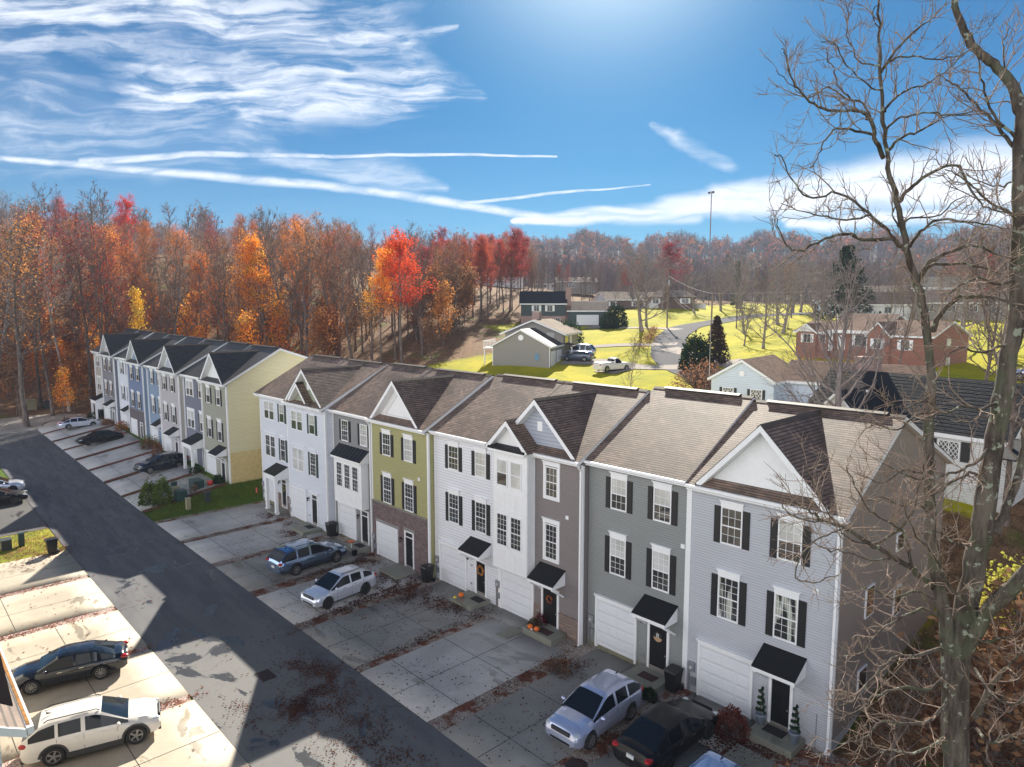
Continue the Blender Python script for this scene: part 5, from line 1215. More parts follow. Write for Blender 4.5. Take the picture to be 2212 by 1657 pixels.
for attempt in range(4000):
    if nt_ >= 215: break
    u = wr_.uniform(-230, 1610); e = woods_edge(u); d = e+(wr_.random()**1.5)*105*(1.0 if u < 1350 else .55)
    x, y = campos(u, d)
    if not far_enough(x, y, 3.4 if d < e+30 else 5.0): continue
    if x > -97 and y > -26 and y < 12: continue
    pts_.append((x, y)); nt_ += 1
    zt = CAM[2]+(916-float(np.interp(u, SKY_U, SKY_V)))/2057.*d; h = min(31, max(10, (zt-hz1(x, y))*wr_.uniform(.66, .79)))
    if u > 1180: k = wr_.choices(['brown', 'rust', 'bare', 'dred'], [4, 2, 3, 4])[0]
    else: k = wr_.choices(['rust', 'brown', 'bare', 'orange', 'ember', 'pale', 'dred'], [7.5, 8, 8.5, .2, 2.2, 1.2, .3])[0]
    if k in ('orange', 'ember', 'dred') : lab, grp = {'orange': ('golden-orange woodland tree', 'scattered orange trees in the woods'), 'ember': ('bright rust-orange woodland tree', 'bright rust-orange trees in the woods'), 'dred': ('dark red woodland tree', 'dark red trees in the woods')}[k]
    else: lab, grp = KL[k]; lab = lab+' in the wood'
    lab = lab+(' at the left end' if u < 330 else ' right of the golden tree' if u < 760 else ' above the gap between rows' if u < 1130 else ' near the flame-red tree' if u < 1330 else ' at the right end')+(', front rank' if d < e+14 else ', middle rank' if d < e+45 else ', rear rank')
    plant(wr_.choice(PR[k]), x, y, h, lab, 'tree', grp, sx=wr_.uniform(1.0, 1.35))
nu = 0
for attempt in range(3000):
    if nu >= 95: break
    u = wr_.uniform(-200, 1400); e = woods_edge(u); d = e-6+wr_.random()*40; x, y = campos(u, d)
    if x > -97 and y > -26 and y < 10: continue
    if not far_enough(x, y, 2.0): continue
    pts_.append((x, y)); nu += 1
    k = wr_.choices([0, 1, 2], [5, 3 if u < 1150 else .5, 3])[0]
    plant(PR['under'][k], x, y, wr_.uniform(5.5, 11.5), ('low rust-leaved sapling', 'low orange-leaved sapling', 'low brown-leaved sapling')[k]+' under the tall trees '+('at the left picture edge' if u < 120 else 'left of the golden tree' if u < 400 else 'behind the far ridge' if u < 800 else 'behind the yellow end wall' if u < 1050 else 'behind the near row'), 'tree', ('rust', 'orange', 'brown')[k]+' saplings at the wood edge')
# the trees one can single out
def one(kind, i, u, d, vt, label, sx=1.1, cat='tree'):
    x, y = campos(u, d); z = hz1(x, y); h = (CAM[2]+(916-vt)/2057.*d-z)*.81; pts_.append((x, y)); return plant(PR[kind][i], x, y, h, label, cat, sx=sx)
one('red', 0, 1205, 112, 650, 'tall flame-red and orange tree leaning out of the wood edge, brightest of all', 1.5)
one('orange', 0, 1140, 114, 690, 'orange tree just left of the flame-red one at the wood edge', 1.1)
one('orange', 0, 790, 126, 665, 'orange tree in the middle of the wood, above the far ridge end', 1.2)
one('rust', 0, 60, 112, 606, 'big rust-red tree at the left picture edge, in front of the wood', 1.4)
one('red', 0, 385, 190, 600, 'small deep red crown on the wood skyline at left', 1.0)
one('gold', 0, 415, 124, 820, 'slim golden-yellow tree inside the wood at left', .55)
one('dred', 0, 1530, 168, 645, 'crimson tree at the right end of the wood beside the dark two-storey house', 1.5)
one('dred', 0, 1440, 150, 665, 'tall dark crimson tree in front of the right end of the wood', 1.2)
one('bare', 0, 860, 122, 560, 'tall bare tree rising highest above the middle of the wood', 1.1)
one('bare', 2, 330, 175, 548, 'bare rounded crown standing out on the skyline at left', 1.3)
one('bare', 1, 625, 180, 582, 'bare rounded crown standing out on the skyline left of centre', 1.2)
one('bare', 2, 165, 190, 568, 'bare crown on the skyline beyond the red tree at far left', 1.2)
one('bare', 0, 1250, 130, 610, 'tall bare tree behind the flame-red one', 1.2)
# ------------------------------------------------------------------ houses up the hill
S_tan = siding('siding_tan', (.28, .26, .235), .16); S_dark = siding('siding_dark_teal', (.035, .06, .068), .2); S_wb = siding('siding_cool_white', (.62, .70, .80), .16); S_w = siding('siding_plain_white', (.72, .72, .72), .16)
M_redbrick = masonry('red_brick', ((.27, .085, .055), (.21, .065, .042), (.33, .12, .08)), (.36, .25, .20), .23, .08); M_dbrick = masonry('dark_brick', ((.15, .09, .075), (.11, .07, .06), (.2, .12, .1)), (.15, .12, .1), .23, .08)
M_pinkbrick = masonry('pink_brick', ((.38, .23, .20), (.32, .19, .17), (.42, .28, .25)), (.35, .28, .25), .23, .08)
def place(root, x, y, z, rz):
    root.location = (x, y, z); root.rotation_euler = (0, 0, rz); return root
def block(par, x0, x1, y0, y1, h, rise, wall, roof, ov=.4, hip=0., base=1.2, along='x', gabmat=None, prefix=''):
    """a gabled block in the house's own coordinates, ridge along x (or y)"""
    if along == 'y':
        def M_(mb): mb.v = [(q_, p_, z_) for p_, q_, z_ in mb.v]; mb.f = [tuple(reversed(f)) for f in mb.f]; return mb
        x0, x1, y0, y1 = y0, y1, x0, x1
    else:
        def M_(mb): return mb
    yr = (y0+y1)/2
    w = MB().prism([(y0, -base), (y1, -base), (y1, h), (yr, h+rise-.02), (y0, h)] if not hip else [(y0, -base), (y1, -base), (y1, h), (y0, h)], 'x', x0, x1); wo = M_(w).build('wall', wall, par)
    s_ = rise/(yr-y0); r_ = MB(); t = .16
    a0, a1 = (x0-ov, x1+ov)
    for sy, ye in ((-1, y0), (1, y1)):
        e = (ye+sy*ov, h-ov*s_+.02); 
        if hip: 
            r_.quad((a0, e[0], e[1]), (a1, e[0], e[1]), (a1-hip-ov, yr, h+rise), (a0+hip+ov, yr, h+rise), uv=[(a0, 0), (a1, 0), (a1, 5), (a0, 5)])
        else: roof_plane(r_, a0, a1, e[0], e[1]+t, yr, h+rise+t, .3, .006)
    if hip:
        for a, b_ in ((a0, a0+hip+ov), (a1, a1-hip-ov)): r_.quad((a, y0-ov, h-ov*s_+.02), (a, y1+ov, h-ov*s_+.02), (b_, yr, h+rise), uv=[(0, 0), (8, 0), (4, 5)])
    ro = M_(r_).build('roof', roof, par)
    if not hip:
        u = MB().prism([(y0-ov+.01, h-ov*s_+t), (yr, h+rise+t-.02), (y1+ov-.01, h-ov*s_+t), (y1+ov-.01, h-ov*s_-.08), (yr, h+rise-.08), (y0-ov+.01, h-ov*s_-.08)], 'x', a0+.01, a1-.01); M_(u).build('roof_edge', M_trim, par)
    return wo
def fwin(par, x0, x1, y, z0, z1, shut=None, kind='dark', name='window'):
    """simple front window for far houses: frame > pane, shutters"""
    f = MB().box(x0-.06, x1+.06, y-.05, y+.01, z0-.06, z1+.06); fo = f.build(name, M_trim, par); xm = (x0+x1)/2
    for a, b_ in ((x0, xm-.025), (xm+.025, x1)): MB().box(a, b_, y-.06, y-.045, z0, z1).build('pane', GB if kind == 'blind' else GD, fo)
    if shut:
        for a, b_ in ((x0-.5, x0-.08), (x1+.08, x1+.5)): MB().box(a, b_, y-.04, y+.01, z0-.05, z1+.05).build('shutter', shut, par)
    return fo
def chimney(par, x, y, z0, z1, s_=.6, mat=None): MB().box(x-s_, x+s_, y-s_*.7, y+s_*.7, z0, z1).box(x-s_-.06, x+s_+.06, y-s_*.7-.06, y+s_*.7+.06, z1+.003, z1+.12).build('chimney', mat or M_dbrick, par)
def house(label, name='house'): return empty(name, (0, 0, 0), 0, label, 'house', 'houses on the hillside')
# tan split-level: gable end toward the viewer, higher block behind
h = house('tan-grey split-level house with round gable vent on the lower lawn')
block(h, 0, 7.5, -4.45, 4.45, 3.05, 2.35, S_tan, M_roof_new, .35)
block(h, 7.0, 17, -4.6, 4.9, 4.75, 1.9, S_tan, M_roof_tan, .7)
MB().lathe((-.03, 0, 4.3), [(.42, 0), (.42, .05), (.30, .06), (.28, .03)], 16, (-1, 0, 0)).build('gable_vent', M_trim, h)
MB().box(-.02, -.08, -2.8, -2.2, 1.0, 2.0).build('utility_box', plain('blue_grey_panel', (.12, .25, .38), .5), h)
d = MB().box(.6, 3.2, -4.50, -4.44, .1, 2.3); d.build('garage_door', M_white, h); MB().box(3.9, 6.6, -4.50, -4.44, .1, 2.3).build('garage_door', M_white, h)
MB().box(8.2, 10.2, -4.66, -4.60, 3.2, 4.2).build('window', GD, h); MB().box(11.5, 12.6, -4.66, -4.60, 2.0, 4.2).build('front_door', M_white, h); MB().box(6.93, 6.99, -3.2, -2.0, 4.0, 4.8).build('window', GB, h)
MB().prism([(-4.4, 3.0), (-6.2, 2.6), (-6.2, 2.75), (-4.4, 3.15)], 'x', 7.2, 11).build('porch_roof', M_roof_tan, h)
for xx in (7.4, 10.8): MB().box(xx, xx+.14, -6.0, -5.86, 0, 2.6).build('porch_post', M_trim, h)
dk = MB().box(1.5, 7, 4.5, 6.6, 2.5, 2.65); 
for k in range(9): dk.box(1.5+k*.65, 1.56+k*.65, 6.5, 6.56, 2.65, 3.6)
dk.box(1.5, 7, 6.48, 6.58, 3.6, 3.68).box(1.5, 1.56, 4.5, 6.56, 3.6, 3.68).box(1.6, 1.75, 6.3, 6.45, 0, 2.5).box(6.8, 6.95, 6.3, 6.45, 0, 2.5); dk.build('deck', M_trim, h)
MB().box(10.2, 11.8, .2, 1.4, 6.5, 8.0).build('chimney', M_pinkbrick, h); MB().box(-.03, .07, 4.38, 4.47, 0, 3).build('downspout', M_trim, h); MB().box(-.03, .07, -4.47, -4.38, 0, 3).build('downspout', M_trim, h)
place(h, -57.2, 44.9, 8.0, R(118))
# dark two-storey with its garage wing
h = house('dark teal two-storey house with brick base, white shutters and end chimney')
block(h, -4.85, 4.85, 0, 7.5, 4.1, 2.5, S_dark, M_asph_roof, .35)
MB().box(-4.84, 4.84, -.06, .003, -1, 1.35).build('brick_veneer', M_pinkbrick, h)
for xx in (-2.0, .9): fwin(h, xx, xx+1.05, 0, 2.4, 3.6, M_trim)
fwin(h, -2.2, -.6, -.06, -.2, .9); fwin(h, 2.7, 3.6, -.06, -.2, .9)
chimney(h, 5.5, 1.5, -1, 7.4, .62, M_pinkbrick)
place(h, -88.55, 82.1, 13.4, R(45))
h = house('low dark garage wing with pale blue-white door and brown roof', 'garage_building'); h['category'] = 'garage'
block(h, -4.1, 4.1, 0, 6.5, 3.2, 1.9, S_dark, M_roof, .35); MB().box(-2.3, 2.45, -.06, .003, .05, 2.25).build('garage_door', M_garage, h); MB().box(3.9, 4.0, -.12, -.03, 0, 3.1).build('downspout', M_trim, h)
place(h, -81.4, 88.4, 12.75, R(40))
# upper ranches
h = house('white ranch house with dark brick side under a pale roof, upper left of the pole')
block(h, 0, 15, -4.2, 4.2, 2.7, 1.9, M_dbrick, M_roof_tan, .5); MB().prism([(-4.19, -.8), (4.19, -.8), (4.19, 2.69), (0, 4.5), (-4.19, 2.69)], 'x', -.06, -.003).build('gable_siding', S_wb, h)
for yy, w_ in ((1.2, 1.6), (-1.6, .9)): MB().box(-.10, -.05, yy-w_/2, yy+w_/2, 1.0, 2.0).build('window', GD, h)
for xx in (1.0, 7.5, 11.0): fwin(h, xx, xx+1.2, -4.2, 1.0, 2.1, M_trim)
chimney(h, 9, 0, 3, 5.4, .5); place(h, -101.5, 117.4, 15.9, R(62))
h = house('small brick house with low pale hip roof behind the first utility pole')
block(h, -6, 6, 0, 7.5, 2.8, 1.7, M_dbrick, M_roof_tan, .5, 2.6); fwin(h, -4.6, -3.2, 0, 1, 2.2, M_trim); fwin(h, 2.8, 4.4, 0, 1, 2.2, M_trim); MB().box(-6.02, -3.2, -.05, .003, -.4, 1.2).build('siding_panel', S_w, h); chimney(h, -1, -.4, -.5, 5, .8)
place(h, -87.0, 128.5, 16.6, R(34))
h = house('distant house with long cream-white roof half hidden by bare trees'); block(h, -6.5, 6.5, 0, 7, 3.0, 1.4, S_tan, M_roof_tan, .5); fwin(h, -3, -1, 0, 1, 2.2)
x, y = campos(1730, 232); place(h, x, y, hz1(x, y)+1.5, R(50))
# red brick ranch
h = house('red brick ranch house with white shutters, long roofs and white porch posts')
block(h, -9.2, -3.6, 0.3, 7.8, 2.6, 1.5, M_redbrick, M_roof_hill, .4, base=2); block(h, -3.6, 3.4, .9, 9.5, 3.05, 2.3, M_redbrick, M_roof_hill, .8, base=2); block(h, 3.4, 12.2, -.6, 7.6, 2.6, 1.9, M_redbrick, M_roof_hill, .4, base=3)
block(h, 3.5, 6.7, -1.0, 5, 2.6, 1.7, M_redbrick, M_roof_hill, .3, base=3, along='y'); block(h, -8.6, -5.4, -.1, 4, 2.6, 1.2, M_redbrick, M_roof_hill, .3, base=2, along='y')
MB().prism([(-8.55, 2.62), (-5.45, 2.62), (-7, 3.75)], 'y', -.16, -.103).build('gable_siding', S_w, h)
fwin(h, -7.5, -6.3, -.1, .9, 2.2, M_trim); fwin(h, -4.9, -4.1, .3, .9, 2.2); fwin(h, -.1+.5, 2.3, .9, .7, 2.3, M_trim, 'dark'); fwin(h, 4.5, 5.5, -1.0, .6, 1.95, M_trim); fwin(h, 8.1, 9.2, -.6, .6, 1.95, M_trim)
for xx in (-3.4, -3.0, 2.6, 3.1): MB().box(xx, xx+.2, .15, .35, -.3, 2.8).build('porch_post', M_trim, h)
MB().box(-3.6, 3.4, .1, .35, 2.72, 3.0).build('porch_beam', M_trim, h); MB().box(-2.4, -1.2, .84, .903, 0, 2.2).build('front_door', M_white, h)
for z0, z1 in ((1.0, 2.2), (-1.8, -.4)): MB().box(12.2, 12.26, 2.6, 3.5, z0, z1).build('window', GB, h)
place(h, -14.6, 55.2, 12.0, R(-14)); h.scale = (.78, .8, .74)
# cool white house just behind the ridge, lattice windows
h = house('cool-white house with black shutters and lattice windows right behind the townhouse roofs')
block(h, -2.95, 2.95, 0, 8, 3.6, 1.75, S_wb, M_roof_hill, .3, along='y', base=2); block(h, 2.9, 14.0, 2.6, 9.2, 3.6, 1.5, S_wb, M_roof_hill, .4, base=2)
def lattice(par, x0, x1, y, z0, z1, n):
    f = MB().box(x0-.06, x1+.06, y-.05, y+.01, z0-.06, z1+.06); fo = f.build('window', M_trim, par); w_ = (x1-x0)/n
    for k in range(n):
        a = x0+w_*k+.03; b_ = a+w_-.06; MB().box(a, b_, y-.06, y-.045, z0, z1).build('pane', GD, fo); la = MB()
        for i in range(-2, 4):
            for sg in (1, -1):
                za = z0+(z1-z0)*i/3; zb_ = za+(b_-a)*1.35
                if sg < 0: za, zb_ = zb_, za
                p0, p1 = [a, za], [b_, zb_]
                def clip(p_, q_):
                    if p_[1] < z0: t = (z0-p_[1])/(q_[1]-p_[1]+1e-9); return [p_[0]+(q_[0]-p_[0])*t, z0]
                    if p_[1] > z1: t = (z1-p_[1])/(q_[1]-p_[1]+1e-9); return [p_[0]+(q_[0]-p_[0])*t, z1]
                    return p_
                if max(za, zb_) <= z0 or min(za, zb_) >= z1: continue
                c0, c1 = clip(p0, p1), clip(p1, p0); la.beam((c0[0], y-.068, c0[1]), (c1[0], y-.068, c1[1]), .014, .035)
        if la.f: la.build('lattice', M_trim, fo)
for xx in (-1.3, 1.35):
    lattice(h, xx-.45, xx+.5, 0, 1.6, 2.75, 2)
    for a in (xx-.80, xx+.60): MB().box(a, a+.24, -.04, .003, 1.55, 2.8).build('shutter', M_shut, h)
lattice(h, 6.1, 8.1, 2.6, 1.75, 2.75, 4); lattice(h, 10.6, 12.8, 2.6, 1.75, 2.75, 4)
MB().lathe((0, -.03, 4.2), [(.28, 0), (.28, .05), (.2, .05)], 14, (0, -1, 0)).build('gable_vent', M_trim, h)
block(h, 3.0, 8.4, -2.2, 2.4, .5, .9, S_wb, M_asph_roof, .2, base=2)
place(h, -15.6, 33.0, 6.6, R(7))
# dark-roofed house at right
h = house('white house with big black roof tangled behind the bare tree at right')
block(h, -8.0, 5.0, 0, 6.6, 3.3, 2.9, S_w, M_asph_roof, .35, base=2.5)
block(h, -6.6, -1.6, -2.6, 3, 2.7, 2.6, S_w, M_asph_roof, .3, base=2.5, along='y')
lattice(h, 1.2, 2.4, 0, 1.6, 2.65, 2)
for a in (.55, 2.5): MB().box(a, a+.52, -.04, .003, 1.5, 2.75).build('shutter', M_shut, h)
chimney(h, -6.0, 4.2, 3, 7.2, .75, M_pinkbrick); MB().box(-3.2, -3.05, -.9, -.75, 5.3, 5.45).build('roof_vent', M_trim, h)
MB().prism([(0, 3.3), (-2.6, 2.55), (-2.6, 2.65), (0, 3.4)], 'x', 5.3, 8.5).build('carport_roof', M_seam, h)
place(h, 1.9, 23.6, 5.9, R(-10))
h = house('white house half seen behind the thick trunk at the right edge'); block(h, -5, 5, 0, 8, 3.2, 2.6, S_w, M_asph_roof, .4, base=3, along='y'); lattice(h, -1, 1, 0, 1.3, 2.3, 2); place(h, 16.5, 30, 4.6, R(-14))
# far white houses and roofs in the trees at upper right
for i, (u, d, L_, lab, wm, rm) in enumerate([(2830, 175, 13, 'large far white house with black roof among bare trees at upper right', S_wb, M_asph_roof), (2630, 150, 14, 'far low building with long white wall between spruce and bare trunk', S_w, M_roof), (2475, 165, 5, 'small white cottage left of the spruce', S_wb, M_roof), (2900, 150, 16, 'far house with wide pinkish-brown roof at upper right', S_tan, M_roof_tan), (2610, 215, 9, 'distant pale-roofed house above the spruce', S_tan, M_roof_tan), (1500, 235, 16, 'distant white-roofed building behind the crimson trees', S_w, M_roof_tan), (1640, 290, 12, 'farthest pale house on the wooded slope', S_w, M_roof_tan)]):
    h = house(lab); block(h, -L_/2, L_/2, 0, 7.5, 2.9+(i == 0)*2, 2.2, wm, rm, .4, base=3); 
    for k in range(int(L_/3.6)): fwin(h, -L_/2+1.2+k*3.4, -L_/2+2.4+k*3.4, 0, 1.2, 2.3)
    x, y = campos(u, d); place(h, x, y, hz1(x, y)+.3, -(YAW+math.atan((u-1536)/2057))*1.0+R(8 if i % 2 else -12))
# ------------------------------------------------------------------ poles, wires, tower, fence
M_pole = plain('weathered_pole', (.22, .17, .13), .9, var=.25)
def pole(x, y, h_, label, arm=True, lean=0):
    z = hz1(x, y); r_ = empty('utility_pole', (x, y, z), 0, label, 'utility pole')
    MB().cyl((x, y, z-.5), (x+lean, y, z+h_), .16, .10, 10).build('pole', M_pole, r_)
    if arm:
        MB().cyl((x+.3, y-.1, z+h_-2.0), (x+.3, y-.1, z+h_-1.0), .22, n=12).build('transformer', M_metal, r_)
        MB().box(x-.9, x+.9, y-.06, y+.06, z+h_-.55, z+h_-.43).build('crossarm', M_pole, r_)
    MB().cyl((x, y, z+h_), (x, y, z+h_+.25), .04, n=6).build('insulator', M_metal, r_)
    return (x, y, z+h_)
t1 = pole(-62.5, 90.5, 10.4, 'tall utility pole with grey transformer beside the upper lawn'); t2 = pole(-35.1, 60.4, 8.9, 'thinner utility pole behind the dark evergreen', False, .1)
def wire(a, b, sag, label, r=.013):
    pts = [tuple(Vector(a).lerp(Vector(b), t/14)-Vector((0, 0, sag*4*(t/14)*(1-t/14)))) for t in range(15)]
    V, F = tubes([(np.array(pts), np.full(15, r))], 4); tag(npmesh('power_wire', V, F, plain('wire_aluminium', (.30, .28, .27), .7, 0)), label, 'wire')
wire(t1, t2, .5, 'topmost wire between the two utility poles'); wire((t1[0], t1[1], t1[2]-2.6), (t2[0], t2[1], t2[2]-3.2), .9, 'second wire between the two utility poles'); wire((t1[0], t1[1], t1[2]-3.0), (t2[0], t2[1], t2[2]-3.6), 1.1, 'lowest wire between the two utility poles')
wire((t2[0], t2[1], t2[2]-3.2), (-18.4, 32, 10.0), 1.2, 'service wire dropping from the thinner pole to the cool-white house'); wire(t2, (10, 70, 22), 1.0, 'faint wire running right from the thinner pole')
x, y = campos(2120, 640); z = hz1(x, y); r_ = empty('radio_tower', (x, y, z), 0, 'thin radio tower rising above the far ridge', 'tower')
MB().cyl((x, y, z), (x, y, CAM[2]+(916-597)/2057*640), .55, .40, 6).build('mast', plain('mast_rust', (.22, .12, .10), .8), r_)
MB().blob((x-2.2, y, CAM[2]+(916-600)/2057*640), 1.3, 1.3, 1.2, 8, 6).blob((x+1.6, y, CAM[2]+(916-600)/2057*640), 1.3, 1.3, 1.2, 8, 6).build('antenna_drum', M_black, r_)
a = campos(2068, 190); b_ = campos(2114, 186); f = MB(); n = 16; fr = empty('picket_fence', (a[0], a[1], hz1(*a)), 0, 'white fence beside the far end of the street', 'fence')
for k in range(n): xx = a[0]+(b_[0]-a[0])*k/n; yy = a[1]+(b_[1]-a[1])*k/n; zz = hz1(xx, yy); f.beam((xx, yy, zz+1.3), (xx+(b_[0]-a[0])/n*.9, yy+(b_[1]-a[1])/n*.9, zz+1.3), .05, 1.3)
f.build('panel', M_trim, fr)
# ------------------------------------------------------------------ far woods (one mass) and the bare trees between the houses
def mass_trees(seed, n, umin, umax, dmin, dmax, hmin, hmax, nbr, lf, name, bark, leafm, label_kind='stuff', okf=None):
    rg = np.random.default_rng(seed); segs = []; LV = []; protos = []
    for k in range(6):          # six coarse crowns, used again and again
        P = []; tips = []
        P.append((np.array([[0, 0, -1.], [0, 0, .5], [rg.normal(0, .03), rg.normal(0, .03), 1.0]]), np.array([.022, .016, .003])))
        for j in range(nbr):
            t = rg.uniform(.3, .95); az = rg.uniform(0, 6.28); el = rg.uniform(.5, 1.1); L = .36*(1.15-t*.7); d = np.array([math.cos(az)*math.cos(el), math.sin(az)*math.cos(el), math.sin(el)])
            b, br = grow_branch(rg, (0, 0, t), d, L, .007, 2, wig=.12, up=.15, r1=.002); P.append((b, br))
            for q_ in range(4):
                s_ = rg.uniform(.2, 1); q0 = b[0]+(b[2]-b[0])*s_; c, cr = grow_branch(rg, q0, side_dir(rg, d, rg.uniform(.4, .9)), L*.5, .0042, 1, up=.2, r1=.0018); P.append((c, cr)); tips.append(c[-1])
        V, F = tubes(P, 3); protos.append((V, F, np.array(tips)))
    Vs = []; Fs = []; o = 0; LVs = []; c = 0
    U = rg.uniform(umin, umax, n*3); Dd = dmin+(dmax-dmin)*rg.random(n*3)**.7
    for u, d in zip(U, Dd):
        if c >= n: break
        x, y = campos(u, d)
        if okf and not okf(x, y, u, d): continue
        c += 1; V, F, tp = protos[rg.integers(0, 6)]; h_ = rg.uniform(hmin, hmax); a = rg.uniform(0, 6.28); ca_, sa = math.cos(a), math.sin(a); fat = min(2.2, max(1., d/260.))
        Q = np.c_[(V[:, 0]*ca_-V[:, 1]*sa)*h_, (V[:, 0]*sa+V[:, 1]*ca_)*h_, V[:, 2]*h_]+[x, y, hz1(x, y)]; Vs.append(Q); Fs.append(F+o); o += len(Q)
        if rg.random() < lf:
            m_ = rg.integers(20, 60); tpp = tp[rg.integers(0, len(tp), m_)]; tpp = np.c_[(tpp[:, 0]*ca_-tpp[:, 1]*sa)*h_, (tpp[:, 0]*sa+tpp[:, 1]*ca_)*h_, tpp[:, 2]*h_]+[x, y, hz1(x, y)]
            v, f = leaf_cards(rg, tpp, m_, .9*fat, .8); LVs.append(v)
    ob = npmesh(name, np.concatenate(Vs), np.concatenate(Fs), bark); ob['kind'] = 'stuff'
    if LVs:
        V = np.concatenate(LVs); ol = npmesh(name+'_leaves', V, np.arange(len(V)).reshape(-1, 4), leafm); ol['kind'] = 'stuff'
B_far = bark_mat('bark_far', (.12, .10, .105), (.21, .18, .19)); L_far = leaf_mat('leaves_far', (.30, .13, .10), (.42, .18, .10), (.20, .13, .10), .4); L_fgreen = leaf_mat('leaves_far_green', (.04, .08, .05), (.06, .10, .06), (.05, .08, .05), .2)
mass_trees(1, 4200, -260, 3350, 400, 930, 15, 22, 14, .3, 'far_forest', B_far, L_far)
mass_trees(2, 1500, 1560, 3350, 225, 430, 8, 15, 18, .14, 'valley_forest', B_far, L_far)
mass_trees(3, 420, -260, 1560, 215, 420, 12, 16, 20, .5, 'hill_forest', B_far, L_far, okf=lambda x, y, u, d: u < 1500 or d > 240)
mass_trees(4, 170, 1560, 3350, 380, 800, 13, 19, 6, 1., 'far_conifers', B_far, L_fgreen)
# single bare trees in and beyond the gardens
LB = 'bare trees between the hillside houses'
mt_ = random.Random(12); cnt_ = 0; BL = []
blocked = [(1740, 1960), (2380, 2700)]
for attempt in range(900):
    if cnt_ >= 84: break
    u = mt_.uniform(1585, 3200); d = mt_.uniform(172, 250) if u < 2200 else mt_.uniform(118, 235)
    x, y = campos(u, d)
    if not far_enough(x, y, 4.6): continue
    if u > 2330 and u < 2760 and d < 105: continue
    zt = CAM[2]+(916-(770+mt_.random()*95))/2057*d; h = min(24, max(9, zt-hz1(x, y)))
    pts_.append((x, y)); cnt_ += 1
    k = mt_.choices(['bare', 'lawn', 'brown', 'dred'], [5, 3, 1.4, .35])[0]
    plant(mt_.choice(PR[k]), x, y, h, {'bare': 'tall bare grey tree WHERE', 'lawn': 'broad bare tree WHERE', 'brown': 'thinly brown-leaved tree WHERE', 'dred': 'dull red tree WHERE'}[k].replace('WHERE', 'beyond the dark two-storey house' if u < 1850 else 'beyond the tall utility pole' if u < 2080 else 'beyond the street end' if u < 2330 else 'around the dark spruce' if u < 2600 else 'beyond the brick ranch' if u < 2850 else 'at the far right beyond the great tree'), 'tree', {'bare': 'tall bare trees beyond the houses', 'lawn': 'broad bare trees beyond the houses', 'brown': 'brown-leaved trees beyond the houses', 'dred': 'dull red trees beyond the houses'}[k], sx=mt_.uniform(.95, 1.3))
one('lawn', 0, 2290, 105, 850, 'broad bare lawn tree with forked trunk, right of the evergreens', 1.15); one('lawn', 1, 2232, 109, 905, 'smaller bare lawn tree just left of the forked one', 1.0)
one('lawn', 1, 1925, 136, 720, 'large bare tree on the lawn left of the tall utility pole', 1.25); one('lawn', 0, 1938, 148, 760, 'second bare tree close behind the large one by the tall pole', 1.0)
one('dred', 0, 2010, 205, 700, 'broad red-leaved tree behind the tall utility pole', 1.9); one('bare', 1, 2160, 190, 770, 'bare tree at the top end of the street', 1.5)
one('lawn', 0, 2330, 140, 770, 'dense bare tree above the forked lawn tree', 1.3); one('lawn', 1, 2450, 135, 800, 'low spreading bare tree left of the spruce', 1.5)
one('bare', 0, 1745, 178, 790, 'bare tree before the cream-roofed distant house', 1.3); one('bare', 2, 1800, 190, 760, 'bare tree above the white ranch', 1.2)
# the two bare trees rising behind the townhouse ridge
x, y = campos(2540, 50); plant(PR['lawn'][0], x, y, 14.5, 'forked bare tree standing close behind the right-hand townhouse ridge', 'tree', rz=.4, sx=.95)
x, y = campos(2490, 52); plant(PR['lawn'][1], x, y, 10.5, 'slimmer bare tree left of the forked one behind the ridge', 'tree', rz=2.0, sx=.85)
for u, d, h, lab in ((2960, 62, 15, 'bare tree behind the thick right-hand trunk, in front of the far lawns'), (3060, 48, 17, 'bare tree cut by the right picture edge beyond the thick trunk'), (2700, 74, 11, 'bare tree on the lane before the red brick ranch'), (3010, 90, 14, 'bare tree on the lawn at the far right'), (2880, 100, 13, 'bare tree between the brick ranch and the right edge')):
    x, y = campos(u, d); plant(PR['bare' if d < 80 else 'lawn'][0], x, y, h, lab, 'tree', sx=1.2)
# conifers and shrubs
def conifer(name, x, y, h, w, label, mat=None, seed=0, dens=1.):
    rg = np.random.default_rng(seed+500); z = hz1(x, y); root = empty(name, (x, y, z), rg.uniform(0, 6), label, 'tree')
    V, F = tubes([(np.array([[0, 0, -.3], [0, 0, h*.5], [0, 0, h*.98]]), np.array([h*.018, h*.012, .02]))], 6); npmesh('trunk', V, F, B_wood, root)
    P = []; tips = []
    for k in range(int(26*dens)):
        t = .08+.9*(k/26/dens); r_ = w*(1-t)**.8*.5+.1
        for j in range(9):
            a = rg.uniform(0, 6.28); L = r_*rg.uniform(.75, 1.1); p0 = np.array([0, 0, t*h]); e = p0+np.array([math.cos(a)*L, math.sin(a)*L, -L*.22]); P.append((np.array([p0, (p0+e)/2+[0, 0, L*.04], e]), np.array([.03, .02, .01])))
            for q_ in np.linspace(.3, 1, 7): tips.append(p0+(e-p0)*q_)
    V, F = tubes(P, 3); tips = np.array(tips); v, f = leaf_cards(rg, tips, int(len(tips)*3), .55 if h > 8 else .3, .16 if h > 8 else .08); npmesh('branches', V, F, B_wood, root); npmesh('crown', v, f, mat or L_ever, root); return root
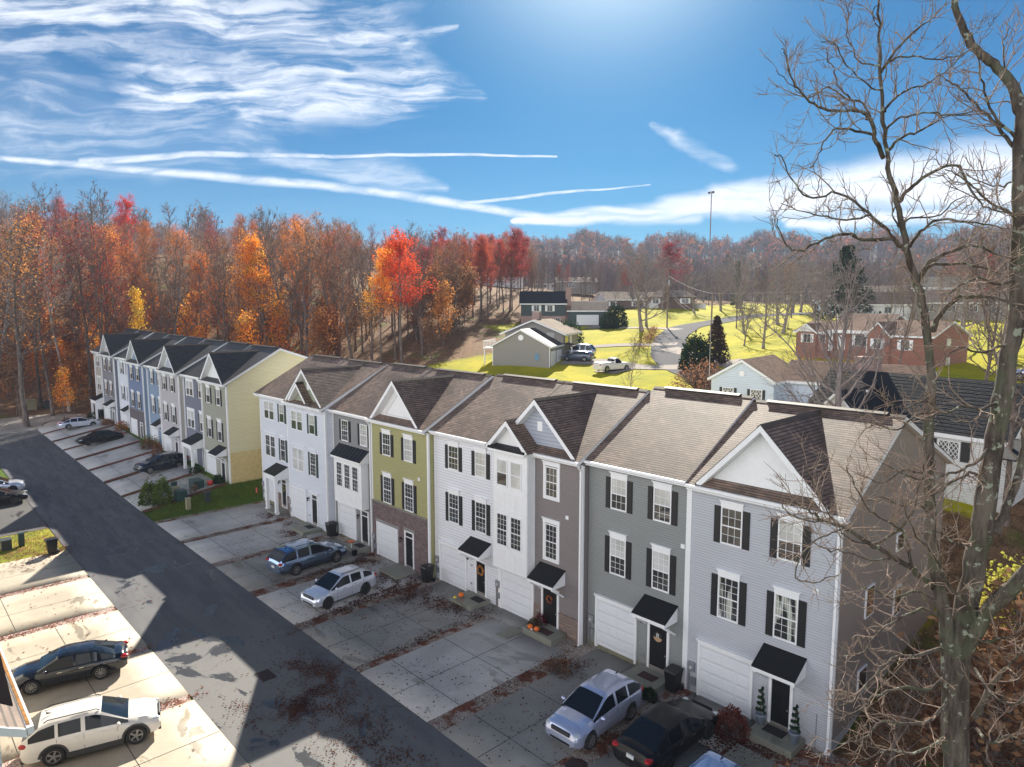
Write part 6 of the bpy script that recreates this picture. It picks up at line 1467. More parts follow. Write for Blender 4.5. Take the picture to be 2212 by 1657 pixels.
def shrub(name, x, y, rx, ry, h, label, mat, seed=0, n=1500, size=.16, stems=True, group=None, cat='shrub', z=None, twiggy=0, rr=None):
    rg = np.random.default_rng(seed+900); z = hz1(x, y) if z is None else z; root = empty(name, (x, y, z), 0, label, cat, group)
    P = []; tips = []
    for k in range(14+twiggy):
        a = rg.uniform(0, 6.28); e = rg.uniform(.2, 1.) ; end = np.array([math.cos(a)*rx*e, math.sin(a)*ry*e, h*rg.uniform(.5, 1)*math.sqrt(max(.05, 1-e*e*.7))]); mid = end*.5+[0, 0, h*.12]
        P.append((np.array([[0, 0, -.05], mid, end]), np.array([.02, .014, .006])*max(1, h/1.5)))
    V, F = tubes(P, 4); npmesh('stems', V, F, B_wood, root)
    if mat is not None and n:
        th = rg.uniform(0, 6.28, n); cz = rg.uniform(-.25, 1, n); sr = np.sqrt(1-np.clip(cz, 0, 1)**2); r_ = rg.uniform(.55, 1., n)**.5*(1+.13*np.sin(th*3+seed)+.1*np.sin(th*7+cz*5))
        C_ = np.c_[np.cos(th)*sr*rx*r_, np.sin(th)*sr*ry*r_, h*.12+np.clip(cz, -.1, 1)*h*.88*r_]
        v, f = leaf_cards(rg, C_, n, size, .02); npmesh('foliage', v, f, mat, root)
    return root
x, y = campos(2530, 150); conifer('spruce', x, y, 15, 15, 'tall dark spruce above the red brick ranch', seed=1)
x, y = campos(2205, 205); conifer('cypress', x, y, 13, 3.2, 'narrow dark conifer right of the street end', seed=2)
x, y = campos(2150, 96); conifer('magnolia', x, y, 6.6, 4.4, 'dark bronze cone-shaped evergreen by the street bend', leaf_mat('leaves_bronze', (.06, .035, .03), (.11, .07, .04), (.04, .045, .03), .2), 3)
x, y = campos(2088, 94); shrub('evergreen_shrub', x, y, 2.1, 2.1, 4.4, 'rounded deep-green evergreen left of the bronze one', L_ever, 1, 5000, .34)
x, y = campos(2110, 80); shrub('weeping_shrub', x, y, 3.4, 3.2, 3.9, 'large brown twiggy weeping shrub below the evergreens', L_brown, 2, 2600, .22, twiggy=150)
x, y = campos(2150, 76); shrub('weeping_shrub', x, y, 2.4, 2.2, 3.0, 'smaller brown twiggy shrub beside the cool-white gable', L_brown, 3, 1500, .2, twiggy=110)
for i, (u, d, r_, h, lab) in enumerate([(1850, 147, 2.3, 4.8, 'tall rounded dark shrub at the corner of the dark garage'), (1828, 144, 2.0, 3.6, 'lower rounded dark shrub before the dark garage'), (1700, 118, 2.6, 4.4, 'big dark shrub beside the tan split-level house'), (1682, 112, 1.6, 3.2, 'small dark shrub at the tan house corner')]):
    x, y = campos(u, d); shrub('evergreen_shrub', x, y, r_, r_, h, lab, L_ever, 10+i, 3500, .34)
x, y = campos(1942, 106); plant(PR['under'][2], x, y, 4.2, 'little russet-leaved tree alone on the middle lawn', 'tree', sx=1.3)
x, y = campos(1890, 72); plant(PR['bare'][1], x, y, 8.2, 'thin bare tree rising just behind the ridge before the pickup', 'tree', sx=.9)
for i, (u, d, lab) in enumerate([(1848, 70, 'dark green shrub left of the thin bare tree'), (1942, 71, 'yellow-green shrub right of the thin bare tree')]):
    x, y = campos(u, d); shrub('garden_shrub', x, y, 1.2, 1.2, 2.6, lab, (L_green, L_olive)[i], 20+i, 1500, .2)
for i, (u, d, lab) in enumerate([(2010, 74, 'brown twiggy shrub on the lawn beyond the ridge'), (2420, 84, 'low brown hedge plant before the brick ranch'), (2560, 80, 'bare foundation shrub at the middle of the brick ranch'), (2620, 78, 'bare foundation shrub near the right wing of the brick ranch')]):
    x, y = campos(u, d); shrub('garden_shrub', x, y, 1.8, 1.2, 1.5, lab, L_brown, 30+i, 700, .16, twiggy=60)
# sunlit brush on the bank at the right
for i, (x, y, rx, h, m_, n, lab) in enumerate([(9.5, 13, 1.8, 3.0, L_olive, 1900, 'yellow-green shrub beside the rear corner of the lavender house'), (12.4, 11, 1.5, 2.0, L_gold, 1500, 'golden-leaved shrub on the right bank'), (15.8, 15, 2.4, 3.4, L_green, 2300, 'green sunlit shrub on the upper right bank'), (18.5, 11, 2.2, 3.0, L_gold, 2000, 'yellow bush near the right picture edge'), (13, 7.5, 1.6, 1.6, L_orange, 900, 'low orange-leaved bush on the right bank'), (16.5, 6.5, 1.9, 2.0, L_olive, 1200, 'olive bush low on the right bank'), (10.5, 7, 1.3, 1.5, L_rust, 800, 'rust-leaved bush beside the side wall'), (19.5, 18, 2.5, 4, L_olive, 2300, 'tall olive bush at the upper right edge'), (9.6, 3.5, 1.4, 1.7, L_brown, 600, 'brown scrub in the shade of the side wall'), (10.5, -.5, 1.5, 1.8, L_green, 900, 'dark green scrub near the foot of the big trunk')]):
    shrub('bank_shrub', x, y, rx, rx, h, lab, m_, 60+i, n, .2, twiggy=40)
# ------------------------------------------------------------------ the big bare tree at the right, drawn limb by limb
def w3(u, v, d):
    """world point seen along picture position (u, v) at horizontal distance d (authoring aid)"""
    a = (u-1536)/2057.07; b = -(v-1150.5)/2057.07; f = Vector((math.sin(YAW)*cp, math.cos(YAW)*cp, -sp)); r_ = Vector((math.cos(YAW), -math.sin(YAW), 0)); up_ = r_.cross(f)
    x = f+r_*a+up_*b; return np.array(Vector(CAM)+x*(d/math.hypot(x.x, x.y)))
def z4(px, py): return 2300+px*.7243, py*.7243
def z5(px, py): return 2300+px*.725, 1100+py*.725
def smooth_path(P, n=5):
    P = np.array(P); L = []
    for i in range(len(P)-1):
        p0, p1, p2, p3 = P[max(i-1, 0)], P[i], P[i+1], P[min(i+2, len(P)-1)]
        for k in range(n):
            t = k/n; L.append(.5*((2*p1)+(p2-p0)*t+(2*p0-5*p1+4*p2-p3)*t*t+(3*p1-p0-3*p2+p3)*t**3))
    L.append(P[-1]); return np.array(L)
tg = np.random.default_rng(77)
def limb(pts, r0, r1, d0, d1, conv=z4):
    n = len(pts); P_ = [w3(*(conv(*p_)), d0+(d1-d0)*i/(n-1)) for i, p_ in enumerate(pts)]; Q = smooth_path(P_, 4)
    Q = Q+np.r_[np.zeros((1, 3)), tg.normal(0, .012, (len(Q)-1, 3))]
    return Q, r0+(r1-r0)*np.linspace(0, 1, len(Q))**.8
idn = lambda a, b: (a, b)
T2 = limb([(2885, 3290), (2880, 2800), (2873, 2296), (2868, 2060), (2895, 1850), (2925, 1690), (2952, 1535), (2975, 1380), (2998, 1245), (3025, 1100), (3050, 941), (3057, 760), (3060, 560), (3058, 434), (3066, 345), (3040, 262), (2995, 205), (2940, 160), (2893, 94), (2868, 20), (2850, -90)], .25, .045, 15, 15, idn)
T1 = limb([(2850, 2260), (2846, 2080), (2838, 1868), (2808, 1730), (2793, 1607), (2788, 1450), (2786, 1317), (2791, 1200), (2797, 1120), (2771, 941), (2753, 855), (2727, 768), (2705, 674), (2684, 579), (2662, 478), (2651, 362), (2640, 210), (2637, 72), (2633, -40)], .14, .015, 15, 14.2, idn)
T3 = limb([(2885, 1960), (2952, 1854), (3010, 1785), (3071, 1728), (3160, 1640), (3300, 1480)], .155, .11, 15, 14.2, idn)
T4 = limb([(2985, 1600), (3020, 1520), (3050, 1440), (3072, 1340), (3085, 1180)], .085, .05, 15, 15.6, idn)
LM = [  # points in the two enlargements; start radius; depth from -> to; enlargement
 ([(485, 655), (455, 585), (435, 515), (400, 470), (370, 458), (270, 460), (200, 432), (130, 370), (95, 310), (80, 245), (70, 200)], .045, 14.6, 13.0, z4),
 ([(385, 462), (345, 412), (300, 360), (285, 300), (262, 250), (245, 200)], .02, 14.3, 14.9, z4),
 ([(450, 562), (370, 540), (290, 532), (243, 578), (215, 640), (182, 700)], .028, 14.5, 13.3, z4),
 ([(440, 520), (395, 425), (330, 408), (255, 360), (175, 405), (110, 360), (40, 290)], .022, 14.4, 15.6, z4),
 ([(472, 300), (520, 232), (590, 150), (650, 100), (690, 75), (745, 10)], .03, 14.3, 15.5, z4),
 ([(478, 285), (530, 240), (610, 235), (700, 248), (790, 235), (850, 200)], .02, 14.3, 13.2, z4),
 ([(490, 462), (530, 410), (580, 375), (665, 345), (735, 300), (800, 235)], .026, 14.4, 15.3, z4),
 ([(495, 545), (530, 500), (600, 478), (690, 468), (760, 475), (850, 462)], .024, 14.4, 13.4, z4),
 ([(505, 622), (560, 568), (630, 545), (700, 505), (735, 485), (880, 470)], .03, 14.5, 15.8, z4),
 ([(540, 850), (575, 795), (640, 745), (720, 695), (800, 690), (845, 790), (905, 850), (960, 872), (1040, 890)], .04, 14.6, 14.0, z4),
 ([(470, 270), (400, 262), (350, 190), (330, 130), (340, 60), (330, 20)], .016, 14.2, 15.0, z4),
 ([(468, 130), (440, 60), (470, 0)], .012, 14.2, 14.4, z4), ([(480, 370), (420, 350), (330, 270), (280, 180), (225, 175)], .016, 14.3, 13.2, z4),
 ([(568, 1035), (520, 992), (400, 990), (330, 968), (240, 990), (130, 1040), (72, 1000), (42, 915)], .046, 14.7, 12.8, z4),
 ([(530, 995), (500, 955), (420, 882), (300, 802), (190, 822), (120, 765), (62, 655), (30, 640)], .036, 14.7, 13.8, z4),
 ([(430, 890), (330, 908), (220, 892), (130, 872), (60, 840)], .024, 14.2, 15.2, z4),
 ([(550, 940), (525, 900), (530, 855), (545, 830)], .02, 14.7, 14.5, z4), ([(548, 938), (600, 905), (720, 890), (780, 830), (835, 812)], .022, 14.6, 15.5, z4),
 ([(592, 1022), (640, 960), (715, 912), (830, 920), (950, 940), (1040, 942)], .034, 14.7, 13.9, z4),
 ([(627, 1155), (680, 1082), (760, 1042), (870, 1018), (940, 1050), (1035, 1075)], .048, 14.8, 14.2, z4),
 ([(622, 1182), (665, 1110), (740, 1092), (860, 1100), (960, 1130), (1035, 1142)], .04, 14.8, 15.6, z4),
 ([(690, 1372), (712, 1310), (780, 1242), (880, 1228), (1000, 1252), (1060, 1300)], .06, 15, 14.2, z4),
 ([(1045, 625), (975, 545), (885, 452), (800, 372), (740, 330), (700, 300)], .04, 15, 16.3, z4),
 ([(1055, 590), (960, 500), (900, 380), (880, 260), (850, 130)], .03, 15, 13.7, z4), ([(1050, 480), (1000, 360), (980, 200), (1010, 110)], .025, 15, 16, z4),
 ([(1035, 895), (950, 850), (870, 790), (800, 730), (740, 700)], .03, 15, 13.6, z4), ([(1045, 730), (980, 770), (900, 760), (830, 720)], .022, 15, 16.2, z4),
 ([(1040, 1150), (960, 1180), (880, 1150), (800, 1180), (740, 1240)], .03, 15, 13.4, z4), ([(1000, 1420), (900, 1460), (800, 1440), (720, 1500)], .03, 15, 13.2, z4),
 # the long dark limb across the end house and what hangs below it
 ([(700, 915), (650, 880), (590, 830), (500, 775), (420, 728), (330, 668), (245, 640), (195, 610), (155, 582), (110, 560)], .075, 15, 11.6, z5),
 ([(440, 735), (540, 680), (598, 610), (640, 475), (650, 400)], .03, 14, 13.2, z5), ([(600, 838), (570, 700), (500, 640), (430, 600), (380, 520), (330, 420)], .03, 14.2, 12.6, z5),
 ([(330, 668), (270, 690), (180, 730), (110, 860), (190, 890), (300, 860)], .016, 13, 12.0, z5), ([(420, 728), (350, 720), (280, 640), (200, 500), (160, 400)], .018, 13.3, 12.2, z5),
 ([(520, 790), (430, 800), (340, 770), (250, 760), (160, 700)], .02, 13.9, 12.8, z5), ([(245, 640), (180, 640), (110, 620), (60, 570)], .014, 12.4, 11.6, z5),
 ([(690, 960), (620, 930), (520, 960), (430, 920), (340, 940)], .03, 14.8, 13.4, z5), ([(740, 1060), (650, 1000), (560, 1040), (470, 1090), (400, 1180), (300, 1200)], .04, 15, 13.0, z5),
 ([(760, 1160), (640, 1190), (520, 1210), (430, 1290), (360, 1380), (300, 1400)], .045, 15, 12.8, z5), ([(765, 1250), (680, 1330), (560, 1330), (440, 1370), (350, 1440), (260, 1420)], .04, 15, 13.4, z5),
 ([(770, 1350), (690, 1450), (600, 1480), (480, 1470), (400, 1540), (300, 1560)], .04, 15, 13.2, z5), ([(780, 1500), (700, 1560), (600, 1600), (500, 1580), (380, 1640)], .04, 15, 13.6, z5),
 ([(880, 1100), (850, 1000), (760, 920), (700, 800), (620, 700), (560, 560)], .04, 15, 13.2, z5), ([(870, 1140), (960, 1130), (1060, 1100)], .04, 15, 14, z5),
 ([(860, 1250), (930, 1350), (1010, 1400), (1065, 1380)], .04, 15, 13.5, z5), ([(860, 1450), (940, 1300), (1000, 1240), (1065, 1180)], .06, 15, 14.3, z5),
 ([(870, 1500), (930, 1560), (1000, 1520), (1065, 1560)], .04, 15, 13.6, z5), ([(900, 700), (840, 740), (760, 720), (700, 680), (640, 690)], .03, 15, 13.6, z5),
 ([(930, 500), (860, 440), (780, 470), (720, 520), (660, 540)], .035, 15, 13.4, z5), ([(960, 300), (860, 400), (760, 440), (640, 470), (560, 440), (480, 400)], .035, 15, 13.0, z5),
 ([(980, 120), (900, 180), (820, 160), (740, 190), (650, 140), (560, 170), (470, 110)], .03, 15, 13.2, z5), ([(700, 180), (620, 200), (540, 260), (450, 240), (380, 290)], .025, 15, 13.5, z5),
 ([(695, 420), (640, 440), (560, 430), (480, 480), (400, 450)], .025, 15, 13.6, z5), ([(690, 620), (620, 560), (560, 580), (480, 540), (400, 560)], .022, 15, 13.8, z5)]
limbs = [limb(p_, r0, .008, a, b_, c_) for p_, r0, a, b_, c_ in LM]
root = empty('bare_tree', tuple(T2[0][0]), 0, 'great bare tree with lichened twin trunks filling the right edge, nearest of all trees', 'tree')
root_inv = np.array(root.location)
def add_tubes(nm, paths, k, mat, smooth=True):
    V, F = tubes(paths, k); return npmesh(nm, V-root_inv, F, mat, root, smooth)
def rough_trunk(pr):
    P_, r_ = pr; r_ = r_*(1+tg.normal(0, .035, len(r_))); return P_, r_
for tp in (T2, T1): add_tubes('trunk', [rough_trunk(tp)], 18, B_near)
for tp in (T3, T4): add_tubes('limb', [rough_trunk(tp)], 12, B_near)
for l_ in limbs: add_tubes('limb', [l_], 7, B_near)
side = []; tw_ = []
for (P_, r_), dens in [(l_, 1.) for l_ in limbs]+[(T1, .55), (T4, .4)]:
    seg = np.linalg.norm(np.diff(P_, axis=0), axis=1); Lt = seg.sum(); cum = np.r_[0, np.cumsum(seg)]
    n = int(Lt*5.0*dens)
    for k in range(n):
        s_ = Lt*(.12+.88*(k+tg.random())/n); i = min(np.searchsorted(cum, s_)-1, len(P_)-2); i = max(i, 0); q0 = P_[i]+(P_[i+1]-P_[i])*((s_-cum[i])/seg[i]); dd = (P_[i+1]-P_[i])/seg[i]
        b, br = grow_branch(tg, q0, side_dir(tg, dd, tg.uniform(.5, 1.1)), tg.uniform(.35, 1.25)*(1.1-.4*s_/Lt), min(r_[i]*.6, .013), 6, wig=.22, up=.14, r1=.0045); side.append((b, br))
        for _ in range(tg.integers(4, 8)):
            j = tg.integers(1, len(b)-1); d2 = b[j+1]-b[j]; d2 /= np.linalg.norm(d2)
            c, cr = grow_branch(tg, b[j], side_dir(tg, d2, tg.uniform(.4, 1.)), tg.uniform(.12, .42), .0058, 3, wig=.22, up=.2, r1=.003); tw_.append((c, cr))
add_tubes('branches', side, 4, B_twig); add_tubes('twigs', tw_, 3, B_twig)
# understorey of young bare stems around its foot and up the bank
for i in range(15):
    a = rnd.uniform(0, 1); x = 8.6+rnd.uniform(0, 9); y = -12+rnd.uniform(0, 20)
    plant(PR['bare'][0] if i % 3 else PR['under'][2], x, y, rnd.uniform(3.5, 7), ('leafless young sapling' if i % 3 else 'brown-leaved young sapling')+(' near the side wall' if x < 11 else ' in the thicket')+(' below the great tree' if y < -4 else ' on the bank beyond the great tree'), 'tree', 'saplings below the great tree', sx=1.5)
bs = [('bare_shrub', 9.2, -6.5, 1.6, 2.6), ('bare_shrub', 11.5, -3, 2., 3.), ('bare_shrub', 9.0, -1.5, 1.3, 2.2), ('bare_shrub', 13.5, -6, 2.2, 3.2), ('bare_shrub', 13, 1.5, 2.2, 3.), ('bare_shrub', 10, -9.5, 1.8, 2.8), ('bare_shrub', 16, -1, 2.4, 3.6)]
for i, (nm, x, y, r_, h_) in enumerate(bs): shrub(nm, x, y, r_, r_, h_, 'tangle of bare reddish stems at the foot of the great tree', L_brown, 80+i, 260, .12, twiggy=120, group='tangles of bare stems on the right bank')
# ------------------------------------------------------------------ the row across the street: only its roof corner reaches the picture
opp = empty('townhouse', (-4, -24.5, 0), 0, 'white townhouse across the street, only its roof corner and gutter in the lower left corner', 'townhouse')
MB().prism([(-24.5, -.5), (-24.5, 9.2), (-29.8, 12.1), (-36, 9.2), (-36, -.5)], 'x', -6, .55).build('wall', C_white2, opp)
rb = MB(); roof_plane(rb, -6, .85, -24.12, 9.32, -29.8, 12.4); roof_plane(rb, -6, .85, -36.4, 9.1, -29.8, 12.4, .45); rb.build('roof', M_roof, opp)
MB().box(-6, .9, -24.13, -24.02, 9.2, 9.34).build('gutter', M_trim, opp); MB().box(-5.9, .8, -24.115, -24.06, 9.335, 9.348).build('gutter_leaves', plain('gutter_leaf', (.35, .16, .04), .9, var=.6, scale=9), opp)
MB().prism([(-24.12, 9.15), (-29.8, 12.1), (-36.3, 9.0), (-36.3, 9.25), (-29.8, 12.36), (-24.12, 9.31)], 'x', .86, .90).build('rake_board', M_trim, opp)
MB().quad((-5.6, -24.2, 9.38), (-.05, -24.2, 9.38), (-2.8, -29.6, 12.42)).quad((-2.8, -24.4, 12.1), (-.05, -24.2, 9.38), (-2.8, -29.6, 12.42)).quad((-5.6, -24.2, 9.38), (-2.8, -24.4, 12.1), (-2.8, -29.6, 12.42)).build('gable_roof', M_roof, opp)
MB().prism([(-24.55, 4.5), (-23.6, 4.2), (-23.6, 4.32), (-24.55, 4.62)], 'x', -1.8, .6).build('canopy_roof', M_asph_roof, opp)
opp2 = empty('townhouse', (-30, -24.6, 0), 0, 'long white townhouse block across the street, outside the picture but mirrored in the windows', 'townhouse')
MB().prism([(-24.6, -.5), (-24.6, 9.2), (-29.8, 12.1), (-36, 9.2), (-36, -.5)], 'x', -31.5, -6.05).build('wall', C_beige, opp2)
rb = MB(); roof_plane(rb, -31.5, -6.05, -24.2, 9.3, -29.8, 12.38); roof_plane(rb, -31.5, -6.05, -36.4, 9.1, -29.8, 12.38, .45); rb.build('roof', M_roof, opp2)
# ------------------------------------------------------------------ doorsteps, mats
M_step = concrete('step_concrete', (.25, .245, .20)); M_mat = plain('door_mat', (.045, .02, .018), .95, var=.4, scale=20); M_mat2 = plain('dark_mat', (.02, .018, .017), .95, var=.4, scale=20)
def slab(nm, x0, x1, y0, y1, z0, z1, mat=None): o = MB().box(x0, x1, y0, y1, z0, z1).build(nm, mat or M_step, bevel=.015); o['kind'] = 'structure'; return o
slab('doorstep', 3.35, 5.2, -1.30, -.06, -.3, .12); slab('doorstep', -2.75, -.95, -1.35, -.03, -.3, .08); slab('doorstep', -9.15, -7.05, -1.62, -.46, -.3, .17); slab('doorstep', -14.9, -13.0, -1.95, -.48, -.3, .07)
slab('doorstep', -21.6, -19.6, -2.5, -.92, -.3, -.02); slab('doorstep', -27.2, -25.3, -2.0, -.79, -.3, .08); slab('doorstep', -33.6, -31.4, -2.9, -1.38, -.3, .10); slab('doorstep', -39.7, -37.8, -2.2, -.98, -.3, .0)
slab('paver', -10.0, -9.2, -2.75, -1.5, -.2, -.12); slab('front_walk', 3.3, 4.9, -3.4, -1.9, -.25, -.14)
for x, y, z, m_, lab in ((-1.78, -.75, .085, M_mat, 'dark red doormat before the mid-grey townhouse door'), (-7.95, -1.15, .175, M_mat, 'red-brown doormat on the mossy step by the pumpkins'), (-13.5, -1.0, .075, M_mat2, 'small dark doormat before the wreathed door of the all-white house'), (-26.1, -1.25, .085, M_mat2, 'dark doormat below the bay with the metal roof'), (-32.3, -1.9, .105, M_mat2, 'dark doormat before the nested-gable white house'), (4.15, -.5, .125, M_mat2, 'dark doormat between the two spiral topiaries')):
    tag(MB().box(x-.42, x+.42, y-.26, y+.26, z, z+.02).build('doormat', m_), lab, 'doormat')
# topiaries, pots, pumpkins, mums
def topiary(x, y, z, lab):
    r_ = empty('spiral_topiary', (x, y, z), 0, lab, 'topiary'); MB().lathe((x, y, z), [(.13, 0), (.20, .38), (.22, .40), (.22, .45), (.18, .45), (.17, .40)], 16).build('planter', plain('blue_grey_planter', (.20, .24, .30), .6), r_, smooth=True)
    MB().cyl((x, y, z+.4), (x, y, z+1.5), .02, n=6).build('stem', B_wood, r_)
    rg = np.random.default_rng(int(x*10)); C_ = []
    for k in range(700):
        t = rg.random(); a = t*4.2*2*math.pi+rg.normal(0, .35); rr = .19*(1-t*.75)*rg.uniform(.2, 1); C_.append((math.cos(a)*rr*.6+math.cos(t*4.2*6.28)*.10*(1-t*.7), math.sin(a)*rr*.6+math.sin(t*4.2*6.28)*.10*(1-t*.7), .45+t*1.1+rg.normal(0, .02)))
    v, f = leaf_cards(rg, np.array(C_), 1500, .075, .015); npmesh('foliage', v, f, L_ever, r_)
topiary(3.50, -.42, .12, 'spiral topiary in grey planter left of the lavender house door'); topiary(5.0, -.62, .12, 'spiral topiary in grey planter right of the lavender house door')
M_pump = plain('pumpkin_orange', (.75, .16, .015), .5, var=.15)
def pumpkin(x, y, z, r_, lab, mat=None):
    o = MB(); n = 20; i = 0; m_ = 8
    for j in range(m_+1):
        ph = math.pi*j/m_
        for k in range(n): t = 2*math.pi*k/n; q_ = r_*(1+.07*math.cos(t*10))*math.sin(ph); o.v.append((x+q_*math.cos(t), y+q_*math.sin(t), z+r_*.8+r_*.8*math.cos(ph)))
    for j in range(m_):
        for k in range(n): o.f.append((j*n+k, (j+1)*n+k, (j+1)*n+(k+1) % n, j*n+(k+1) % n))
    rt = empty('pumpkin', (x, y, z), 0, lab, 'pumpkin'); o.build('rind', mat or M_pump, rt, smooth=True); MB().cyl((x, y, z+r_*1.5), (x+.02, y, z+r_*1.9), r_*.12, r_*.08, 6).build('stem', plain('pumpkin_stem', (.12, .13, .04)), rt)
pumpkin(-14.45, -1.45, .07, .17, 'orange pumpkin at the step corner of the all-white house'); pumpkin(-14.62, -1.78, .0, .10, 'small yellow gourd beside the lone orange pumpkin', plain('gourd_yellow', (.75, .62, .05), .5))
pumpkin(-8.72, -1.45, .17, .15, 'left orange pumpkin of the two on the mossy step'); pumpkin(-8.30, -1.40, .17, .15, 'right orange pumpkin of the two on the mossy step'); pumpkin(-8.52, -1.55, .17, .07, 'tiny white gourd between the two pumpkins', plain('gourd_white', (.7, .62, .5), .5))
shrub('potted_mum', -8.72, -.72, .33, .33, .62, 'dark red chrysanthemum ball beside the taupe house door', leaf_mat('mum_red', (.12, .015, .02), (.18, .03, .03), (.08, .02, .02), .2), 201, 900, .06, z=.17, cat='potted plant')
shrub('potted_mum', -8.85, -1.12, .28, .28, .42, 'fading green-brown chrysanthemum in front of the dark red one', leaf_mat('mum_brown', (.08, .07, .03), (.13, .08, .04), (.06, .06, .03), .2), 202, 700, .06, z=.17, cat='potted plant')
shrub('red_shrub', 2.75, -1.35, .75, .7, 1.0, 'round reddish-brown shrub between garage and topiary', leaf_mat('leaves_maroon', (.14, .035, .03), (.24, .08, .06), (.10, .03, .03), .3), 203, 2600, .09)
shrub('low_shrub', -1.1, -1.75, .55, .4, .35, 'low dark evergreen cushion before the mid-grey house step', L_ever, 204, 1500, .09)
shrub('low_shrub', -5.3, -3.0, .9, .6, .5, 'dead dark shrub beside the brick corner of the taupe house', L_brown, 205, 500, .1, twiggy=40)
shrub('yard_shrub', -47.7, -8.9, .8, .8, 1.9, 'tall green arborvitae nearer the road on the middle lawn', L_green, 206, 2200, .16); shrub('yard_shrub', -46.4, -8.2, .75, .75, 2.3, 'second tall green arborvitae on the middle lawn', L_green, 207, 2400, .16)
shrub('yard_shrub', -46.6, -5.5, .35, .35, .9, 'thin little bush between the green utility boxes', L_brown, 208, 200, .1)
for i, (x, y, r_, h_, m_, lab) in enumerate([(-46.9, -3.3, .5, .8, L_ever, 'dark ball shrub by the olive end house corner'), (-52.2, -3.5, .5, .8, L_ever, 'dark green shrub by the slate house porch'), (-62.3, -3.9, .6, 1.3, L_brown, 'spiky brown plant before the linen house'), (-67.2, -3.4, 1.0, 1.2, L_green, 'round green shrub before the sky-blue house'), (-65.9, -3.7, .9, 1.1, L_brown, 'brown grassy clump beside the round green shrub'), (-78.6, -3.3, .8, 1.2, L_rust, 'rust-brown bush before the narrow white house'), (-84, -3.6, .7, .7, L_brown, 'low brown shrub before the charcoal house'), (-90.5, -3.7, .9, 1.0, L_ever, 'dark shrub at the last far porch')]):
    shrub('foundation_shrub', x, y, r_, r_, h_, lab, m_, 220+i, 900, .13)
# wreaths, the round door sign, numbers
def wreath(x, y, z, r_, mats, lab, n=70):
    t = empty('wreath', (x, y, z), 0, lab, 'wreath'); rg = np.random.default_rng(int(abs(x)*7))
    ring = MB(); N = 24
    for k in range(N):
        a0, a1 = 2*math.pi*k/N, 2*math.pi*(k+1)/N; ring.cyl((x+math.cos(a0)*r_, y, z+math.sin(a0)*r_), (x+math.cos(a1)*r_, y, z+math.sin(a1)*r_), r_*.2, n=6, cap=False)
    ring.build('ring', B_wood, t)
    a = rg.uniform(0, 6.28, n*3); C_ = np.c_[np.cos(a)*r_*rg.uniform(.8, 1.25, n*3), rg.uniform(-.06, 0, n*3), np.sin(a)*r_*rg.uniform(.8, 1.25, n*3)]
    for i, m_ in enumerate(mats): v, f = leaf_cards(rg, C_[i::len(mats)], n, r_*.5, .01); npmesh('leaves', v, f, m_, t)
wreath(-13.84, -.47, 1.60, .24, [L_gold, L_orange], 'golden-orange autumn wreath on the black door of the all-white house'); wreath(-8.29, -.44, 1.60, .17, [L_orange, L_dred], 'small orange wreath on the taupe house door'); wreath(-38.45, -1.03, 1.75, .2, [L_olive], 'greenish wreath on the porch door at the left end of the near row')
M_blackl = plain('lettering_black', (.02, .02, .02), .6, var=0); M_whitel = plain('lettering_white', (.7, .7, .68), .6, var=0); M_signw = plain('sign_wood', (.42, .27, .15), .7)
def text(s_, x, y, z, size, mat, name, parent=None, label=None):
    cu = bpy.data.curves.new(name, 'FONT'); cu.body = s_; cu.size = size; cu.extrude = .004; cu.align_x = 'CENTER'; cu.align_y = 'CENTER'
    o = bpy.data.objects.new(name, cu); dg = bpy.context.evaluated_depsgraph_get(); COL.objects.link(o); bpy.context.view_layer.update(); me = bpy.data.meshes.new_from_object(o.evaluated_get(bpy.context.evaluated_depsgraph_get())); bpy.data.objects.remove(o)
    me.materials.clear(); me.materials.append(mat); ob = bpy.data.objects.new(name, me); COL.objects.link(ob); M_ = Matrix.Translation((x, y, z)) @ Matrix.Rotation(R(90), 4, 'X')
    if parent: M_ = parent_world(parent).inverted() @ M_; ob.parent = parent
    me.transform(M_); return ob
text('727', -14.72, -.425, 1.62, .15, plain('number_grey', (.18, .18, .18), .5, var=0), 'house_number', uC1)
sg = empty('round_door_sign', (-1.775, -.04, 1.75), 0, 'round wooden sign with white letter R on the mid-grey house door', 'door sign')
MB().lathe((-1.775, -.0, 1.75), [(.24, 0), (.24, .025)], 24, (0, -1, 0)).build('disc', M_blackl, sg); MB().prism([(-1.775+.235*math.cos(a), 1.75+.235*math.sin(a)) for a in np.linspace(R(190), R(350), 14)], 'y', -.034, -.026).build('lower_disc', M_signw, sg)
text('R', -1.775, -.032, 1.80, .30, M_whitel, 'letter', sg)
# orange-topped planter and pots
t = empty('orange_planter', (-26.1, -1.9, .08), 0, 'orange bowl on a white stem before the metal-roofed bay', 'planter'); MB().lathe((-26.1, -1.9, .42), [(.05, 0), (.24, .10), (.26, .16), (.2, .16)], 16).build('bowl', plain('orange_bowl', (.55, .12, .03), .5), t, smooth=True); MB().cyl((-26.1, -1.9, -.1), (-26.1, -1.9, .42), .035, n=8).build('stem', M_trim, t)
tag(MB().lathe((-25.27, -2.14, -.19), [(.16, 0), (.2, .36), (.21, .4)], 14).build('dark_pot', M_black, smooth=True), 'black pot standing in the leaves beside the silver SUV', 'pot')
tag(MB().lathe((-47.0, -4.0, .95), [(.22, 0), (.27, .4), (.2, .42)], 14).build('red_pot', plain('red_pot', (.5, .03, .02), .4), smooth=True), 'red pot at the corner of the olive end house', 'pot')
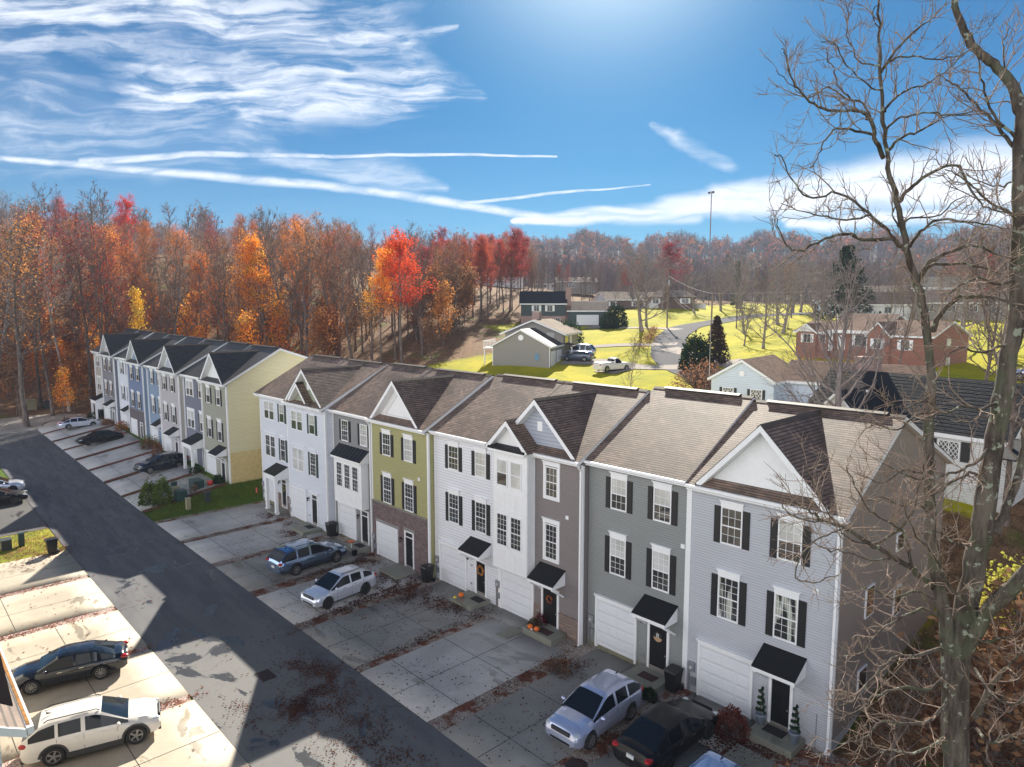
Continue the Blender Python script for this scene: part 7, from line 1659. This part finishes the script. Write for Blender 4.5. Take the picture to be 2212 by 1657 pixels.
# wheelie bins
def bin_(x, y, lab, mat=None, rz=0, z=None):
    z = hz1(x, y)+.03 if z is None else z; m_ = mat or M_black; t = empty('wheelie_bin', (x, y, z), 0, lab, 'wheelie bin', None)
    b = MB(); 
    def fr(w0, d0, z0, w1, d1, z1):
        i = len(b.v); b.v += [(x-w0, y-d0, z+z0), (x+w0, y-d0, z+z0), (x+w0, y+d0, z+z0), (x-w0, y+d0, z+z0), (x-w1, y-d1, z+z1), (x+w1, y-d1, z+z1), (x+w1, y+d1, z+z1), (x-w1, y+d1, z+z1)]
        for q_ in ((0, 3, 2, 1), (4, 5, 6, 7), (0, 1, 5, 4), (1, 2, 6, 5), (2, 3, 7, 6), (3, 0, 4, 7)): b.f.append(tuple(i+k for k in q_))
    fr(.22, .24, .04, .30, .34, .98); b.build('body', m_, t, bevel=.03); b = MB(); fr(.33, .38, 1.0, .30, .34, 1.07); b.build('lid', m_, t, bevel=.02); MB().cyl((x-.3, y+.30, z+.12), (x+.3, y+.30, z+.12), .12, n=12).build('wheel', M_black, t)
    MB().cyl((x-.26, y+.42, z+1.0), (x+.26, y+.42, z+1.0), .02, n=6).build('handle', M_black, t); t.rotation_euler = (0, 0, 0); return t
bin_(-.55, -.55, 'black wheelie bin between the mid-grey door and the lavender garage'); bin_(-18.05, -1.25, 'black wheelie bin at the sage-green house corner'); bin_(-29.95, -1.35, 'black wheelie bin at the corner of the nested-gable house')
bin_(-40.1, -17.3, 'black wheelie bin on the leafy verge at the left edge'); bin_(-89.4, -2.9, 'dark wheelie bin at the charcoal far house'); bin_(-93.4, -2.4, 'dark wheelie bin at the last far house')
# utility boxes
M_gbox = plain('green_box', (.02, .055, .05), .5); M_tbox = plain('tan_box', (.30, .27, .16), .7); M_dbox = plain('dark_box', (.03, .04, .04), .6)
def ubox(x, y, w, d, h_, mat, lab):
    z = hz1(x, y); t = empty('utility_box', (x, y, z), 0, lab, 'utility box'); MB().box(x-w/2, x+w/2, y-d/2, y+d/2, z-.05, z+h_).build('cabinet', mat, t, bevel=.02); MB().box(x-w/2-.03, x+w/2+.03, y-d/2-.03, y+d/2+.03, z+h_+.003, z+h_+.06).build('lid', mat, t, bevel=.015)
ubox(-48.6, -6.6, .45, .45, .85, M_gbox, 'slim dark green utility pedestal on the middle lawn'); ubox(-45.9, -6.9, .9, .8, .8, M_gbox, 'square dark green transformer box on the middle lawn'); ubox(-44.1, -6.9, .35, .35, .9, M_tbox, 'tan utility pedestal on the middle lawn'); ubox(-47.6, -5.0, 1.3, .9, .7, M_gbox, 'wide low green transformer box before the olive end house'); ubox(-44.4, -5.2, .4, .4, .8, M_dbox, 'dark pedestal nearest the near row on the middle lawn'); ubox(-47.1, -6.9, .5, .45, .85, M_tbox, 'tan pedestal among the green utility boxes')
ubox(-43.3, -19.5, .8, .6, .7, M_dbox, 'low dark utility box on the left verge'); ubox(-43.3, -18.6, .35, .35, .95, M_gbox, 'slim blue-green pedestal on the left verge'); ubox(-109.5, -8.2, 2.0, 1.6, 1.4, M_tbox, 'grey-green transformer box beyond the far court'); ubox(-109.2, -5.9, 1.0, .9, 1.1, M_dbox, 'smaller dark box beyond the far court')
f_ = empty('garden_flag', (-43.6, -1.3, -.1), 0, 'small red and white garden flag at the left end of the near row', 'flag'); MB().cyl((-43.6, -1.3, -.2), (-43.6, -1.3, .95), .012, n=6).build('pole', M_black, f_); MB().box(-43.58, -43.25, -1.305, -1.295, .45, .9).build('cloth', plain('flag_cloth', (.6, .1, .08), .8, var=.5, scale=6), f_)
# drains
M_iron = plain('rusty_iron', (.06, .035, .03), .6, .3)
tag(MB().lathe((-.2, -7.5, -.175), [(.42, 0), (.42, .02), (.36, .022)], 24).build('manhole_cover', M_iron), 'round rusty manhole cover on the driveway below the white SUV', 'manhole cover')
dr = MB().box(-14.9, -13.95, -13.6, -12.95, -.2, -.17)
for k in range(8): dr.box(-14.85+k*.115, -14.80+k*.115, -13.55, -13.0, -.17, -.155)
tag(dr.build('storm_drain', M_iron), 'dark storm drain grate in the road', 'storm drain')
# ------------------------------------------------------------------ fallen leaves
def leaf_litter(name, seed, spots, n, size, mat):
    rg = np.random.default_rng(seed); P_ = []; w = np.array([s_[4] for s_ in spots], float); w /= w.sum(); ch = rg.choice(len(spots), n, p=w)
    for i in ch:
        x, y, sx, sy, _, a = spots[i]; u, v = rg.normal(0, sx), rg.normal(0, sy); P_.append((x+u*math.cos(a)-v*math.sin(a), y+u*math.sin(a)+v*math.cos(a)))
    P_ = np.array(P_); nz = np.sin(P_[:, 0]*3.1+np.sin(P_[:, 1]*2.3)*1.5)*np.cos(P_[:, 1]*2.7+P_[:, 0])+rg.normal(0, .45, len(P_)); P_ = P_[nz > -.25]
    z = hz(P_[:, 0], P_[:, 1])+.042+rg.random(len(P_))*.03; n = len(P_); a = rg.uniform(0, 6.28, n); s_ = size*rg.uniform(.6, 1.4, n); t1, t2 = rg.normal(0, .35, n), rg.normal(0, .35, n)
    c = np.c_[P_, z]; A = np.c_[np.cos(a)*s_, np.sin(a)*s_, t1*s_*.4]; B = np.c_[-np.sin(a)*s_*.7, np.cos(a)*s_*.7, t2*s_*.4]
    V = np.stack([c-A*.5, c+B*.5, c+A*.5, c-B*.5], 1).reshape(-1, 3); o = npmesh(name, V, np.arange(4*n).reshape(-1, 4), mat); o['kind'] = 'stuff'; return o
L_dead = leaf_mat('dead_leaves', (.105, .045, .032), (.17, .075, .048), (.075, .035, .027), .15); L_deadp = leaf_mat('dead_leaves_sunny', (.30, .13, .08), (.45, .20, .13), (.22, .10, .06), .3)  # second leaf colour is a brighter copy for sunlit ground
spots = [(-18.4, -6.2, 2.2, .30, 3.0, R(100)), (-17.8, -3.4, 1.3, .7, 3.2, 0), (-19.2, -2.2, 1.2, .45, 2.2, 0), (-15.6, -2.6, 1.6, .45, 2.4, R(10)), (-13.2, -2.2, 1.0, .45, 1.6, R(25)), (-20.9, -2.6, .9, .5, 1.2, 0), (-24.1, -4, 2.6, .26, 2.2, R(93)), (-24.0, -1.8, .9, .35, 1.2, 0), (-30.0, -5, 2.6, .18, 1.2, R(92)), (-32.4, -3.2, .9, .5, 1.6, 0), (-34.4, -2.3, .6, .3, .8, 0), (-36.4, -5.5, 2.6, .16, 1., R(92)), (-37.6, -2.6, .8, .5, 1.4, 0),
 (-12.2, -6, 2.4, .22, .9, R(92)), (-15.5, -6.5, 1.8, 1.4, .5, 0), (-13.9, -11.7, .9, .5, 1.2, 0), (-12.4, -11.2, .9, .35, 1.3, 0), (-11.3, -12.6, 1.4, .35, 1.6, R(-60)), (-10.2, -12.0, 1.1, .8, 1.5, 0), (-11.0, -13.5, .9, .35, 1., 0), (-8, -12.0, 1.0, .6, .7, 0), (-6.5, -13, 1.2, .8, .8, 0), (-4.8, -12.2, 1.2, .6, .6, 0), (-8.9, -7.6, 1.4, 1., .22, 0), (-5.9, -5, 2.2, .25, .8, R(92)), (-5, -2.3, .6, .5, .8, 0), (-3.4, -6.5, 1.6, 1.6, .35, 0), (2.6, -2.2, .9, .5, 1.6, 0), (4.2, -1.6, .9, .4, 1.0, 0), (-.1, -4.4, 1.8, .18, .6, R(90)), (-20.5, -7.2, 1.4, 1.0, .28, 0), (-33.5, -6, 2., 1.8, .35, 0), (-27, -6.5, 2, 1.6, .25, 0), (-12.1, -15.2, .7, .3, .4, 0)]
leaf_litter('fallen_leaves', 1, spots, 26000, .085, L_dead)
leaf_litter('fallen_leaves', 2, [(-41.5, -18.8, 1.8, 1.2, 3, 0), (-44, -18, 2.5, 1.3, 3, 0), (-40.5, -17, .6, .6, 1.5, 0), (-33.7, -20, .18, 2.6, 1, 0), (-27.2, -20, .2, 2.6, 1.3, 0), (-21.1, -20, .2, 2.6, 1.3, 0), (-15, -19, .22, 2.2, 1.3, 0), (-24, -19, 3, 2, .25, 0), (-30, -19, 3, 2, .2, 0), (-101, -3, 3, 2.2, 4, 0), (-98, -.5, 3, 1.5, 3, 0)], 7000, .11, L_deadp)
leaf_litter('scattered_leaves', 3, [(-26, -8, 10, 2.2, 1, 0), (-10, -9, 6, 2.5, 1.3, 0), (-14, -12.5, 8, 2.2, .8, 0)], 1500, .085, L_dead)
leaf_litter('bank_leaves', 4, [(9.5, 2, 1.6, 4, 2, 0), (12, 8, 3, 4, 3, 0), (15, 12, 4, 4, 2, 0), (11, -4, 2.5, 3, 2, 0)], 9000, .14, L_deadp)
# grass blades on the shaded lawn between the two rows and on the left verge
def grass(name, seed, x0, x1, y0, y1, n, h_, mat):
    rg = np.random.default_rng(seed); P_ = np.c_[rg.uniform(x0, x1, n), rg.uniform(y0, y1, n)]; z = hz(P_[:, 0], P_[:, 1])-.03; a = rg.uniform(0, 6.28, n); w = .012; hh = h_*rg.uniform(.5, 1.3, n)
    c = np.c_[P_, z]; A = np.c_[np.cos(a)*w*2, np.sin(a)*w*2, np.zeros(n)]; T_ = np.c_[rg.normal(0, .03, n), rg.normal(0, .03, n), hh]
    V = np.stack([c-A, c+A, c+T_], 1).reshape(-1, 3); o = npmesh(name, V, np.arange(3*n).reshape(-1, 3), mat); o['kind'] = 'stuff'
grass('grass', 5, -52, -42.4, -9.9, 8, 26000, .12, L_green); grass('verge_grass', 6, -46.4, -40.3, -22, -16.5, 9000, .12, L_olive)
# ------------------------------------------------------------------ air
hz_m = bpy.data.materials.new('valley_haze'); hz_m.use_nodes = True; hz_m.node_tree.nodes.clear(); g = G(hz_m.node_tree)
o_ = g.n('ShaderNodeOutputMaterial'); v_ = g.n('ShaderNodeVolumePrincipled'); v_.inputs['Color'].default_value = (.66, .78, 1., 1); v_.inputs['Density'].default_value = .00021; v_.inputs['Anisotropy'].default_value = .0; g.l(v_.outputs[0], o_.inputs['Volume'])
hb = MB().box(-2700, 1600, -300, 2700, -120, 175).build('haze', hz_m); hb['kind'] = 'stuff'
